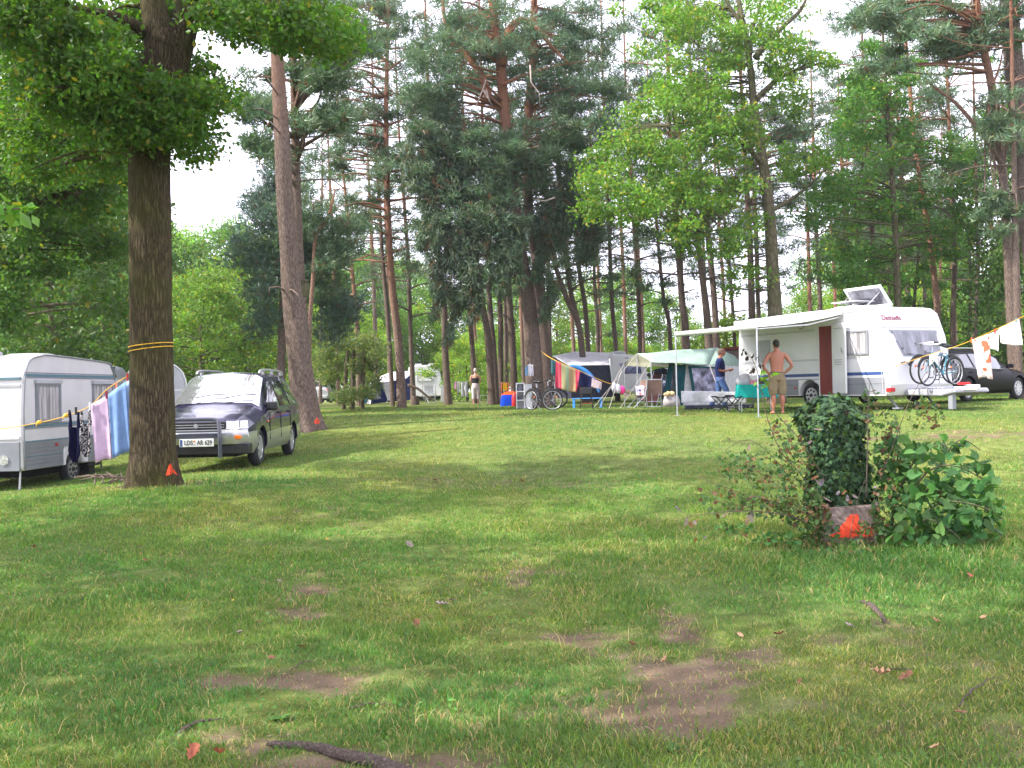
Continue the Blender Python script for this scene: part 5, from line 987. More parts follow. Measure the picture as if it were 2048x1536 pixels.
# --- middle caravan with grey awning tent
q = onG(1222, 47); _c = caravan('caravan', 'white caravan in the middle distance with a dome on its roof', [(0, .35), (-.02, 1.1), (.08, 1.8), (.3, 2.1), (.9, 2.2), (3.3, 2.2), (4.0, 2.12), (4.2, 2.0), (4.32, 1.6), (4.45, 1.0), (4.5, .4)], 2.1, 'white_shell', (P(1105, 750, 46.5).x, 46.8, q.z), R(-6), 1.9, .3, .09, arch=False)[0]
def wq(px, py, d=46.6): p = inv(_c) @ P(px, py, d); return p.x, p.z
x0, z1 = wq(1238, 727); x1, z0 = wq(1283, 747); wf = thing_part('window', _c, (0, 0, 0)); b = MB(); b.faces([(x0, -.02, z1), (x0 + .25, -.02, z0), (x1, -.02, z0), (x1 - .05, -.02, z1), (x0, .004, z1), (x0 + .25, .004, z0), (x1, .004, z0), (x1 - .05, .004, z1)], [(0, 1, 2, 3), (0, 4, 5, 1), (1, 5, 6, 2), (2, 6, 7, 3), (3, 7, 4, 0)]); b.build('pane', mat('blue_reflecting_window', (.10, .11, .26), .15, var=.5, scale=6, coat=.8), wf)
x, _ = wq(1237, 700); b = MB(); b.loft([(x, 1.0, 2.18, .34, .4), (x, 1.0, 2.26, .36, .42), (x, 1.0, 2.34, .3, .32), (x, 1.0, 2.38, .1, .1)], 20); b.build('roof_dome', M['lgrey'], _c, smooth=True); x, z = wq(1253, 716); b = MB(); b.ball((x, -.0, z), (.13, .03, .03)); b.build('ventilation_cover', M['lgrey'], _c)
x, _ = wq(1165, 706); b = MB(); b.box(x - .5, x + .5, .6, 1.2, 2.18, 2.27); b.build('roof_hatch', M['white'], _c, bevel=.02)
# far caravan beside the blue tent
q = onG(815, 66); _f = caravan('caravan', 'boxy white caravan far away beside the blue and white tent', [(0, .35), (0, 2.3), (.1, 2.42), (1.75, 2.47), (1.95, 2.3), (2.15, 1.2), (2.2, .4)], 4.4, 'white_shell', (P(818, 780, 66).x, 66, q.z - .1), R(3), 1.1, .3, .06, arch=False)[0]
window(_f, .55, 1.65, 1.38, 1.9, frame='lgrey', pane='plate', fr=.06)
for x in (.6, 1.5): b = MB(); b.box(x - .22, x + .22, 1, 1.6, 2.42, 2.58); b.build('roof_hatch', M['white'], _f, bevel=.03)
b = MB(); [b.tube(v, .02, 6) for v in ([(.9, -.3, .55), (1.75, -.3, .55), (1.75, -.3, 1.05), (.9, -.3, 1.05)], [(.9, -.3, .3), (.9, -.3, 1.05)], [(1.75, -.3, .3), (1.75, -.3, 1.05)])]; b.build('bicycle_carrier', M['grey_panel'], _f)
# ---------------------------------------------------------------- camp things
def hang(name, label, cat, a, b_, h, m, folds=3, amp=.03, group=None, slack=.0, bot=1.0, parent=None, n=22, k=12, skew=0.0, solid=.004, seed=0):
    """a cloth hung between the two points a and b_, falling h metres"""
    a, b_ = Vector(a), Vector(b_); d = b_ - a; nn = Vector((-d.y, d.x, 0)).normalized() if d.xy.length > 1e-4 else Vector((0, 1, 0)); r_ = random.Random(seed or int(a.x * 97) & 255); ph = [r_.random() * 6 for _ in range(3)]
    mb = MB(); vs = []; c = (a + b_) / 2; hs = h if hasattr(h, '__len__') else (h, h)
    for i in range(n + 1):
        for j in range(k + 1):
            u, v = i / n, j / k; hh = hs[0] * (1 - u) + hs[1] * u; q = a + d * u; q = c + (q - c) * (1 + (bot - 1) * v)
            vs.append(q + Vector((0, 0, -slack * math.sin(math.pi * u) * (1 - v) - hh * v - .02 * math.sin(u * 5 + ph[2]) * v)) + nn * amp * (.25 + v) * (math.sin(u * math.pi * 2 * folds + ph[0]) + .4 * math.sin(u * 13 + ph[1] + v * 2)) + d * skew * v)
    mb.faces(vs, [(i * (k + 1) + j, (i + 1) * (k + 1) + j, (i + 1) * (k + 1) + j + 1, i * (k + 1) + j + 1) for i in range(n) for j in range(k)])
    o = mb.build(name, m, parent, smooth=True, solid=solid, world=parent is not None); return tag(o, label, cat, group) if label else o
def patterned(name, cols, scale=8, ax=0, kind='bands'):
    m = bpy.data.materials.new(name); m.use_nodes = True; nt = m.node_tree; N = nt.nodes; L = nt.links; b = N['Principled BSDF']; b.inputs['Roughness'].default_value = .9
    tc = N.new('ShaderNodeTexCoord'); cr = N.new('ShaderNodeValToRGB'); cr.color_ramp.interpolation = 'CONSTANT' if kind != 'soft' else 'LINEAR'; el = cr.color_ramp.elements
    for i, (p, c) in enumerate(cols):
        e = el[i] if i < 2 else el.new(p); e.position = p; e.color = (*c, 1)
    if kind in ('bands',):
        sp = N.new('ShaderNodeSeparateXYZ'); L.new(tc.outputs['Generated'], sp.inputs[0]); L.new(sp.outputs[ax], cr.inputs['Fac'])
    elif kind == 'waves':
        wv = N.new('ShaderNodeTexWave'); wv.inputs['Scale'].default_value = scale; wv.inputs['Distortion'].default_value = 3; L.new(tc.outputs['Object'], wv.inputs['Vector']); L.new(wv.outputs['Fac'], cr.inputs['Fac'])
    else:
        nz = N.new('ShaderNodeTexNoise'); nz.inputs['Scale'].default_value = scale; nz.inputs['Detail'].default_value = 2; L.new(tc.outputs['Object'], nz.inputs['Vector']); L.new(nz.outputs['Fac'], cr.inputs['Fac'])
    L.new(cr.outputs['Color'], b.inputs['Base Color']); return m
def rope(name, label, pts, r=.006, m='rope', cat='rope', parent=None, n=6, group=None, sm=5):
    q_, w_ = smooth_path(pts, [r] * len(pts), sm); b = MB(); b.tube(q_, w_, n); o = b.build(name, M[m], parent, smooth=True, world=parent is not None); return tag(o, label, cat, group) if label else o
pegc = [0]
def peg(p, m, lab):
    b = MB(); b.box(-.008, .008, -.012, -.002, -.05, .03); b.box(-.008, .008, .002, .012, -.05, .03); b.tube([(-.01, 0, 0), (.01, 0, 0)], .009, 6); o = b.build('clothes_peg', M[m], None); o.location = p; o.scale = (1.3,) * 3; tag(o, lab, 'clothes peg', 'clothes pegs'); return o
# yellow ropes round the big oak and the left clothes line
TC = P(302, 695, 13.4)
b = MB()
for zc1, tl in ((0.0, .03), (-.055, .035)):
    pts = [Vector((TC.x + .285 * math.cos(a), 13.4 + .285 * math.sin(a), TC.z + zc1 + .03 + tl * math.cos(a))) for a in np.linspace(0, 6.283, 40)]; b.tube(pts, .007, 6)
tag(b.build('tree_rope', M['rope'], None, smooth=True), 'yellow rope wound twice around the trunk of the big oak', 'rope')
A = P(262, 748, 13.55); L0 = [A, P(215, 778, 13.6), P(180, 812, 13.6), P(135, 831, 13.6), P(80, 845, 13.6), P(0, 858, 13.6), P(-110, 868, 13.6)]
rope('washing_line', 'yellow washing line running left from the big oak in front of the white caravan', L0, .006, cat='washing line')
e = L0[-1]; b = MB(); gz = g(e.x, e.y); b.tube([(e.x, e.y, gz - .1), (e.x, e.y, e.z + .25)], .03, 8); tag(b.build('line_post', M['steel'], None), 'thin steel post holding the left end of the yellow washing line', 'post')
for px, py in ((78, 845), (132, 831)): 
    b = MB(); b.ball((0, 0, 0), (.035, .02, .03), 8, 5); b.tube([(-.03, 0, -.0), (-.04, 0, -.06)], .006, 5); b.tube([(.02, 0, 0), (.03, 0, .04)], .006, 5); o = b.build('rope_knot', M['rope'], None, smooth=True); o.location = P(px, py, 13.58); tag(o, 'yellow knot in the washing line, ' + ('the one nearer the left edge' if px < 100 else 'just left of the navy swimsuit'), 'knot')
# towels and swimsuits
hang('towel', 'pale pink towel hanging between the patterned swimsuit and the blue towel', 'towel', P(181, 810, 13.55), P(215, 790, 13.55), (.80, .90), cloth('pink_towel', (.66, .48, .66)), 1.2, .016, bot=.95, skew=.22, group='washing by the big oak')
hang('towel', 'light blue towel hanging right of the pink towel', 'towel', P(216, 789, 13.5), P(252, 762, 13.5), (.86, 1.0), cloth('blue_towel', (.24, .38, .68)), 1.4, .016, bot=1.0, skew=.15, group='washing by the big oak')
hang('towel', 'blue towel with white stripes hanging right against the oak trunk', 'towel', P(250, 768, 13.75), P(266, 752, 13.75), (.85, .95), patterned('striped_towel', [(0, (.30, .45, .7)), (.4, (.45, .58, .78)), (.65, (.30, .46, .66))], 9, kind='waves'), 1.3, .016, skew=.2, group='washing by the big oak')
hang('towel', 'teal cloth edge hanging behind the striped towel at the trunk', 'towel', P(256, 756, 13.85), P(272, 752, 13.85), .62, cloth('teal_towel', (.03, .22, .28)), 2, .02)
def swimsuit(name, label, px0, px1, ytop, ybot, d, m):
    a, b1, c, e = P(px0, ytop, d), P(px1, ytop - 4, d), P(px0 - 2, ybot, d), P(px1, ybot, d); w_ = (b1 - a).length; h = a.z - c.z; x0 = a.x
    prof = [(0, .0, .03, .05), (.1, 0, .05, .05), (.3, .0, .10, .06), (.42, 0, .44, .5), (.6, .0, .42, .5), (.8, -.04, .47, .5), (.9, -.02, .34, .4), (1, .16, .24, .1)]
    t = thing(name, label, 'swimsuit', (a + b1) / 2 - Vector((0, 0, h)), 0, 'washing by the big oak'); b = MB(); k = 24; vs = []; W2 = w_ * 1.25
    hv = lambda v: float(np.interp(v, [0, .08, .28, .34, .55, .75, .85, 1], [.42, .44, .5, .46, .40, .5, .42, .12]))
    for i in range(k + 1):
        v = .30 + .70 * i / k
        for j in range(13):
            u = j / 12 * 2 - 1; vs.append(Vector((u * hv(v) * W2, .02 * math.sin(u * 4 + v * 3) + .02 * math.cos(u * 2), h * (1 - v))))
    b.faces(vs, [(i * 13 + j, i * 13 + j + 1, (i + 1) * 13 + j + 1, (i + 1) * 13 + j) for i in range(k) for j in range(12)]); b.build('body_piece', m, t, smooth=True, solid=.006)
    for s in (-1, 1):
        b = MB(); q_, r_ = smooth_path([(s * .46 * w_, 0, h), (s * .40 * w_, 0, h * .88), (s * .44 * w_, 0, h * .68)], [.016, .018, .03], 4); b.tube(q_, [(x, .005) for x in r_], 6); b.build('strap', m, t, smooth=True)
swimsuit('swimsuit', 'navy blue swimsuit hanging by its straps, leftmost on the washing line', 139, 158, 826, 927, 13.5, cloth('navy_lycra', (.008, .008, .035)))
swimsuit('swimsuit', 'black and white patterned swimsuit hanging right of the navy one', 162, 180, 822, 916, 13.62, patterned('swim_pattern', [(0, (.01, .01, .02)), (.5, (.55, .5, .52)), (.6, (.02, .02, .03))], 28, kind='blot'))
for px, py, m, lab in [(139, 826, 'black', 'dark peg on the left strap of the navy swimsuit'), (152, 820, 'black', 'dark peg on the right strap of the navy swimsuit'), (180, 810, 'white', 'white peg at the left corner of the pink towel'), (213, 788, 'magenta', 'pink-red peg between the pink and the blue towel'), (233, 771, 'orange_lamp', 'orange peg in the middle of the blue towel'), (255, 752, 'red', 'red peg next to the oak trunk')]: peg(P(px, py, 13.52), m, lab)
# brushwood beside the oak
b = MB(); r_ = random.Random(3); q = onG(235, 14.6)
for _ in range(26): a = r_.random() * 3.14; l = r_.uniform(.12, .35); c = q + Vector((r_.uniform(-.45, .35), r_.uniform(-.3, .3), r_.uniform(.02, .12))); dx = Vector((math.cos(a) * l, math.sin(a) * l, r_.uniform(-.05, .08))); b.tube([c - dx, c + dx * .2 + Vector((0, 0, .02)), c + dx], [.012, .01, .005], 5)
tag(b.build('brushwood_heap', M['deadwood'], None), 'small heap of brown twigs between the white caravan and the oak', 'twigs', kind='stuff')
# --- right washing line across the picture edge
RL = [P(1790, 733, 24.3), P(1850, 712, 23), P(1920, 690, 21.6), P(1985, 662, 20.3), P(2048, 632, 19), P(2120, 596, 18)]
rope('washing_line', 'yellow washing line from the big caravan front up to the right edge', RL, .007, cat='washing line')
e = RL[-1]; b = MB(); b.tube([(e.x, e.y, g(e.x, e.y) - .1), (e.x, e.y, e.z + .2)], .035, 8); tag(b.build('line_post', M['steel'], None), 'steel post at the right end of the yellow washing line', 'post')
hang('towel', 'white and red patterned towel hanging in front of the black car', 'towel', P(1944, 680, 20.9), P(1977, 668, 20.6), (.83, .93), patterned('red_towel', [(0, (.72, .1, .05)), (.42, (.75, .55, .5)), (.55, (.72, .7, .72))], 5.5, kind='blot'), 2, .035, bot=.85, skew=.22)
hang('cloth', 'big white cloth hanging at the right end of the line, by the right edge', 'laundry', P(1994, 660, 20.2), P(2036, 638, 19.4), (.26, .55), M['plate'], 2, .04, skew=.1)
hang('cloth', 'small white cloth on the line between red towel and big white cloth', 'laundry', P(1978, 668, 20.6), P(1998, 660, 20.4), (.32, .42), cloth('white_cloth', (.7, .7, .72)), 1.5, .02)
hang('cloth', 'small white cloth with grey print hanging on the line over the bicycles', 'laundry', P(1859, 711, 22.8), P(1880, 704, 22.4), (.25, .12), patterned('print_cloth', [(0, (.2, .2, .25)), (.36, (.72, .72, .76))], 9, kind='blot'), 1.5, .015, skew=-.2, bot=.7)
for px, py, m, lab in [(1943, 680, 'orange_lamp', 'orange peg at the left corner of the red towel'), (1990, 662, 'red', 'red peg at the left corner of the big white cloth'), (2032, 640, 'teal_stripe', 'blue-green peg at the right edge holding the big white cloth')]: peg(P(px, py - 1, np.interp(px, [1920, 1985, 2048], [21.6, 20.3, 19])), m, lab)
# --- bicycles (local x = forward, origin on the ground under the bottom bracket)
def bicycle(name, label, frame, loc, rz, steer=0.0, r=.34, rim='silver', group=None, fender=True, low=False, M4=None):
    t = thing(name, label, 'bicycle', loc, rz, group); F_ = Vector((.60, 0, r)); Bk = Vector((-.45, 0, r)); BB = Vector((0, 0, .28)); ST_ = Vector((-.17, 0, .76)); HT = Vector((.40, 0, .82)); HB = Vector((.44, 0, .68))
    def wheel(c, nm, rot=0):
        w_ = thing_part(nm, t, c, rot); b = MB(); b.wheelring((0, 0, 0), 'y', r - .02, .021, 40, 6); b.build('tyre', M['rubber'], w_, smooth=True); b = MB(); b.wheelring((0, 0, 0), 'y', r - .048, .012, 40, 5); b.build('rim', M[rim], w_, smooth=True)
        b = MB(); b.disc((0, 0, 0), 'y', .025, .09, 10); [b.tube([(.02 * math.cos(a), .03 * (-1) ** i, .02 * math.sin(a)), ((r - .05) * math.cos(a + .15 * (-1) ** i), 0, (r - .05) * math.sin(a + .15 * (-1) ** i))], .0022, 3) for i, a in enumerate(np.linspace(0, 6.283, 25)[:-1])]; b.build('spokes', M['steel'], w_)
        if fender: b = MB(); b.tube([((r + .02) * math.cos(a), 0, (r + .02) * math.sin(a)) for a in np.linspace(.3, 2.9, 14)], [(.03, .006)] * 14, 6); b.build('mudguard', M['black'], w_)
        b = MB(); b.box(-.03, .03, -.012, .012, r * .45, r * .45 + .035, Matrix.Rotation(.9, 4, 'Y')); b.build('spoke_reflector', M['orange_lamp'], w_)
    wheel(F_, 'front_wheel', steer); wheel(Bk, 'rear_wheel')
    b = MB(); tt = HB + (HT - HB) * .6
    for a, c, w_ in ((BB, ST_, .017), (BB, HB, .02), (ST_ + (BB - ST_) * .1, tt if not low else HB + Vector((0, 0, .05)), .016), (HB - Vector((-.01, 0, .03)), HT, .02)): b.tube([a, c], w_, 8)
    for s in (-.05, .05): b.tube([BB, Bk + Vector((0, s, 0))], .009, 6); b.tube([ST_ + Vector((0, 0, -.05)), Bk + Vector((0, s, 0))], .008, 6)
    b.build('frame', frame, t, smooth='a')
    Rm = Matrix.Rotation(steer, 4, 'Z'); c0 = Vector((.44, 0, 0)); rot = lambda p: c0 + Rm @ (Vector(p) - c0)
    # fork follows the wheel position
    b = MB(); [b.tube([HB + Vector((.0, s * .6, -.03)), HB + Vector((.05, s, -.12)), F_ + Vector((s * -math.sin(steer), s * math.cos(steer), 0))], .011, 6) for s in (-.055, .055)]; b.build('fork', frame, t, smooth=True)
    b = MB(); b.tube([HT, HT + Vector((-.01, 0, .12)), rot((.50, 0, .98))], .013, 6); b.tube([rot((.40, -.29, 1.0)), rot((.50, -.12, .99)), rot((.50, .12, .99)), rot((.40, .29, 1.0))], .012, 6); b.build('handlebar', M['steel'], t, smooth='a')
    b = MB(); [b.tube([rot((.32, s * .29, 1.0)), rot((.43, s * .285, 1.0))], .018, 6) for s in (-1, 1)]; [b.tube([rot((.46, s * .2, .985)), rot((.48, s * .27, .93))], .006, 5) for s in (-1, 1)]; b.build('grip', M['black'], t)
    b = MB(); b.tube([ST_, ST_ + Vector((-.03, 0, .14))], .013, 6); b.build('seat_post', M['steel'], t); b = MB(); b.loft([(-.22, 0, .93, .12, .07), (-.20, 0, .965, .14, .085), (-.19, 0, .99, .11, .06)], 14); b.tube([(-.15, 0, .955), (.0, 0, .955)], [.05, .018], 8); b.build('saddle', M['black'], t, smooth='a')
    b = MB(); b.wheelring((0, -.05, .28), 'y', .085, .012, 20, 5, .4); b.tube([(0, -.06, .28), (.1, -.06, .15)], .011, 6); b.tube([(0, .06, .28), (-.1, .06, .41)], .011, 6); b.box(.06, .15, -.15, -.06, .14, .165); b.box(-.15, -.06, .06, .15, .40, .425); b.build('crank', M['black'], t)
    b = MB(); b.tube([Bk + Vector((0, .06, .0)), Vector((-.12, .12, .02))], .009, 5); b.build('kickstand', M['steel'], t) if M4 is None else None
    b = MB(); [b.tube([(-.2, s, .74), (-.58, s, .73)], .006, 5) for s in (-.05, .05)]; b.tube([(-.5, -.05, .73), Bk], .005, 4); b.tube([(-.5, .05, .73), Bk], .005, 4); b.build('luggage_rack', M['black'], t)
    return t
M['bike_dark'] = mat('dark_bicycle_frame', (.035, .03, .045), .3, metal=.4, coat=.5); M['bike_teal'] = mat('teal_bicycle_frame', (.0, .17, .24), .3, var=.15, coat=.8)
q = onG(1081, 33.2); bicycle('bicycle', 'dark bicycle with silver rims parked in front of the towels, front wheel turned', M['bike_dark'], q, R(-50), R(45))
q = onG(1086, 37); bicycle('bicycle', 'black bicycle standing behind the silver-rimmed one under the towels', M['black'], q, R(8), 0, rim='black')
# two on the drawbar rack
I = dc.matrix_basis; z_ = .46
for k_, (xo, yo, rz_, m_, lab) in enumerate([(.55, .0, 0, 'bike_teal', 'teal bicycle with mudguards carried upright on the caravan drawbar'), (.30, .0, 0, 'bike_dark', 'second bicycle on the drawbar, standing behind the teal one')]):
    w0 = I @ Vector((LEN + .15 + xo, 1.12 + k_ * .12, z_ + .06 + k_ * .05)); bicycle('bicycle', lab, M[m_], w0, rzD + math.pi / 2 + math.pi + R(4 - 6 * k_), 0, M4=1)
b = MB(); [b.tube([I @ Vector((LEN + x, y0, z_ + .02)), I @ Vector((LEN + x, y1, z_ + .02))], .02, 6) for x, y0, y1 in ((.45, .35, 1.9), (.70, .35, 1.9))]; b.tube([I @ Vector((LEN + .35, .9, z_)), I @ Vector((LEN + .85, .9, z_))], .02, 6); b.tube([I @ Vector((LEN + .6, 1.1, z_)), I @ Vector((LEN + .6, 1.1, z_ + .75))], .015, 6); tag(b.build('bicycle_carrier', M['silver'], None), 'low silver rail carrier holding the two bicycles over the drawbar', 'bicycle rack')
# --- towels by the central pines
T0 = P(1103, 717, 34); T1 = P(1234, 772, 34.5)
rope('washing_line', 'orange-yellow washing line sloping right from the central pine trunk', [P(1082, 702, 37.4), T0, P(1160, 742, 34), P(1205, 762, 34.2), T1, P(1262, 786, 34.5)], .01, cat='washing line')
hang('towel', 'big beach towel with green and sand middle and red bands', 'towel', P(1112, 722, 34), P(1161, 743, 34), (.95, .78), patterned('beach_towel', [(0, (.45, .02, .06)), (.1, (.6, .1, .14)), (.18, (.45, .02, .06)), (.24, (.26, .24, .12)), (.42, (.20, .28, .17)), (.54, (.32, .22, .11)), (.80, (.45, .02, .06)), (.88, (.6, .1, .14)), (.94, (.45, .02, .06))], ax=0), 1.5, .03, skew=-.12, bot=.86)
hang('towel', 'blue-green towel end hanging left of the beach towel', 'towel', P(1102, 718, 34.1), P(1116, 723, 34.1), (.52, .6), cloth('bluegreen_cloth', (.06, .16, .17)), 1, .02)
hang('cloth', 'navy cloth hanging right of the beach towel', 'laundry', P(1158, 744, 34.2), P(1185, 755, 34.2), (.5, .42), cloth('navy_cloth', (.012, .015, .06)), 1.5, .03, skew=-.1)
hang('cloth', 'pale plaid cloth hanging last on the line over the blue table', 'laundry', P(1184, 756, 34.1), P(1204, 765, 34.1), (.30, .28), patterned('plaid', [(0, (.55, .3, .3)), (.3, (.6, .55, .5)), (.6, (.4, .4, .45))], 16, kind='waves'), 1, .02, skew=-.1)
M['skyblue'] = mat('light_blue_plastic', (.05, .28, .75), .4, var=.06)
def table(name, label, loc, rz, lx, ly, h, m, legm, r=.018, splay=.0):
    t = thing(name, label, 'table', loc, rz); b = MB(); b.box(-lx / 2, lx / 2, -ly / 2, ly / 2, h - .03, h); b.build('tabletop', m, t, bevel=.01)
    for sx in (-1, 1):
        for sy in (-1, 1): b = MB(); b.tube([(sx * (lx / 2 - .05), sy * (ly / 2 - .05), h - .03), (sx * (lx / 2 - .05 + splay), sy * (ly / 2 - .05), 0)], r, 6); b.build('leg', legm, t)
    return t
table('plastic_table', 'light blue plastic table under the hanging plaid cloth', onG(1175, 35.5), 0, 1.05, .6, .36, M['skyblue'], M['skyblue'], .03)
table('plastic_table', 'small white table just right of the woman', onG(968, 46.5), 0, .45, .4, .42, M['white'], M['white'], .02)
# black kettle stool
t = thing('grill_stool', 'black square grill on four thin legs in front of the blue table', 'grill', onG(1173, 33.4)); b = MB(); b.box(-.2, .2, -.15, .15, .52, .70); b.box(-.17, .19, -.1, .1, .70, .74); b.build('fire_box', M['black'], t, bevel=.02)
for sx in (-1, 1):
    for sy in (-1, 1): b = MB(); b.tube([(sx * .15, sy * .1, .54), (sx * .22, sy * .16, 0)], .014, 5); b.build('leg', M['black'], t)
b = MB(); b.tube([(-.2, -.14, .2), (.2, -.14, .2)], .012, 5); b.tube([(-.18, 0, .7), (-.32, 0, .95)], .012, 5); b.build('crossbar', M['redbrown'], t)
# grey awning tent of the middle caravan
t = thing('awning_tent', 'white roofed awning tent with dark grey walls beside the middle caravan', 'awning', onG(1180, 43)); D_ = 43
M['tent_grey'] = cloth('tent_grey_cloth', (.055, .06, .09)); M['tent_white'] = cloth('tent_white_cloth', (.68, .66, .72)); M['tent_lilac'] = cloth('tent_lilac_cloth', (.36, .33, .45))
b = MB(); b.poly([P(1105, 712, 42), P(1137, 731, 41), P(1219, 730, 42), P(1216, 716, 44), P(1150, 703, 46)]); b.poly([P(1150, 703, 46), P(1216, 716, 44), P(1225, 706, 46.8)]); b.build('roof', M['tent_white'], t, world=True, solid=.01)
b = MB(); b.quad(P(1137, 731, 41.02), P(1219, 730, 42.02), P(1216, 717, 43.9), P(1180, 721, 43)); b.build('valance', M['tent_lilac'], t, world=True, solid=.01)
b = MB(); b.quad(P(1140, 731, 41.1), P(1219, 730, 42.1), P(1226, 794, 42.1), P(1143, 797, 41.1)); b.quad(P(1106, 714, 42.2), P(1140, 731, 41.15), P(1143, 797, 41.15), P(1112, 796, 42.2)); b.build('wall', M['tent_grey'], t, world=True, solid=.01)
b = MB(); b.tube([P(1219, 716, 42), P(1225, 766, 42)], .03, 6); b.build('pole', M['white'], t, world=True)
q_, w_ = smooth_path([P(1138, 733, 40.5), P(1152, 734, 40.5), P(1168, 741, 40.5), P(1182, 753, 40.5), P(1192, 768, 40.5), P(1198, 785, 40.5)], [.06, .10, .12, .11, .08, .05], 5); b = MB(); b.tube(q_, [(.03, w) for w in w_], 6); b.build('blue_arch', M['skyblue'], t, world=True, smooth=True)
# white cupboard with laundry over it
t = thing('camp_cupboard', 'white camping cupboard leaning at the foot of the central pine', 'cupboard', onG(1048, 36.6)); b = MB(); [b.box(*v) for v in ((-.28, -.25, -.2, .2, 0, .92), (.0, .03, -.2, .2, 0, .92), (-.28, .03, -.2, .2, .92, .95), (-.25, 0, .18, .2, 0, .92), (-.25, 0, -.2, .18, .3, .33), (-.25, 0, -.2, .18, .62, .65))]; b.build('shelf_unit', M['white'], t); b = MB(); b.box(.03, .3, -.21, -.18, .02, .90); b.build('door', M['lgrey'], t); b = MB(); b.box(-.22, -.04, -.18, .1, .66, .84); b.box(-.2, -.05, -.15, .1, .34, .5); b.build('stored_things', M['car_blue'], t, bevel=.02)
q = P(1060, 727, 36.3); b = MB(); b.tube([P(1060, 718, 37.2), q, q + Vector((0, 0, -.04))], .008, 5); tag(b.build('hook', M['steel'], None), 'wire hook on the central pine holding the white shirt', 'hook')
hang('shirt', 'white shirt hanging on the trunk of the central pine', 'laundry', P(1056, 728, 36.2), P(1066, 730, 36.2), .42, M['tent_white'], 1.5, .03, bot=1.2); hang('shirt', 'light blue cloth hanging left of the white shirt', 'laundry', P(1050, 734, 36.3), P(1057, 731, 36.3), .34, cloth('palest_blue', (.2, .4, .65)), 1, .02)
# play tent, orange chair, red canister
t = thing('play_tent', 'small blue play tent with an orange top behind the bicycles', 'tent', onG(1021, 41)); b = MB(); b.loft([(0, 0, 0, .42, .42, 5), (0, 0, .3, .40, .40, 4), (0, 0, .46, .34, .34, 3)], 24, caps=False); b.build('wall', cloth('tent_blue', (.01, .06, .55)), t, smooth='a'); b = MB(); b.loft([(0, 0, .46, .345, .345, 3), (0, 0, .56, .24, .24), (0, 0, .60, .06, .06)], 24); b.tube([(.42, -.1, 0), (.38, -.1, .3), (.2, -.1, .55)], .02, 5); b.build('top', cloth('tent_orange', (.75, .10, .02)), t, smooth='a')
t = thing('deck_chair', 'orange and yellow folding chair behind the play tent', 'chair', onG(1011, 43.5)); b = MB(); [b.tube([(x, 0, 0), (x, .1, 1.0)], .025, 6) for x in (-.16, .16)]; b.tube([(-.16, .1, .95), (.16, .1, .95)], .02, 6); b.build('frame', cloth('chair_orange', (.75, .25, .15)), t); b = MB(); b.box(-.1, .1, .06, .1, .62, .95); b.build('backrest', cloth('chair_yellow', (.8, .45, .02)), t)
b = MB(); b.loft([(0, 0, 0, .1, .1), (0, 0, .04, .11, .11), (0, 0, .42, .10, .10), (0, 0, .5, .05, .05), (0, 0, .56, .03, .03)], 14); o = b.build('gas_bottle', M['red'], None, smooth='a'); o.location = onG(1029, 39.5); tag(o, 'red gas bottle standing in front of the blue play tent', 'gas bottle')
# pinkish small things by the middle caravan
b = MB(); b.ball((0, 0, .15), (.11, .11, .15), 12, 8); o = b.build('paper_lantern', mat('pink_paper', (.75, .03, .25), .6), None, smooth=True); o.location = P(1244, 789, 34.5); tag(o, 'pink round lantern hanging at the end of the sloping line', 'lantern')
for k_, (px, py, lab) in enumerate([(1228, 765, 'left one of two pale bags hanging under the window of the middle caravan'), (1236, 768, 'right one of two pale bags hanging beside the pink lantern')]):
    b = MB(); b.loft([(0, 0, -.32, .06, .03), (0, 0, -.2, .09, .05), (0, 0, -.05, .07, .03), (0, 0, 0, .02, .02)], 12); o = b.build('hanging_bag', M['tent_white'], None, smooth=True); o.location = P(px, py, 34.4); tag(o, lab, 'bag')
# --- green ridge tent with open canopy
t = thing('ridge_tent', 'green roofed ridge tent with white walls and an open canopy on poles', 'tent', onG(1400, 38)); M['tent_green'] = cloth('tent_green_roof', (.42, .56, .49), trans=.3); M['tent_teal'] = cloth('tent_dark_green', (.012, .075, .09)); M['tent_pale'] = cloth('tent_pale_wall', (.74, .74, .78), trans=.25); M['tent_beige'] = cloth('tent_beige', (.36, .36, .27), trans=.3)
ap, lf, rf = P(1274, 707, 35.5), P(1248, 726, 36.5), P(1302, 724, 34.8); rd, er, er2 = P(1433, 695, 37.5), P(1419, 730, 36.2), P(1485, 733, 38.5)
def sag(b, A_, B_, C_, D__, n=8, s=.06):
    vs = []
    for i in range(n + 1):
        for j in range(n + 1):
            u, v = i / n, j / n; p = (A_ * (1 - u) + B_ * u) * (1 - v) + (D__ * (1 - u) + C_ * u) * v; p = p - Vector((0, 0, s * math.sin(math.pi * u) * math.sin(math.pi * v) + .02 * math.sin(u * 9 + v * 7))); vs.append(p)
    b.faces(vs, [(i * (n + 1) + j, (i + 1) * (n + 1) + j, (i + 1) * (n + 1) + j + 1, i * (n + 1) + j + 1) for i in range(n) for j in range(n)])
b = MB(); sag(b, ap, rd, er, rf); back = P(1390, 712, 41.5); sag(b, lf, back, rd, ap); b.faces([rd, er, er2, P(1470, 712, 40)], [(0, 1, 2, 3)]); sag(b, rd, er, er2, P(1462, 712, 39.5)); b.build('roof', M['tent_green'], t, world=True, smooth='a', solid=.008)
b = MB(); b.poly([ap + Vector((0, -.02, 0)), lf, rf]); b.poly([lf, lf + Vector((0, 0, -.1)), rf + Vector((0, 0, -.18)), rf]); b.quad(rf, rf + Vector((0, 0, -.14)), P(1337, 734, 35.4), P(1337, 727, 35.3)); b.build('gable', M['tent_beige'], t, world=True, solid=.006)
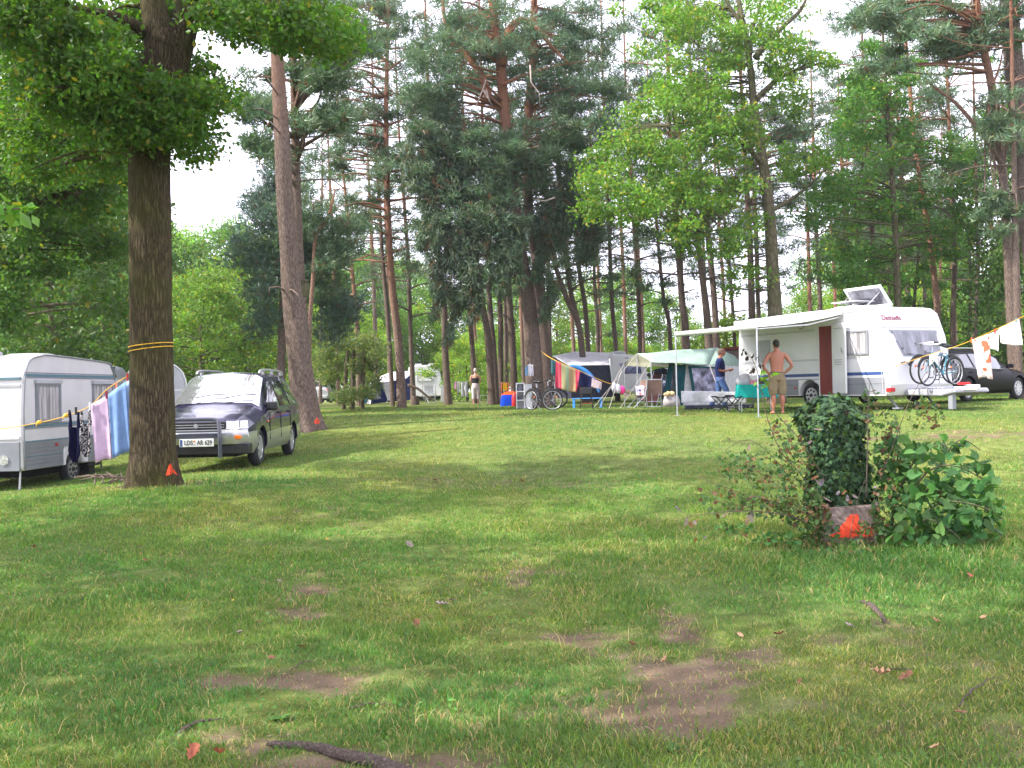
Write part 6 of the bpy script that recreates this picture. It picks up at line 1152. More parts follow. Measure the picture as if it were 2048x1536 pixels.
zg = lambda px, d: onG(px, d)
b = MB(); b.quad(P(1372, 729, 36.0), P(1352, 729, 35.8), zg(1366, 35.8) + Vector((-.35, 0, 0)), zg(1366, 35.8)); b.quad(P(1337, 727, 35.9), P(1349, 727, 35.9), zg(1336, 35.9), zg(1324, 35.9)); b.build('entrance_panel', M['tent_teal'], t, world=True, solid=.01)
b = MB(); b.quad(P(1372, 729, 36.1), er, zg(1440, 36.4), zg(1360, 36.1)); b.quad(er, er2, zg(1490, 38.6), zg(1440, 36.45)); b.build('wall', M['tent_pale'], t, world=True, solid=.01)
b = MB(); b.quad(P(1349, 730, 37.5), P(1372, 729, 37.2), zg(1366, 37.2), zg(1338, 37.5)); b.build('inner_wall', M['tent_lilac'], t, world=True, solid=.01)
b = MB(); W1, W2_, W3, W4 = P(1376, 731, 35.95), P(1432, 734, 36.2), P(1436, 789, 36.2), P(1386, 787, 35.95)
b.quad(W1, P(1382, 731, 35.95), P(1391, 787, 35.95), P(1385, 788, 35.95)); b.quad(W1, W2_, P(1432, 737, 36.2), P(1378, 736, 35.95)); b.quad(P(1389, 784, 35.95), P(1434, 785, 36.2), P(1434, 788, 36.2), P(1389, 788, 35.95)); b.build('window_frame', M['tent_teal'], t, world=True, solid=.012)
b = MB(); b.quad(P(1383, 736, 35.99), P(1432, 737, 36.24), P(1434, 785, 36.24), P(1391, 784, 35.99)); b.build('window', mat('clear_foil_window', (.22, .21, .32), .15, var=.5, scale=5, coat=.7), t, world=True)
for a, c in ((ap, (1275, 801, 35.5)), (lf, (1249, 794, 36.5)), (rf, (1304, 811, 34.8))): b = MB(); e = onG(c[0], c[2]); b.tube([a, e], .02, 6); b.build('pole', M['steel'], t, world=True)
for a, c in ((lf, (1198, 33.5)), (lf, (1218, 33.0)), (rf, (1240, 33.2)), (er, (1448, 33.0)), (ap, (1186, 33.6)), (er2, (1540, 36))): b = MB(); b.tube([a, onG(*c) + Vector((0, 0, .02))], .008, 4); b.build('guy_line', M['cord'], t, world=True)
# white ground sheet windbreak in front of the tent
hang('ground_sheet', 'crumpled white ground sheet draped low along the front of the green tent', 'tarpaulin', P(1362, 782, 29.3), P(1492, 784, 28.8), (.34, .30), M['tent_pale'], 3, .05, n=40)
b = MB(); b.box(-1.05, 1.0, -.1, .15, 0, .14); o = b.build('ground_board', M['car_blue'], None, bevel=.03); o.location = onG(1440, 29.6); tag(o, 'dark blue rolled mat lying under the white ground sheet', 'mat')
# chairs
def folding_chair(label, loc, rz, back, seat_, d=1, arm=True):
    t = thing('folding_chair', label, 'chair', loc, rz, 'folding chairs in front of the green tent'); b = MB()
    for s in (-.25, .25): b.tube([(s, -.25, 0), (s, .2, .42), (s, .28, .95)], .013, 6); b.tube([(s, .28, 0), (s, -.22, .42)], .013, 6); b.tube([(s, -.25, .62), (s, .2, .62)], .013, 6); b.tube([(s, -.22, .42), (s, -.25, .62)], .01, 6)
    b.tube([(-.25, -.25, .02), (.25, -.25, .02)], .013, 6); b.tube([(-.25, .28, .02), (.25, .28, .02)], .013, 6); b.tube([(-.25, .28, .95), (.25, .28, .95)], .013, 6); b.tube([(-.25, .2, .2), (.25, .2, .2)], .01, 6); b.build('frame', M['steel'], t, smooth='a')
    b = MB(); b.faces([(-.24, .21, .46), (.24, .21, .46), (.24, .285, .93), (-.24, .285, .93)], [(0, 1, 2, 3)]); b.build('backrest', back, t, solid=.012); b = MB(); b.box(-.24, .24, -.22, .2, .41, .43); b.build('seat', seat_, t)
    return t
tan = cloth('tan_canvas', (.26, .17, .14)); folding_chair('folding chair with plain tan back turned to the viewer, by the right canopy pole', onG(1308, 34.6), R(180), tan, tan)
ch = folding_chair('folding chair hung with clothes, facing right, left of the tan-backed chair', onG(1274, 34.2), R(-70), tan, tan)
hang('cloth', 'striped blue and pink clothes laid over the left folding chair', 'laundry', P(1271, 772, 34.3), P(1289, 771, 34.1), .5, patterned('clothes_mix', [(0, (.05, .06, .2)), (.4, (.55, .5, .6)), (.55, (.6, .3, .32))], 10, kind='blot'), 1.5, .03)
b = MB(); b.loft([(0, 0, 0, .30, .2, 3), (0, 0, .2, .30, .2, 2.6), (.0, 0, .36, .24, .16), (-.03, 0, .42, .14, .1)], 16); o = b.build('sack', cloth('grey_sack', (.42, .39, .40)), None, smooth=True); o.location = onG(1343, 34.2); tag(o, 'light grey sack standing at the tent entrance beside the awning pole', 'sack')
b = MB(); r_ = random.Random(2); [b.ball((r_.uniform(-.14, .14), r_.uniform(-.08, .08), r_.uniform(-.04, .05)), r_.uniform(.05, .09), 8, 5) for _ in range(14)]; o = b.build('straw_hat', cloth('straw', (.7, .5, .28)), None, smooth=True); o.location = onG(1338, 34.1) + Vector((0, 0, .43)); tag(o, 'yellowish bundle lying on top of the grey sack', 'bundle')
# bundle with zebra print on the dark car
b = MB(); r_ = random.Random(4); [b.ball((r_.uniform(-.35, .35), r_.uniform(-.15, .15), r_.uniform(0, .5)), (r_.uniform(.1, .22), .14, r_.uniform(.05, .12)), 10, 6) for _ in range(16)]; o = b.build('blanket_heap', patterned('blanket', [(0, (.01, .01, .03)), (.48, (.6, .6, .7)), (.56, (.03, .03, .08))], 7, kind='waves'), None, smooth=True); o.location = P(1318, 768, 36.5); tag(o, 'black and white striped blankets heaped behind the folding chairs', 'blankets')
t = thing('camp_bed', 'brown canvas sun bed standing upright beside the striped blankets', 'sun bed', onG(1310, 36)); b = MB(); b.faces([(-.35, 0, .15), (.05, 0, .1), (.3, .1, 1.1), (.0, .1, 1.2)], [(0, 1, 2, 3)]); b.build('canvas', cloth('brown_canvas', (.12, .05, .05)), t, solid=.03); b = MB(); b.tube([(-.36, 0, .0), (0, .1, 1.25)], .015, 6); b.tube([(.06, 0, 0), (.31, .1, 1.15)], .015, 6); b.build('frame', M['steel'], t)
# --- table and stools under the awning
tq = onG(1513, 26.2); tb = table('camping_table', 'camping table covered with a turquoise cloth under the awning', tq, R(-6), .92, .62, .70, M['lgrey'], M['steel'], .014, .0)
b = MB(); vs = []; n = 64
for k_, (z, e) in enumerate([(.715, .0), (.715, .012), (.60, .02), (.45, .03), (.37, .035)]):
    for i in range(n):
        a = 2 * math.pi * i / n; c, s = math.cos(a), math.sin(a); f = 1 / max(abs(c) / .47, abs(s) / .32); w_ = .022 * math.sin(a * 14) * (k_ / 4); f2 = f * (1 + (e + w_) / .4); vs.append((c * f2, s * f2, z + (.012 * math.sin(a * 5) if k_ == 4 else 0)))
b.faces(vs, [(k_ * n + i, k_ * n + (i + 1) % n, (k_ + 1) * n + (i + 1) % n, (k_ + 1) * n + i) for k_ in range(4) for i in range(n)] + [tuple(range(n))]); o = b.build('tablecloth', cloth('turquoise_cloth', (.02, .48, .44)), None, smooth='a'); o.location = tq; o.rotation_euler = (0, 0, R(-6)); tag(o, 'turquoise tablecloth hanging over the edges of the camping table', 'tablecloth')
def on_table(dx, dy, z=.72): c, s = math.cos(R(-6)), math.sin(R(-6)); return tq + Vector((dx * c - dy * s, dx * s + dy * c, z))
b = MB(); b.loft([(0, 0, 0, .2, .12, 3), (0, 0, .1, .22, .13), (.03, 0, .22, .17, .1), (.05, 0, .28, .06, .05)], 16); o = b.build('pillow', M['tent_white'], None, smooth=True); o.location = on_table(-.3, .05); tag(o, 'white crumpled bag lying at the left end of the turquoise table', 'bag')
b = MB(); b.box(-.07, .07, -.05, .05, 0, .22); b.box(-.05, .05, -.052, -.05, .05, .16); o = b.build('carton', patterned('carton', [(0, (.75, .3, .35)), (.5, (.7, .68, .7))], ax=2), None, bevel=.006); o.location = on_table(-.08, -.05); tag(o, 'white and pink carton standing on the turquoise table', 'carton')
b = MB(); b.loft([(0, 0, 0, .10, .10), (0, 0, .14, .11, .11), (0, 0, .15, .115, .115), (0, 0, .18, .04, .04)], 18); b.tube([(.11, 0, .1), (.2, 0, .11)], .01, 6); o = b.build('cooking_pot', M['car_blue'], None, smooth='a'); o.location = on_table(.16, -.05); tag(o, 'dark cooking pot with a lid on the turquoise table', 'pot')
b = MB(); b.loft([(0, 0, 0, .03, .03), (0, 0, .16, .03, .03), (0, 0, .2, .012, .012), (0, 0, .24, .012, .012)], 12); o = b.build('bottle', M['white'], None, smooth='a'); o.location = on_table(.02, .1); tag(o, 'slim white bottle between the carton and the pot', 'bottle')
def stool(label, loc, rz, w=.42):
    t = thing('folding_stool', label, 'stool', loc, rz, 'folding stools by the turquoise table'); b = MB(); vs = []
    for i in range(9):
        for j in range(5): u, v = i / 8, j / 4; vs.append((-w / 2 + w * u, -.19 + .38 * v, .43 - .05 * math.sin(math.pi * u)))
    b.faces(vs, [(i * 5 + j, (i + 1) * 5 + j, (i + 1) * 5 + j + 1, i * 5 + j + 1) for i in range(8) for j in range(4)]); b.build('seat', cloth('stool_canvas', (.02, .015, .03)), t, solid=.012, smooth=True)
    for s in (-1, 1): b = MB(); b.tube([(s * w / 2, -.19, .43), (-s * w * .42, -.19, 0), (-s * w * .42, .19, 0), (s * w / 2, .19, .43)], .013, 6); b.build('leg_frame', M['black'], t)
    b = MB(); [b.tube([(s * w * .3, -.19, .1), (s * w * .3, .19, .1)], .008, 5) for s in (-1, 1)]; b.build('crossbar', M['steel'], t)
stool('dark folding stool, leftmost in front of the white ground sheet', onG(1443, 26.4), R(8)); stool('dark folding stool between the leftmost stool and the turquoise table', onG(1468, 25.8), R(-12)); stool('dark folding stool standing behind the other two, next to the table edge', onG(1472, 27.6), R(20))
# brown hut behind
t = thing('garden_hut', 'small hut with a brown flat roof behind the green tent', 'hut', onG(1466, 50)); b = MB(); b.box(-.9, 1.3, 0, 2, 0, 2.35); b.build('wall', mat('hut_boards', (.45, .35, .38), .7, c2=(.25, .16, .15), scale=6, stretch=(6, 1, .1)), t); b = MB(); b.faces([(-1.1, -.4, 2.3), (1.5, -.4, 2.5), (1.5, 2.2, 2.5), (-1.1, 2.2, 2.3), (-1.1, -.4, 2.45), (1.5, -.4, 2.65), (1.5, 2.2, 2.65), (-1.1, 2.2, 2.45)], [(3, 2, 1, 0), (4, 5, 6, 7), (0, 1, 5, 4), (1, 2, 6, 5), (2, 3, 7, 6), (3, 0, 4, 7)]); b.build('roof', M['redbrown'], t)
# --- blue and white tent far away + its surroundings
t = thing('awning_tent', 'blue and white awning tent leaning against the far caravan', 'tent', onG(775, 58)); M['tent_blue'] = cloth('tent_navy', (.03, .05, .22))
D_ = 56; b = MB(); b.poly([P(741, 761, D_ + 2), P(751, 768, D_), P(812, 757, D_ + 1), P(828, 742, D_ + 7), P(783, 744, D_ + 8)]); b.quad(P(741, 761, D_ + 1.5), P(751, 768, D_ - .1), P(741, 808, D_), P(735, 807, D_ + 1)); b.quad(P(764, 768, D_ - .05), P(784, 763, D_ + .1), P(787, 800, D_ + .1), P(776, 801, D_ - .05)); b.build('white_panel', M['tent_white'], t, world=True, solid=.02)
b = MB(); b.quad(P(751, 768, D_ + .1), P(812, 758, D_ + 1.1), P(814, 800, D_ + 1), P(741, 808, D_ + .1)); b.quad(P(812, 757, D_ + 1.2), P(826, 745, D_ + 6), P(828, 798, D_ + 6), P(814, 800, D_ + 1.2)); b.build('wall', M['tent_blue'], t, world=True, solid=.02)
b = MB(); b.poly([P(751, 771, D_ - .05), P(762, 797, D_ - .05), P(746, 800, D_ - .05)]); b.poly([P(795, 775, D_ + .6), P(808, 773, D_ + .7), P(809, 795, D_ + .7), P(797, 796, D_ + .6)]); b.build('window', M['screen'], t, world=True, solid=.02)
b = MB(); [b.tube([P(*a), P(*c)], .015, 4) for a, c in (((785, 770, D_ - .1), (773, 806, 52)), ((735, 762, D_ + 2), (718, 800, 52)))]; b.build('guy_line', M['cord'], t, world=True)
b = MB(); b.loft([(0, 0, 0, .5, .4), (0, 0, .3, .5, .4), (0, 0, .42, .2, .15)], 14); o = b.build('covered_heap', M['skyblue'], None, smooth=True); o.location = onG(731, 60); tag(o, 'bright blue covered heap at the left end of the blue tent', 'tarpaulin')
b = MB(); b.loft([(0, 0, 0, .23, .23), (0, 0, .42, .2, .2), (0, 0, .45, .18, .18)], 14); o = b.build('tree_stump', M['pine_bark'], None, smooth='a'); o.location = onG(830, 49); tag(o, 'short brown tree stump between the pine and the far caravan', 'stump')
b = MB(); q_, w_ = smooth_path([P(815, 770, 46), P(835, 777, 46), P(855, 793, 46), P(868, 801, 46)], [.07, .06, .05, .03], 4); b.tube(q_, w_, 7); tag(b.build('fallen_branch', M['pine_bark'], None, smooth=True), 'curved bare branch leaning down in front of the far caravan', 'branch')
b = MB(); b.box(-.25, .25, -.1, .1, 0, .95); b.box(.28, .34, -.1, .1, 0, .98); o = b.build('wind_screen', M['lgrey'], None, bevel=.02); o.location = onG(891, 56); tag(o, 'grey folding screen at the right end of the far caravan', 'screen')
folding_chair('pale folding chair in front of the far caravan, left of the grey screen', onG(862, 55), R(30), M['tent_pale'], M['tent_pale'])['group'] = 'chairs at the far caravan'
rope('washing_line', 'thin washing line far away between two pines left of the woman', [P(900, 762, 53), P(922, 765, 53), P(944, 758, 53)], .008, 'cord', 'washing line')
for a, c, h, m, lab in ((908, 913, .42, cloth('far_pink', (.6, .3, .45)), 'pink laundry, leftmost on the far washing line'), (914, 919, .6, M['tent_white'], 'white laundry second from left on the far line'), (922, 928, .8, M['tent_pale'], 'grey-white long laundry third on the far line'), (929, 935, .8, M['tent_white'], 'white long laundry, rightmost on the far line')): hang('cloth', lab, 'laundry', P(a, 764, 53), P(c, 763, 53), h, m, 1, .03, n=8, k=6)
# ---------------------------------------------------------------- people
M['skin'] = mat('sun_tanned_skin', (.34, .13, .08), .55, var=.06, scale=7); M['skin_light'] = mat('light_skin', (.52, .27, .19), .55, var=.06, scale=7)
def blob(name, parts, m, parent, vox=.011, it=6):
    """several closed tubes and lofts fused into one continuous surface"""
    b = MB(); [p(b) for p in parts]; o = b.build(name, m, parent, smooth=True); q = o.modifiers.new('r', 'REMESH'); q.mode = 'VOXEL'; q.voxel_size = vox; q.use_smooth_shade = True; s = o.modifiers.new('s', 'SMOOTH'); s.factor = .5; s.iterations = it
    bpy.context.view_layer.update(); me = to_mesh(o); o.modifiers.clear(); old = o.data; o.data = me; bpy.data.meshes.remove(old); me.polygons.foreach_set('use_smooth', [True] * len(me.polygons)); return o
def T(pts, rad): return lambda b: b.tube(*smooth_path(pts, rad, 3), 14)
def Lf(secs): return lambda b: b.loft(secs, 24)
def Bl(c, r): return lambda b: b.ball(c, r, 16, 10)
def hand(w, d, side, curl=.5, s=1.0):
    """palm and five fingers from wrist w along d"""
    w, d, sd = Vector(w), Vector(d).normalized(), Vector(side).normalized(); n = d.cross(sd).normalized(); out = [T([w, w + d * .05 * s, w + d * .09 * s], [(.018, .026), (.038, .016), (.036, .013)])]
    out = [lambda b: b.tube([w, w + d * .045 * s, w + d * .09 * s], [.026, .034, .030], 12)]
    for k, (o, l) in enumerate(((-.028, .075), (-.010, .085), (.009, .08), (.027, .062))):
        a = w + d * .085 * s + sd * o; c = a + d * l * .5 - n * l * .25 * curl; e = c + d * l * .4 - n * l * .5 * curl; out.append((lambda a, c, e: lambda b: b.tube([a - d * .02, a, c, e], [.0105, .0105, .0095, .008], 8))(a, c, e))
    a = w + d * .03 * s - sd * .03; out.append((lambda a: lambda b: b.tube([w + d * .02, a, a + d * .03 - sd * .02, a + d * .055 - sd * .025], [.014, .013, .011, .009], 8))(a)); return out
def person(label, loc, rz, H, skin, body, clothes, hairf):
    t = thing('person', label, 'person', loc, rz); s = H / 1.78; t.scale = (s, s, s)
    blob('body', body, skin, t)
    for nm, pr, m in clothes: blob(nm, pr, m, t, .012, 3)
    blob('hair', hairf[0], hairf[1], t, .011, 3); return t
def head(x, y, z, yaw=0, pitch=0):
    c, s = math.cos(yaw), math.sin(yaw); f = lambda dx, dy, dz: (x + dx * c - dy * s, y + dx * s + dy * c, z + dz)
    return [Bl(f(0, .0, .02), (.073, .092, .105)), Bl(f(0, .045, -.055), (.05, .05, .05)), Bl(f(0, .098, -.005), (.012, .022, .02)), Bl(f(.074, 0, .0), (.012, .018, .03)), Bl(f(-.074, 0, .0), (.012, .018, .03)), Bl(f(0, .088, -.045), (.022, .01, .008)), Bl(f(.03, .083, .02), (.014, .01, .01)), Bl(f(-.03, .083, .02), (.014, .01, .01)), Bl(f(0, .08, .035), (.045, .014, .009))]
# local frame: +y is the way the person faces
# shirtless man, back to the viewer, hands on hips
mb = [Lf([(0, 0, .90, .165, .115), (0, 0, .98, .165, .115), (0, 0, 1.06, .150, .105), (0, .005, 1.16, .155, .110), (0, .01, 1.28, .178, .118), (0, .01, 1.38, .190, .115), (0, 0, 1.45, .175, .095), (0, 0, 1.50, .10, .07), (0, 0, 1.54, .055, .055)]), T([(0, 0, 1.46), (0, .0, 1.52), (0, .015, 1.60)], [.07, .058, .056])] + head(0, .03, 1.665, .25)
for sx in (-1, 1):
    mb += [T([(sx * .15, 0, 1.43), (sx * .205, -.005, 1.40), (sx * .29, -.03, 1.27), (sx * .355, -.06, 1.155)], [.055, .058, .047, .038]), T([(sx * .355, -.06, 1.155), (sx * .30, -.01, 1.08), (sx * .225, .02, 1.01), (sx * .195, .03, .985)], [.038, .040, .032, .025]), T([(sx * .09, 0, .90), (sx * .10, .005, .70), (sx * .105, .005, .50)], [.10, .085, .058]), T([(sx * .105, .005, .50), (sx * .11, -.025, .36), (sx * .11, -.01, .2), (sx * .11, -.005, .085)], [.056, .060, .045, .034]), T([(sx * .11, -.045, .035), (sx * .115, .04, .04), (sx * .125, .15, .02)], [.034, .04, .028])]
    mb += hand((sx * .195, .03, .985), (-sx * .25, .45, -.35), (0, .5, .6), .7)
khaki = cloth('khaki_shorts', (.20, .155, .095), trans=0)
sh_ = [Lf([(0, 0, .80, .18, .13), (0, 0, .88, .185, .135), (0, 0, .96, .175, .125), (0, 0, 1.0, .168, .118)])] + [T([(sx * .09, 0, .86), (sx * .10, 0, .70), (sx * .108, 0, .54), (sx * .11, 0, .46)], [.115, .112, .10, .095]) for sx in (-1, 1)] + [(lambda sx: lambda b: b.box(sx * .185 - .03, sx * .185 + .02, -.08, .07, .58, .74))(sx) for sx in (-1, 1)]
belt = [Lf([(0, 0, .985, .172, .122), (0, 0, 1.01, .170, .120)])]
hair = [Bl((-.005, .012, 1.70), (.080, .094, .092)), Bl((0, -.03, 1.655), (.066, .05, .07))]
hm = mat('dark_hair', (.02, .013, .01), .7, var=.3, scale=60, bump=.5)
q = onG(1556, 24.2); person('shirtless man in khaki shorts seen from behind with his hands on his hips', q, R(4), 1.80, M['skin'], mb, [('shorts', sh_, khaki), ('belt', belt, M['ink'])], (hair, hm))
# man in navy T-shirt, side on, walking right, forearms held forward
mb = [Lf([(0, 0, .92, .16, .12), (0, 0, 1.1, .15, .12), (0, .0, 1.3, .175, .13), (0, 0, 1.42, .16, .11), (0, 0, 1.48, .08, .07)]), T([(0, -.01, 1.44), (0, .01, 1.52), (0, .04, 1.60)], [.07, .058, .056])] + head(0, .06, 1.655, 0)
for sx in (-1, 1):
    mb += [T([(sx * .15, 0, 1.42), (sx * .21, -.01, 1.38), (sx * .22, -.04, 1.22), (sx * .21, -.03, 1.12)], [.052, .054, .046, .04]), T([(sx * .21, -.03, 1.12), (sx * .17, .12, 1.11), (sx * .13, .24, 1.14)], [.04, .037, .026])]
    mb += hand((sx * .13, .24, 1.14), (-sx * .3, .9, .1), (0, 0, 1), .5)
mb += [T([(.09, 0, .9), (.1, .08, .70), (.1, .17, .5)], [.1, .085, .06]), T([(.1, .17, .5), (.1, .12, .3), (.1, .1, .08)], [.056, .06, .036]), T([(-.09, 0, .9), (-.1, -.05, .70), (-.1, -.06, .5)], [.1, .085, .06]), T([(-.1, -.06, .5), (-.1, -.18, .3), (-.1, -.26, .1)], [.056, .06, .036]), T([(.1, .06, .04), (.1, .15, .04), (.1, .27, .03)], [.04, .045, .03]), T([(-.1, -.3, .06), (-.1, -.22, .04), (-.1, -.12, .03)], [.04, .045, .03])]
navy = cloth('navy_shirt', (.012, .02, .075), trans=0); jean = cloth('blue_jeans', (.075, .14, .29), trans=0, c2=(.05, .09, .22), scale=4)
ts = [Lf([(0, 0, .94, .178, .138), (0, 0, 1.06, .172, .142), (0, 0, 1.25, .188, .145), (0, 0, 1.38, .19, .128), (0, 0, 1.45, .14, .10), (0, 0, 1.49, .085, .075)])] + [T([(sx * .13, 0, 1.42), (sx * .215, -.01, 1.385), (sx * .228, -.035, 1.26), (sx * .225, -.04, 1.17)], [.065, .068, .066, .064]) for sx in (-1, 1)]
jn = [Lf([(0, 0, .80, .17, .13), (0, 0, .9, .178, .135), (0, 0, .98, .168, .13)]), T([(.09, 0, .88), (.1, .08, .70), (.1, .18, .48), (.1, .13, .28), (.1, .1, .08)], [.11, .098, .078, .078, .072]), T([(-.09, 0, .88), (-.1, -.05, .70), (-.1, -.06, .5), (-.1, -.18, .3), (-.1, -.27, .11)], [.11, .098, .078, .078, .072])]
shoe = [T([(.1, .04, .04), (.1, .15, .045), (.1, .29, .03)], [.046, .052, .036]), T([(-.1, -.32, .06), (-.1, -.22, .045), (-.1, -.10, .03)], [.046, .052, .036])]
hair = [Bl((0, .045, 1.695), (.082, .096, .088)), Bl((0, -.005, 1.645), (.07, .06, .08))]
gh = mat('greying_brown_hair', (.16, .10, .07), .75, var=.3, scale=60, bump=.5)
q = onG(1442, 29.6); person('man in navy T-shirt and blue jeans standing sideways in front of the green tent', q, R(-98), 1.80, M['skin'], mb, [('t_shirt', ts, navy), ('jeans', jn, jean), ('shoe', shoe[:1], M['black']), ('shoe', shoe[1:], M['black'])], (hair, gh))
# woman seen from behind in the distance
mb = [Lf([(0, 0, .88, .17, .12), (0, 0, 1.04, .145, .105), (0, 0, 1.2, .155, .11), (0, 0, 1.32, .17, .11), (0, 0, 1.42, .165, .09), (0, 0, 1.48, .08, .065)]), T([(0, 0, 1.44), (0, .0, 1.52), (0, .02, 1.60)], [.065, .05, .05])] + head(0, .03, 1.655, -.3)
for sx in (-1, 1):
    mb += [T([(sx * .14, 0, 1.42), (sx * .195, 0, 1.38), (sx * .235, -.02, 1.24), (sx * .245, -.01, 1.13)], [.05, .054, .045, .037]), T([(sx * .245, -.01, 1.13), (sx * .22, .10, 1.05), (sx * .15, .2, 1.0)], [.037, .034, .024]), T([(sx * .09, 0, .88), (sx * .1, 0, .7), (sx * .1, 0, .48)], [.1, .085, .058]), T([(sx * .1, 0, .5), (sx * .11, -.02, .36), (sx * .11, 0, .2), (sx * .11, 0, .08)], [.055, .056, .04, .032]), T([(sx * .11, -.05, .035), (sx * .11, .04, .04), (sx * .12, .14, .02)], [.032, .038, .026])] + hand((sx * .15, .2, 1.0), (-sx * .6, .6, 0), (0, 0, 1), .6)
top = [Lf([(0, 0, 1.04, .156, .118), (0, 0, 1.16, .162, .122), (0, 0, 1.28, .180, .125), (0, 0, 1.31, .178, .122)])]
wt = cloth('white_trousers', (.62, .52, .55), trans=0); cp = [Lf([(0, 0, .80, .185, .135), (0, 0, .92, .19, .135), (0, 0, 1.05, .160, .12)])] + [T([(sx * .09, 0, .86), (sx * .10, 0, .66), (sx * .105, 0, .45), (sx * .108, 0, .28)], [.118, .105, .088, .082]) for sx in (-1, 1)]
hair = [Bl((0, .02, 1.70), (.084, .096, .090)), Bl((0, -.02, 1.65), (.07, .06, .07))]
q = onG(952, 45.5); person('woman with short grey hair, black strapless top and white capri trousers, seen from behind', q, R(5), 1.66, M['skin_light'], mb, [('strapless_top', top, M['ink']), ('capri_trousers', cp, wt)], (hair, mat('grey_hair', (.5, .46, .42), .7, var=.2, scale=60)))
# ---------------------------------------------------------------- ivy stump, shrubs, litter
def templ(Pn, D, Nn, size, tv, tt, col, seed=0):
    """place a leaf template (u along, v across, w up) at every point"""
    r = np.random.default_rng(seed); n = len(Pn); D = D / (np.linalg.norm(D, axis=1)[:, None] + 1e-9); Nn = Nn - D * (Nn * D).sum(1)[:, None]; Nn /= np.linalg.norm(Nn, axis=1)[:, None] + 1e-9; S = np.cross(D, Nn)
    sz = (size * np.ones(n))[:, None]; tv = np.array(tv, float); V = np.stack([Pn + (D * u + S * v + Nn * w_) * sz for u, v, w_ in tv], 1).reshape(-1, 3)
    o = np.arange(n)[:, None, None] * len(tv); Tt = (o + np.array(tt)[None]).reshape(-1, 3); return V, Tt, np.repeat(col, len(tv), 0)
IVY = ([(0, 0, 0), (-.05, .32, -.02), (.22, .48, -.06), (.32, .24, 0), (.62, .38, -.06), (.62, .15, 0), (1, 0, -.08), (.62, -.15, 0), (.62, -.38, -.06), (.32, -.24, 0), (.22, -.48, -.06), (-.05, -.32, -.02), (.4, 0, .05)], [(12, i, (i + 1) % 12) for i in range(12)])
HEART = ([(0, 0, .0), (-.06, .2, .02), (.12, .36, .02), (.4, .36, 0), (.7, .2, -.04), (1, 0, -.12), (.7, -.2, -.04), (.4, -.36, 0), (.12, -.36, .02), (-.06, -.2, .02), (.35, 0, -.05)], [(10, i, (i + 1) % 10) for i in range(10)])
OAKL = ([(0, 0, 0), (.15, .1, 0), (.3, .24, .05), (.4, .14, 0), (.55, .32, .08), (.65, .17, 0), (.82, .26, .07), (1, 0, .1), (.82, -.26, .07), (.65, -.17, 0), (.55, -.32, .1), (.4, -.14, 0), (.3, -.24, .05), (.15, -.1, 0), (.5, 0, -.03)], [(14, i, (i + 1) % 14) for i in range(14)])
S0 = Vector((onG(1688, 9.55).x, 9.55, onG(1688, 9.55).z))
st = thing('ivy_stump', 'tall tree stump wrapped in dark green ivy at the right', 'stump', S0)
def axis_at(z): return Vector((S0.x - .02 - .06 * (z / 1.3), S0.y + .02 * z, S0.z + z))
def rad_at(z, a): return float(np.interp(z, [0, .2, .5, .8, .98, 1.12, 1.25, 1.30], [.25, .23, .235, .23, .245, .285, .26, .10])) * (1 + .1 * math.sin(3 * a + z * 4) + .06 * math.sin(7 * a - z * 9))
b = MB(); vs = []; n = 30; zs = np.linspace(-.05, 1.28, 16)
for z in zs:
    for j in range(n): a = 6.2832 * j / n; q = rad_at(z, a) * .8; c = axis_at(z); vs.append((c.x + q * math.cos(a), c.y + q * math.sin(a), c.z))
b.faces(vs, [(i * n + j, i * n + (j + 1) % n, (i + 1) * n + (j + 1) % n, (i + 1) * n + j) for i in range(len(zs) - 1) for j in range(n)] + [tuple((len(zs) - 1) * n + j for j in range(n))]); b.build('stump', M['oak_bark'], st, smooth=True, world=True)
r = np.random.default_rng(3); Pn, Dn, Nn = [], [], []
for _ in range(4600):
    z = .12 + 1.2 * r.random() ** .8; a = r.random() * 6.283
    if z < .5 and math.sin(a) < -.2 and r.random() < .55 * (1 - z): continue
    q = rad_at(min(z, 1.25), a); c = axis_at(z)
    if z > 1.2: q *= r.random() ** .5 * 1.05; z_ = 1.16 + .2 * (1 - (q / .31) ** 2) * (.6 + .5 * r.random()) + .03 * math.sin(a * 3)
    else: z_ = z
    q *= (.88 + .26 * r.random() + .14 * math.sin(a * 2 + z * 6) + .09 * math.sin(a * 5 - z * 11)); o = Vector((math.cos(a), math.sin(a), 0)); Pn.append((c.x + o.x * q, c.y + o.y * q, S0.z + z_)); up = .25 + (1.2 if z > 1.08 else 0); Nn.append((o.x + r.normal() * .45, o.y + r.normal() * .45, up + r.normal() * .45)); Dn.append((r.normal() * .6 + o.x * .3, r.normal() * .6 + o.y * .3, -.8 + r.normal() * .5))
Pn, Dn, Nn = map(np.array, (Pn, Dn, Nn)); n = len(Pn); col = np.array([.044, .09, .034]) * (.5 + 1.0 * r.random((n, 1))) * np.stack([.85 + .3 * r.random(n), np.ones(n), .85 + .5 * r.random(n)], -1); yl = r.random(n) < .1; col[yl] = np.array([.06, .12, .02]) * (.8 + .5 * r.random((yl.sum(), 1)))
V, Tt, C = templ(Pn, Dn, Nn, .045 + .035 * r.random(n), *IVY, col); I = np.array(inv(st)); V = V @ I[:3, :3].T + I[:3, 3]
M['ivy'] = leafmat('ivy_leaves', trans=.2, rough=.6, spec=.2, tint=(1.1, 1.2, .6)); mesh_np('ivy', V, Tt, M['ivy'], st, col=C)
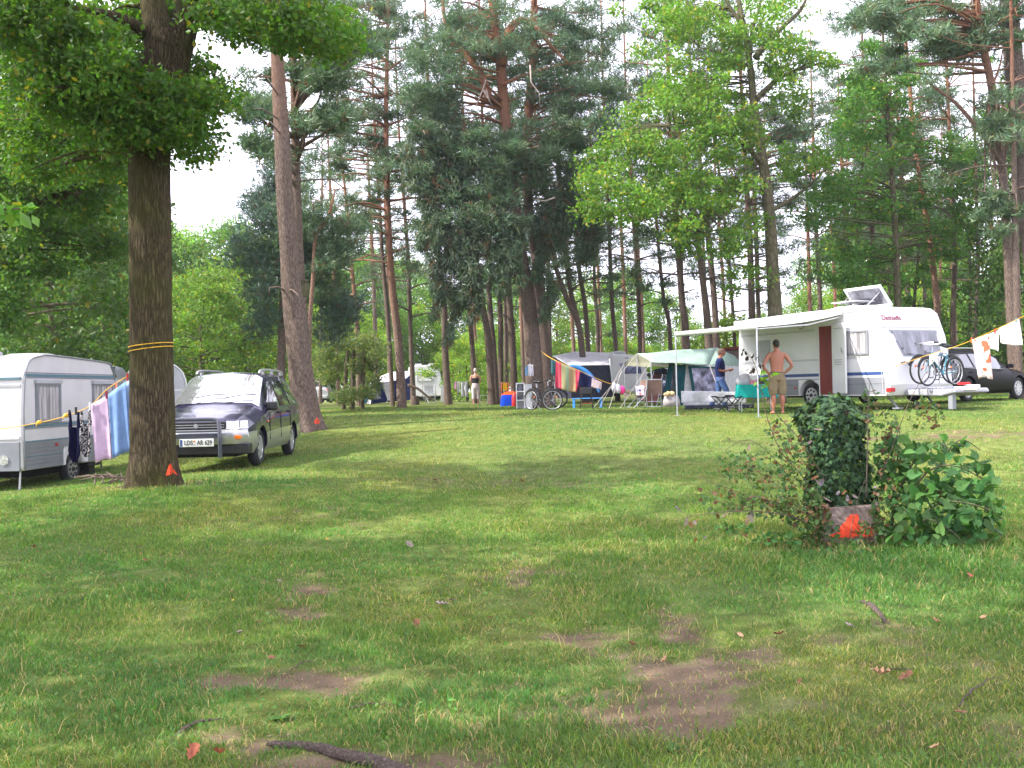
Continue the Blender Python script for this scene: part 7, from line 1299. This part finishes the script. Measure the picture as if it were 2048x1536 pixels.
# concrete slab with orange marking
bk = onG(1697, 9.12); t = thing('concrete_slab', 'weathered concrete slab with an orange paint mark leaning at the foot of the stump', 'slab', (bk.x, bk.y, bk.z - .02), R(-3))
M['concrete'] = mat('weathered_concrete', (.22, .17, .145), .9, c2=(.11, .08, .065), scale=14, bump=.6); b = MB(); b.faces([(-.25, -.04, 0), (.26, -.04, 0), (.27, .06, 0), (-.25, .06, 0), (-.20, .02, .36), (.255, .02, .385), (.26, .12, .385), (-.20, .12, .36)], [(3, 2, 1, 0), (4, 5, 6, 7), (0, 1, 5, 4), (1, 2, 6, 5), (2, 3, 7, 6), (3, 0, 4, 7)]); b.build('slab', M['concrete'], t, bevel=.012)
def sl(x, z): return (x * 1.12, -.046 + z / .37 * .06, z)
b = MB(); rj = random.Random(4); jag = lambda L_: [(a[0] * (1 - t) + c[0] * t + rj.uniform(-.006, .006), a[1] * (1 - t) + c[1] * t + rj.uniform(-.006, .006)) for a, c in zip(L_, L_[1:] + L_[:1]) for t in (0, .33, .66)]; b.faces([sl(*p) for p in jag([(-.18, .115), (-.10, .145), (-.06, .20), (-.02, .25), (.01, .30), (.045, .315), (.06, .305), (.075, .32), (.09, .30), (.085, .265), (.075, .235), (.12, .22), (.165, .195), (.19, .165), (.185, .10), (.1, .112), (0, .105), (-.08, .108)])], [tuple(range(54))]); b.build('paint_mark', M['spray'], t, solid=.003)
# stems and leaves
def stems(t, name, specs, m='deadwood'):
    b = MB()
    for pts, r0, r1 in specs: q_, w_ = smooth_path([P(*p) for p in pts], list(np.linspace(r0, r1, len(pts))), 4); b.tube(q_, w_, 5)
    return b.build(name, M[m], t, smooth=True, world=True)
def leaves_px(t, name, regions, size, tpl, base, matn, seed, brown=.0, down=.3, vary=.5, bcol=(.15, .085, .045)):
    r = np.random.default_rng(seed); P_ = np.array(ell(regions, seed)); n = len(P_); D = r.normal(size=(n, 3)) * .7; D[:, 2] -= down; Nn = r.normal(size=(n, 3)) * .5 + [0, -.35, .8]
    col = np.array(base) * (1 - vary / 2 + vary * r.random((n, 1))) * np.stack([.8 + .4 * r.random(n), np.ones(n), .8 + .4 * r.random(n)], -1); bb = r.random(n) < brown; col[bb] = np.array(bcol) * (.6 + .9 * r.random((bb.sum(), 1)))
    V, Tt, C = templ(P_, D, Nn, size * (.55 + .7 * r.random(n)), *tpl, col); I = np.array(inv(t)); V = V @ I[:3, :3].T + I[:3, 3]; return mesh_np(name, V, Tt, M[matn], t, col=C)
M['leaf_near'] = leafmat('near_leaves', trans=.4, rough=.62, spec=.2, tint=(1.1, 1.25, .55))
kn = thing('broadleaf_shrub', 'leafy shrub with large heart-shaped leaves right of the ivy stump', 'shrub', onG(1860, 9.3))
stems(kn, 'stem', [([(1780, 1080, 9.4), (1800, 980, 9.4), (1850, 900, 9.4), (1930, 890, 9.4)], .012, .004), ([(1790, 1080, 9.3), (1840, 960, 9.2), (1900, 930, 9.1), (1970, 960, 9.1)], .012, .004), ([(1800, 1090, 9.2), (1870, 1010, 9.0), (1950, 1010, 8.9), (2010, 1040, 8.9)], .012, .004), ([(1780, 1080, 9.5), (1790, 950, 9.6), (1800, 880, 9.7), (1790, 830, 9.7)], .011, .003), ([(1800, 1090, 9.1), (1850, 1040, 8.9), (1900, 1060, 8.8), (1930, 1090, 8.8)], .01, .003), ([(1810, 1080, 9.5), (1880, 930, 9.7), (1920, 880, 9.7), (1960, 900, 9.7)], .012, .004)], 'smooth_bark')
leaves_px(kn, 'foliage', [(1850, 945, 75, 60, 9.4, .35, 125), (1930, 965, 70, 50, 9.3, .35, 100), (1900, 1020, 100, 45, 9.1, .3, 138), (1850, 1060, 85, 35, 9.0, .25, 94), (1960, 1050, 50, 40, 9.0, .25, 75), (1790, 960, 40, 60, 9.5, .3, 88), (1800, 900, 40, 40, 9.6, .3, 50), (1890, 890, 60, 14, 9.5, .25, 32), (1850, 1100, 40, 16, 8.8, .1, 12), (1960, 920, 20, 14, 9.3, .2, 10), (1985, 1000, 20, 40, 9.1, .2, 25)], .11, HEART, (.07, .165, .045), 'leaf_near', 5, .02, .25, 1.1)
br = thing('bramble_bush', 'straggly bramble with thin brown stems and small withered leaves left of the ivy stump', 'shrub', onG(1600, 9.4))
stems(br, 'stem', [([(1640, 1065, 9.2), (1590, 1035, 9.0), (1500, 1022, 8.9), (1410, 1028, 8.9), (1350, 1042, 8.9)], .006, .002), ([(1640, 1040, 9.3), (1570, 1010, 9.1), (1480, 985, 9.1), (1400, 955, 9.1)], .006, .002), ([(1660, 1060, 9.3), (1610, 960, 9.2), (1560, 900, 9.1), (1530, 820, 9.1), (1522, 770, 9.1)], .006, .003), ([(1650, 960, 9.2), (1600, 880, 9.1), (1555, 830, 9.1), (1520, 780, 9.1), (1490, 745, 9.1)], .005, .002), ([(1640, 1060, 9.3), (1600, 1000, 9.4), (1560, 930, 9.5), (1500, 880, 9.5), (1450, 900, 9.5)], .005, .002), ([(1650, 1070, 9.2), (1600, 1010, 9.2), (1540, 960, 9.3), (1480, 920, 9.3)], .005, .002), ([(1655, 1060, 9.5), (1630, 960, 9.6), (1590, 900, 9.7), (1570, 860, 9.7)], .005, .002),
 ([(1732, 1000, 9.2), (1735, 900, 9.1), (1736, 820, 9.1), (1740, 765, 9.1)], .006, .002), ([(1760, 960, 9.3), (1790, 880, 9.3), (1820, 800, 9.3), (1855, 740, 9.4)], .005, .002), ([(1522, 770, 9.1), (1512, 735, 9.1), (1500, 712, 9.1), (1482, 698, 9.1)], .0035, .002), ([(1522, 770, 9.1), (1528, 735, 9.1), (1520, 705, 9.1)], .003, .0015), ([(1512, 735, 9.1), (1505, 735, 9.1), (1503, 752, 9.1)], .003, .002), ([(1600, 1040, 9.1), (1540, 1005, 9.0), (1470, 1010, 9.0), (1430, 1000, 9.0)], .004, .0015), ([(1560, 1030, 9.0), (1520, 1000, 9.1), (1500, 960, 9.1)], .003, .001), ([(1700, 1075, 9.0), (1712, 1010, 9.0), (1730, 960, 9.0)], .004, .002), ([(1780, 880, 9.4), (1830, 860, 9.5), (1900, 850, 9.6)], .003, .001)])
leaves_px(br, 'foliage', [(1590, 920, 40, 50, 9.3, .3, 240), (1530, 940, 60, 40, 9.3, .25, 192), (1470, 930, 40, 30, 9.3, .2, 96), (1600, 1010, 50, 45, 9.2, .25, 320), (1530, 1010, 60, 25, 9.1, .2, 176), (1440, 1000, 50, 30, 9.1, .15, 96), (1560, 870, 30, 30, 9.3, .2, 80), (1640, 1060, 40, 25, 9.1, .15, 208), (1650, 1035, 12, 30, 9.0, .05, 64), (1700, 1085, 50, 8, 9.0, .03, 96), (1750, 1030, 8, 30, 9.0, .04, 48), (1760, 850, 40, 30, 9.4, .2, 112), (1740, 800, 16, 30, 9.2, .1, 48), (1850, 830, 40, 30, 9.5, .2, 96), (1770, 920, 30, 50, 9.4, .2, 160), (1780, 1010, 40, 50, 9.2, .2, 208), (1750, 1060, 40, 20, 9.0, .1, 96)], .045, HEART, (.075, .14, .045), 'leaf_near', 6, .28, .2)
leaves_px(br, 'withered_leaf', [(1640, 950, 10, 20, 9.15, .05, 5), (1690, 985, 20, 14, 9.15, .05, 5), (1660, 1015, 14, 14, 9.05, .05, 5), (1480, 1030, 40, 12, 8.9, .05, 8), (1380, 1035, 26, 12, 8.9, .05, 6), (1410, 1080, 20, 20, 8.9, .05, 2), (1620, 870, 16, 30, 9.1, .1, 5), (1545, 838, 8, 8, 9.1, .02, 2), (1755, 990, 14, 20, 9.05, .05, 4), (1775, 1075, 20, 12, 9.0, .05, 5), (1480, 880, 30, 10, 9.3, .1, 3)], .085, OAKL, (.26, .20, .19), 'leaf_near', 7, .4, .5, bcol=(.22, .10, .05))
leaves_px(br, 'sprig', [(1524, 758, 14, 14, 9.1, .03, 10), (1548, 750, 6, 4, 9.1, .02, 2), (1525, 745, 10, 8, 9.1, .02, 4)], .06, HEART, (.13, .24, .03), 'leaf_near', 8, 0, .8)
leaves_px(br, 'dark_leaf', [(1490, 702, 8, 5, 9.1, .02, 5), (1510, 712, 14, 8, 9.1, .02, 9), (1505, 738, 6, 12, 9.1, .02, 6), (1521, 730, 4, 14, 9.1, .02, 5)], .055, OAKL, (.03, .022, .02), 'leaf_near', 9, 0, .9)
# tufts round the stump : long grass and big leaved weeds
wd = thing('weed_patch', 'low weeds and pale seedlings growing in front of the concrete slab', 'weeds', onG(1660, 8.8)); leaves_px(wd, 'foliage', [(1660, 1110, 120, 14, 8.8, .3, 240), (1560, 1080, 50, 16, 9.0, .2, 90), (1470, 1060, 40, 10, 9.1, .2, 50)], .05, HEART, (.07, .17, .04), 'leaf_near', 12, .08, -.4)
# litter: single fallen leaves where the photograph shows them
def leafmesh(seed, curl):
    r_ = random.Random(seed); b = MB(); tv = [(u - .5, v, abs(v) * curl + w_ + (u - .5) ** 2 * curl * .8) for u, v, w_ in OAKL[0]]; b.faces(tv, OAKL[1]); return b
LM = [mat('fallen_leaf_brown', (.20, .085, .04), .8, var=.3, scale=4, trans=.1), mat('fallen_leaf_orange', (.28, .075, .03), .7, var=.2, scale=4, trans=.1), mat('fallen_leaf_grey', (.24, .18, .16), .8, var=.25, scale=4), mat('fallen_leaf_tan', (.45, .26, .14), .8, var=.2, scale=4), mat('fallen_leaf_yellow', (.6, .45, .08), .7, var=.2, scale=4, trans=.2)]
LEAVES = [(605, 1305, 1, .09, 'orange leaf on bare soil left of centre'), (385, 1528, 1, .12, 'orange leaf at the bottom edge above the left root'), (440, 1530, 1, .08, 'small orange leaf at the bottom edge beside a root'), (885, 1217, 2, .13, 'curled grey-brown leaf in the middle foreground'), (905, 1210, 2, .10, 'smaller curled leaf touching the grey-brown one'), (835, 1262, 0, .12, 'brown leaf standing up among low weeds'), (480, 1279, 2, .08, 'small grey leaf in the left foreground'), (518, 1255, 3, .07, 'tan leaf right of the small grey leaf'), (545, 1327, 0, .08, 'brown leaf by the lower soil patch on the left'), (1483, 1355, 0, .05, 'tiny brown leaf on the soil track'), (1760, 1364, 3, .13, 'long tan leaf at the right foreground'), (1812, 1372, 0, .12, 'brown leaf right of the long tan leaf'), (1940, 1160, 1, .12, 'reddish leaf in the long grass at the right'), (1968, 1248, 3, .10, 'pale leaf at the far right foreground'), (1872, 1255, 3, .08, 'small tan leaf below the root at the right'), (1870, 1510, 3, .10, 'pinkish leaf at the lower right corner'), (1480, 1283, 3, .1, 'tan leaf at the upper end of the soil track'), (1560, 1282, 0, .1, 'brown leaf right of the soil track'), (1265, 1302, 0, .07, 'small brown leaf on the left soil track'), (1135, 1237, 3, .06, 'little orange-tan leaf in mid foreground'), (1060, 1240, 0, .05, 'tiny brown leaf in mid foreground'), (820, 1098, 2, .14, 'grey-brown leaf further off in the centre left'), (655, 1088, 4, .07, 'pale yellow leaf lying beyond the left soil patch'), (870, 965, 0, .18, 'brown leaf in the shade far in the centre left'), (1045, 968, 3, .18, 'tan leaf in the shade far in the centre'), (70, 1102, 0, .1, 'reddish brown leaf in the left sunlit grass'), (290, 790 + 340, 3, .1, 'tan leaf left of the first soil patch'), (1700, 1262, 2, .08, 'greyish leaf near the root at the right'), (560, 1172, 2, .06, 'tiny pale leaf on the upper left soil patch'), (466, 1212, 4, .05, 'yellow leaf in the left grass'), (1330, 1335, 3, .07, 'tan leaf on the middle of the soil track'), (980, 1245, 1, .07, 'small orange leaf in the middle foreground'), (1920, 1440, 0, .08, 'brown leaf in the lower right grass'), (1600, 1380, 0, .06, 'brown leaf between soil track and lower right grass')]
meshes = []
for k_ in range(4):
    o = leafmesh(k_, (.15, .5, .9, .3)[k_]).build('fallen_leaf', LM[0], None); me = o.data; bpy.data.objects.remove(o); meshes.append(me)
rl_ = random.Random(8)
for i, (px, py, mi, s, lab) in enumerate(LEAVES):
    p = gp(px, py); o = bpy.data.objects.new('fallen_leaf', meshes[i % 4]); link(o); o.material_slots[0].link = 'OBJECT'; o.material_slots[0].material = LM[mi]; o.location = p + Vector((0, 0, .03)); o.scale = (s * .78,) * 3; o.rotation_euler = (rl_.uniform(-.5, .5), rl_.uniform(-.4, .4), rl_.random() * 6.28); tag(o, lab, 'leaf', 'fallen oak leaves on the grass')
# fine litter: bits of twig and straw nobody could count
r = np.random.default_rng(21); n = 9000; y = (3.4 ** 2 + r.random(n) * (12 ** 2 - 3.4 ** 2)) ** .5; x = (r.random(n) * 2 - 1) * .58 * (y + .6); s_ = soil(x, y); k = r.random(n) < (.10 + .9 * s_); x, y = x[k], y[k]; n = len(x); z = G(x, y) + .004 + .012 * r.random(n)
D = r.normal(size=(n, 3)); D[:, 2] *= .12; col = np.array([.30, .22, .15]) * (.3 + 1.1 * r.random((n, 1))); V, T_, C = leafquads(np.stack([x, y, z], -1), .022, col, 22, up=1.5, asp=.3, dirs=D); tag(mesh_np('litter', V, T_, M['grass'], col=C), 'fine litter of straw, bark crumbs and twig bits on the bare soil', 'litter', kind='stuff')
# roots and sticks
def root(lab, pts, r0, nm='tree_root', cat='root'):
    Q_ = []
    for px, py, dz in pts: q = gp(px, py); q.z += dz; Q_.append(q)
    q_, w_ = smooth_path(Q_, r0, 9); b = MB(); rr_ = random.Random(int(pts[0][0])); b.tube([p + Vector((rr_.uniform(-.006, .006), rr_.uniform(-.006, .006), rr_.uniform(-.004, .004))) for p in q_], [(w * rr_.uniform(.93, 1.07), w * .55) for w in w_], 9); return tag(b.build(nm, M['root'], None, smooth=True), lab, cat)
M['root'] = barkmat('root_bark', (.07, .05, .04), (.19, .145, .12), scale=22, zs=1, bump=.8)
root('grey root surfacing at the bottom centre left', [(520, 1480, -.02), (560, 1497, .004), (620, 1502, .012), (690, 1520, .014), (790, 1545, .01), (900, 1580, -.03)], [.012, .02, .026, .034, .04, .03]); root('thin root curving in the grass at the bottom left', [(336, 1492, -.01), (370, 1470, .012), (410, 1450, .012), (470, 1440, -.01)], [.006, .012, .012, .006]); root('grey root in the grass below the ivy stump', [(1708, 1202, -.015), (1735, 1215, .02), (1758, 1235, .02), (1785, 1258, -.02)], [.01, .024, .02, .01])
for pts, lab in [([(700, 1425, .02), (735, 1420, .02), (780, 1418, .02)], 'thin stick lying between the roots and the centre'), ([(1770, 1352, .02), (1800, 1350, .025), (1830, 1350, .02)], 'dark stick above the long tan leaf'), ([(580, 1352, .02), (605, 1340, .03), (622, 1330, .02)], 'short stick on the lower left soil patch'), ([(1920, 1425, .02), (1945, 1395, .03), (1990, 1370, .04)], 'dry grass stalk leaning at the lower right')]: root(lab, pts, [.004, .006, .003], 'stick', 'stick')
for px, py, lab in [(970, 1105, 'rosette of broad leaves, the farthest one in the centre'), (820, 1275, 'low broad-leaved weed under the upright brown leaf'), (1350, 1502, 'broad-leaved weed at the bottom right of centre'), (560, 1450, 'small weed beside the grey root'), (1250, 1075, 'pale rosette left of the bramble stems'), (1290, 1085, 'second pale rosette nearest the bramble stems')]:
    t = thing('weed', lab, 'weed', gp(px, py), 0, 'broad-leaved weeds in the lawn'); r_ = np.random.default_rng(px); n = 9; a = np.arange(n) * 2.4; D = np.stack([np.cos(a), np.sin(a), .25 + .3 * r_.random(n)], -1); V, T_, C = templ(np.zeros((n, 3)) + [0, 0, .01], D, np.tile([0, 0, 1.0], (n, 1)), .03 + .03 * r_.random(n), *HEART, np.array([.10, .21, .05]) * (.7 + .6 * r_.random((n, 1)))); mesh_np('leaf_rosette', V, T_, M['leaf_near'], t, col=C)
# ---------------------------------------------------------------- one woody mesh per tree
for t in [o for o in bpy.data.objects if o.parent is None and o.type == 'EMPTY']:
    ks = [c for c in kids(t) if c.type == 'MESH' and c.name.split('.')[0] in ('branch', 'limb', 'fork', 'twig')]; tr = [c for c in kids(t) if c.type == 'MESH' and c.name.split('.')[0] in ('trunk',)]
    if len(tr) == 1 and ks:
        key = tr[0].data.name
        if tr[0].data.users > 1:
            if not tr[0].data.get('merged'):
                tr[0].data['merged'] = 1; first = True
            else: first = False
        else: first = True
        if first:
            b = MB(); 
            for o in [tr[0]] + ks: b.faces([v.co for v in o.data.vertices], [tuple(p.vertices) for p in o.data.polygons])
            me = bpy.data.meshes.new('m'); me.from_pydata([tuple(v) for v in b.v], [], b.f); me.polygons.foreach_set('use_smooth', [True] * len(me.polygons)); m_ = tr[0].data.materials[0]; me.materials.append(m_); MERGED = globals().setdefault('MERGED', {}); MERGED[key] = me
        tr[0].data = MERGED[key]
        for o in ks: bpy.data.objects.remove(o)
b = MB(); b.box(-140, 140, -40, 175, -2.5, 34); hz = b.build('veil', M['white'], None); hz.data.materials.clear()  # scattering volume added to pale the distance like a lens veil
hm_ = bpy.data.materials.new('veil_volume'); hm_.use_nodes = True; nt = hm_.node_tree; nt.nodes.remove(nt.nodes['Principled BSDF']); pv = nt.nodes.new('ShaderNodeVolumePrincipled'); pv.inputs['Color'].default_value = (.86, .88, 1, 1); pv.inputs['Density'].default_value = .0004; pv.inputs['Anisotropy'].default_value = .3
nt.links.new(pv.outputs[0], nt.nodes['Material Output'].inputs['Volume']); hz.data.materials.append(hm_); tag(hz, 'faint added haze in the air under the trees', 'veil', kind='stuff')
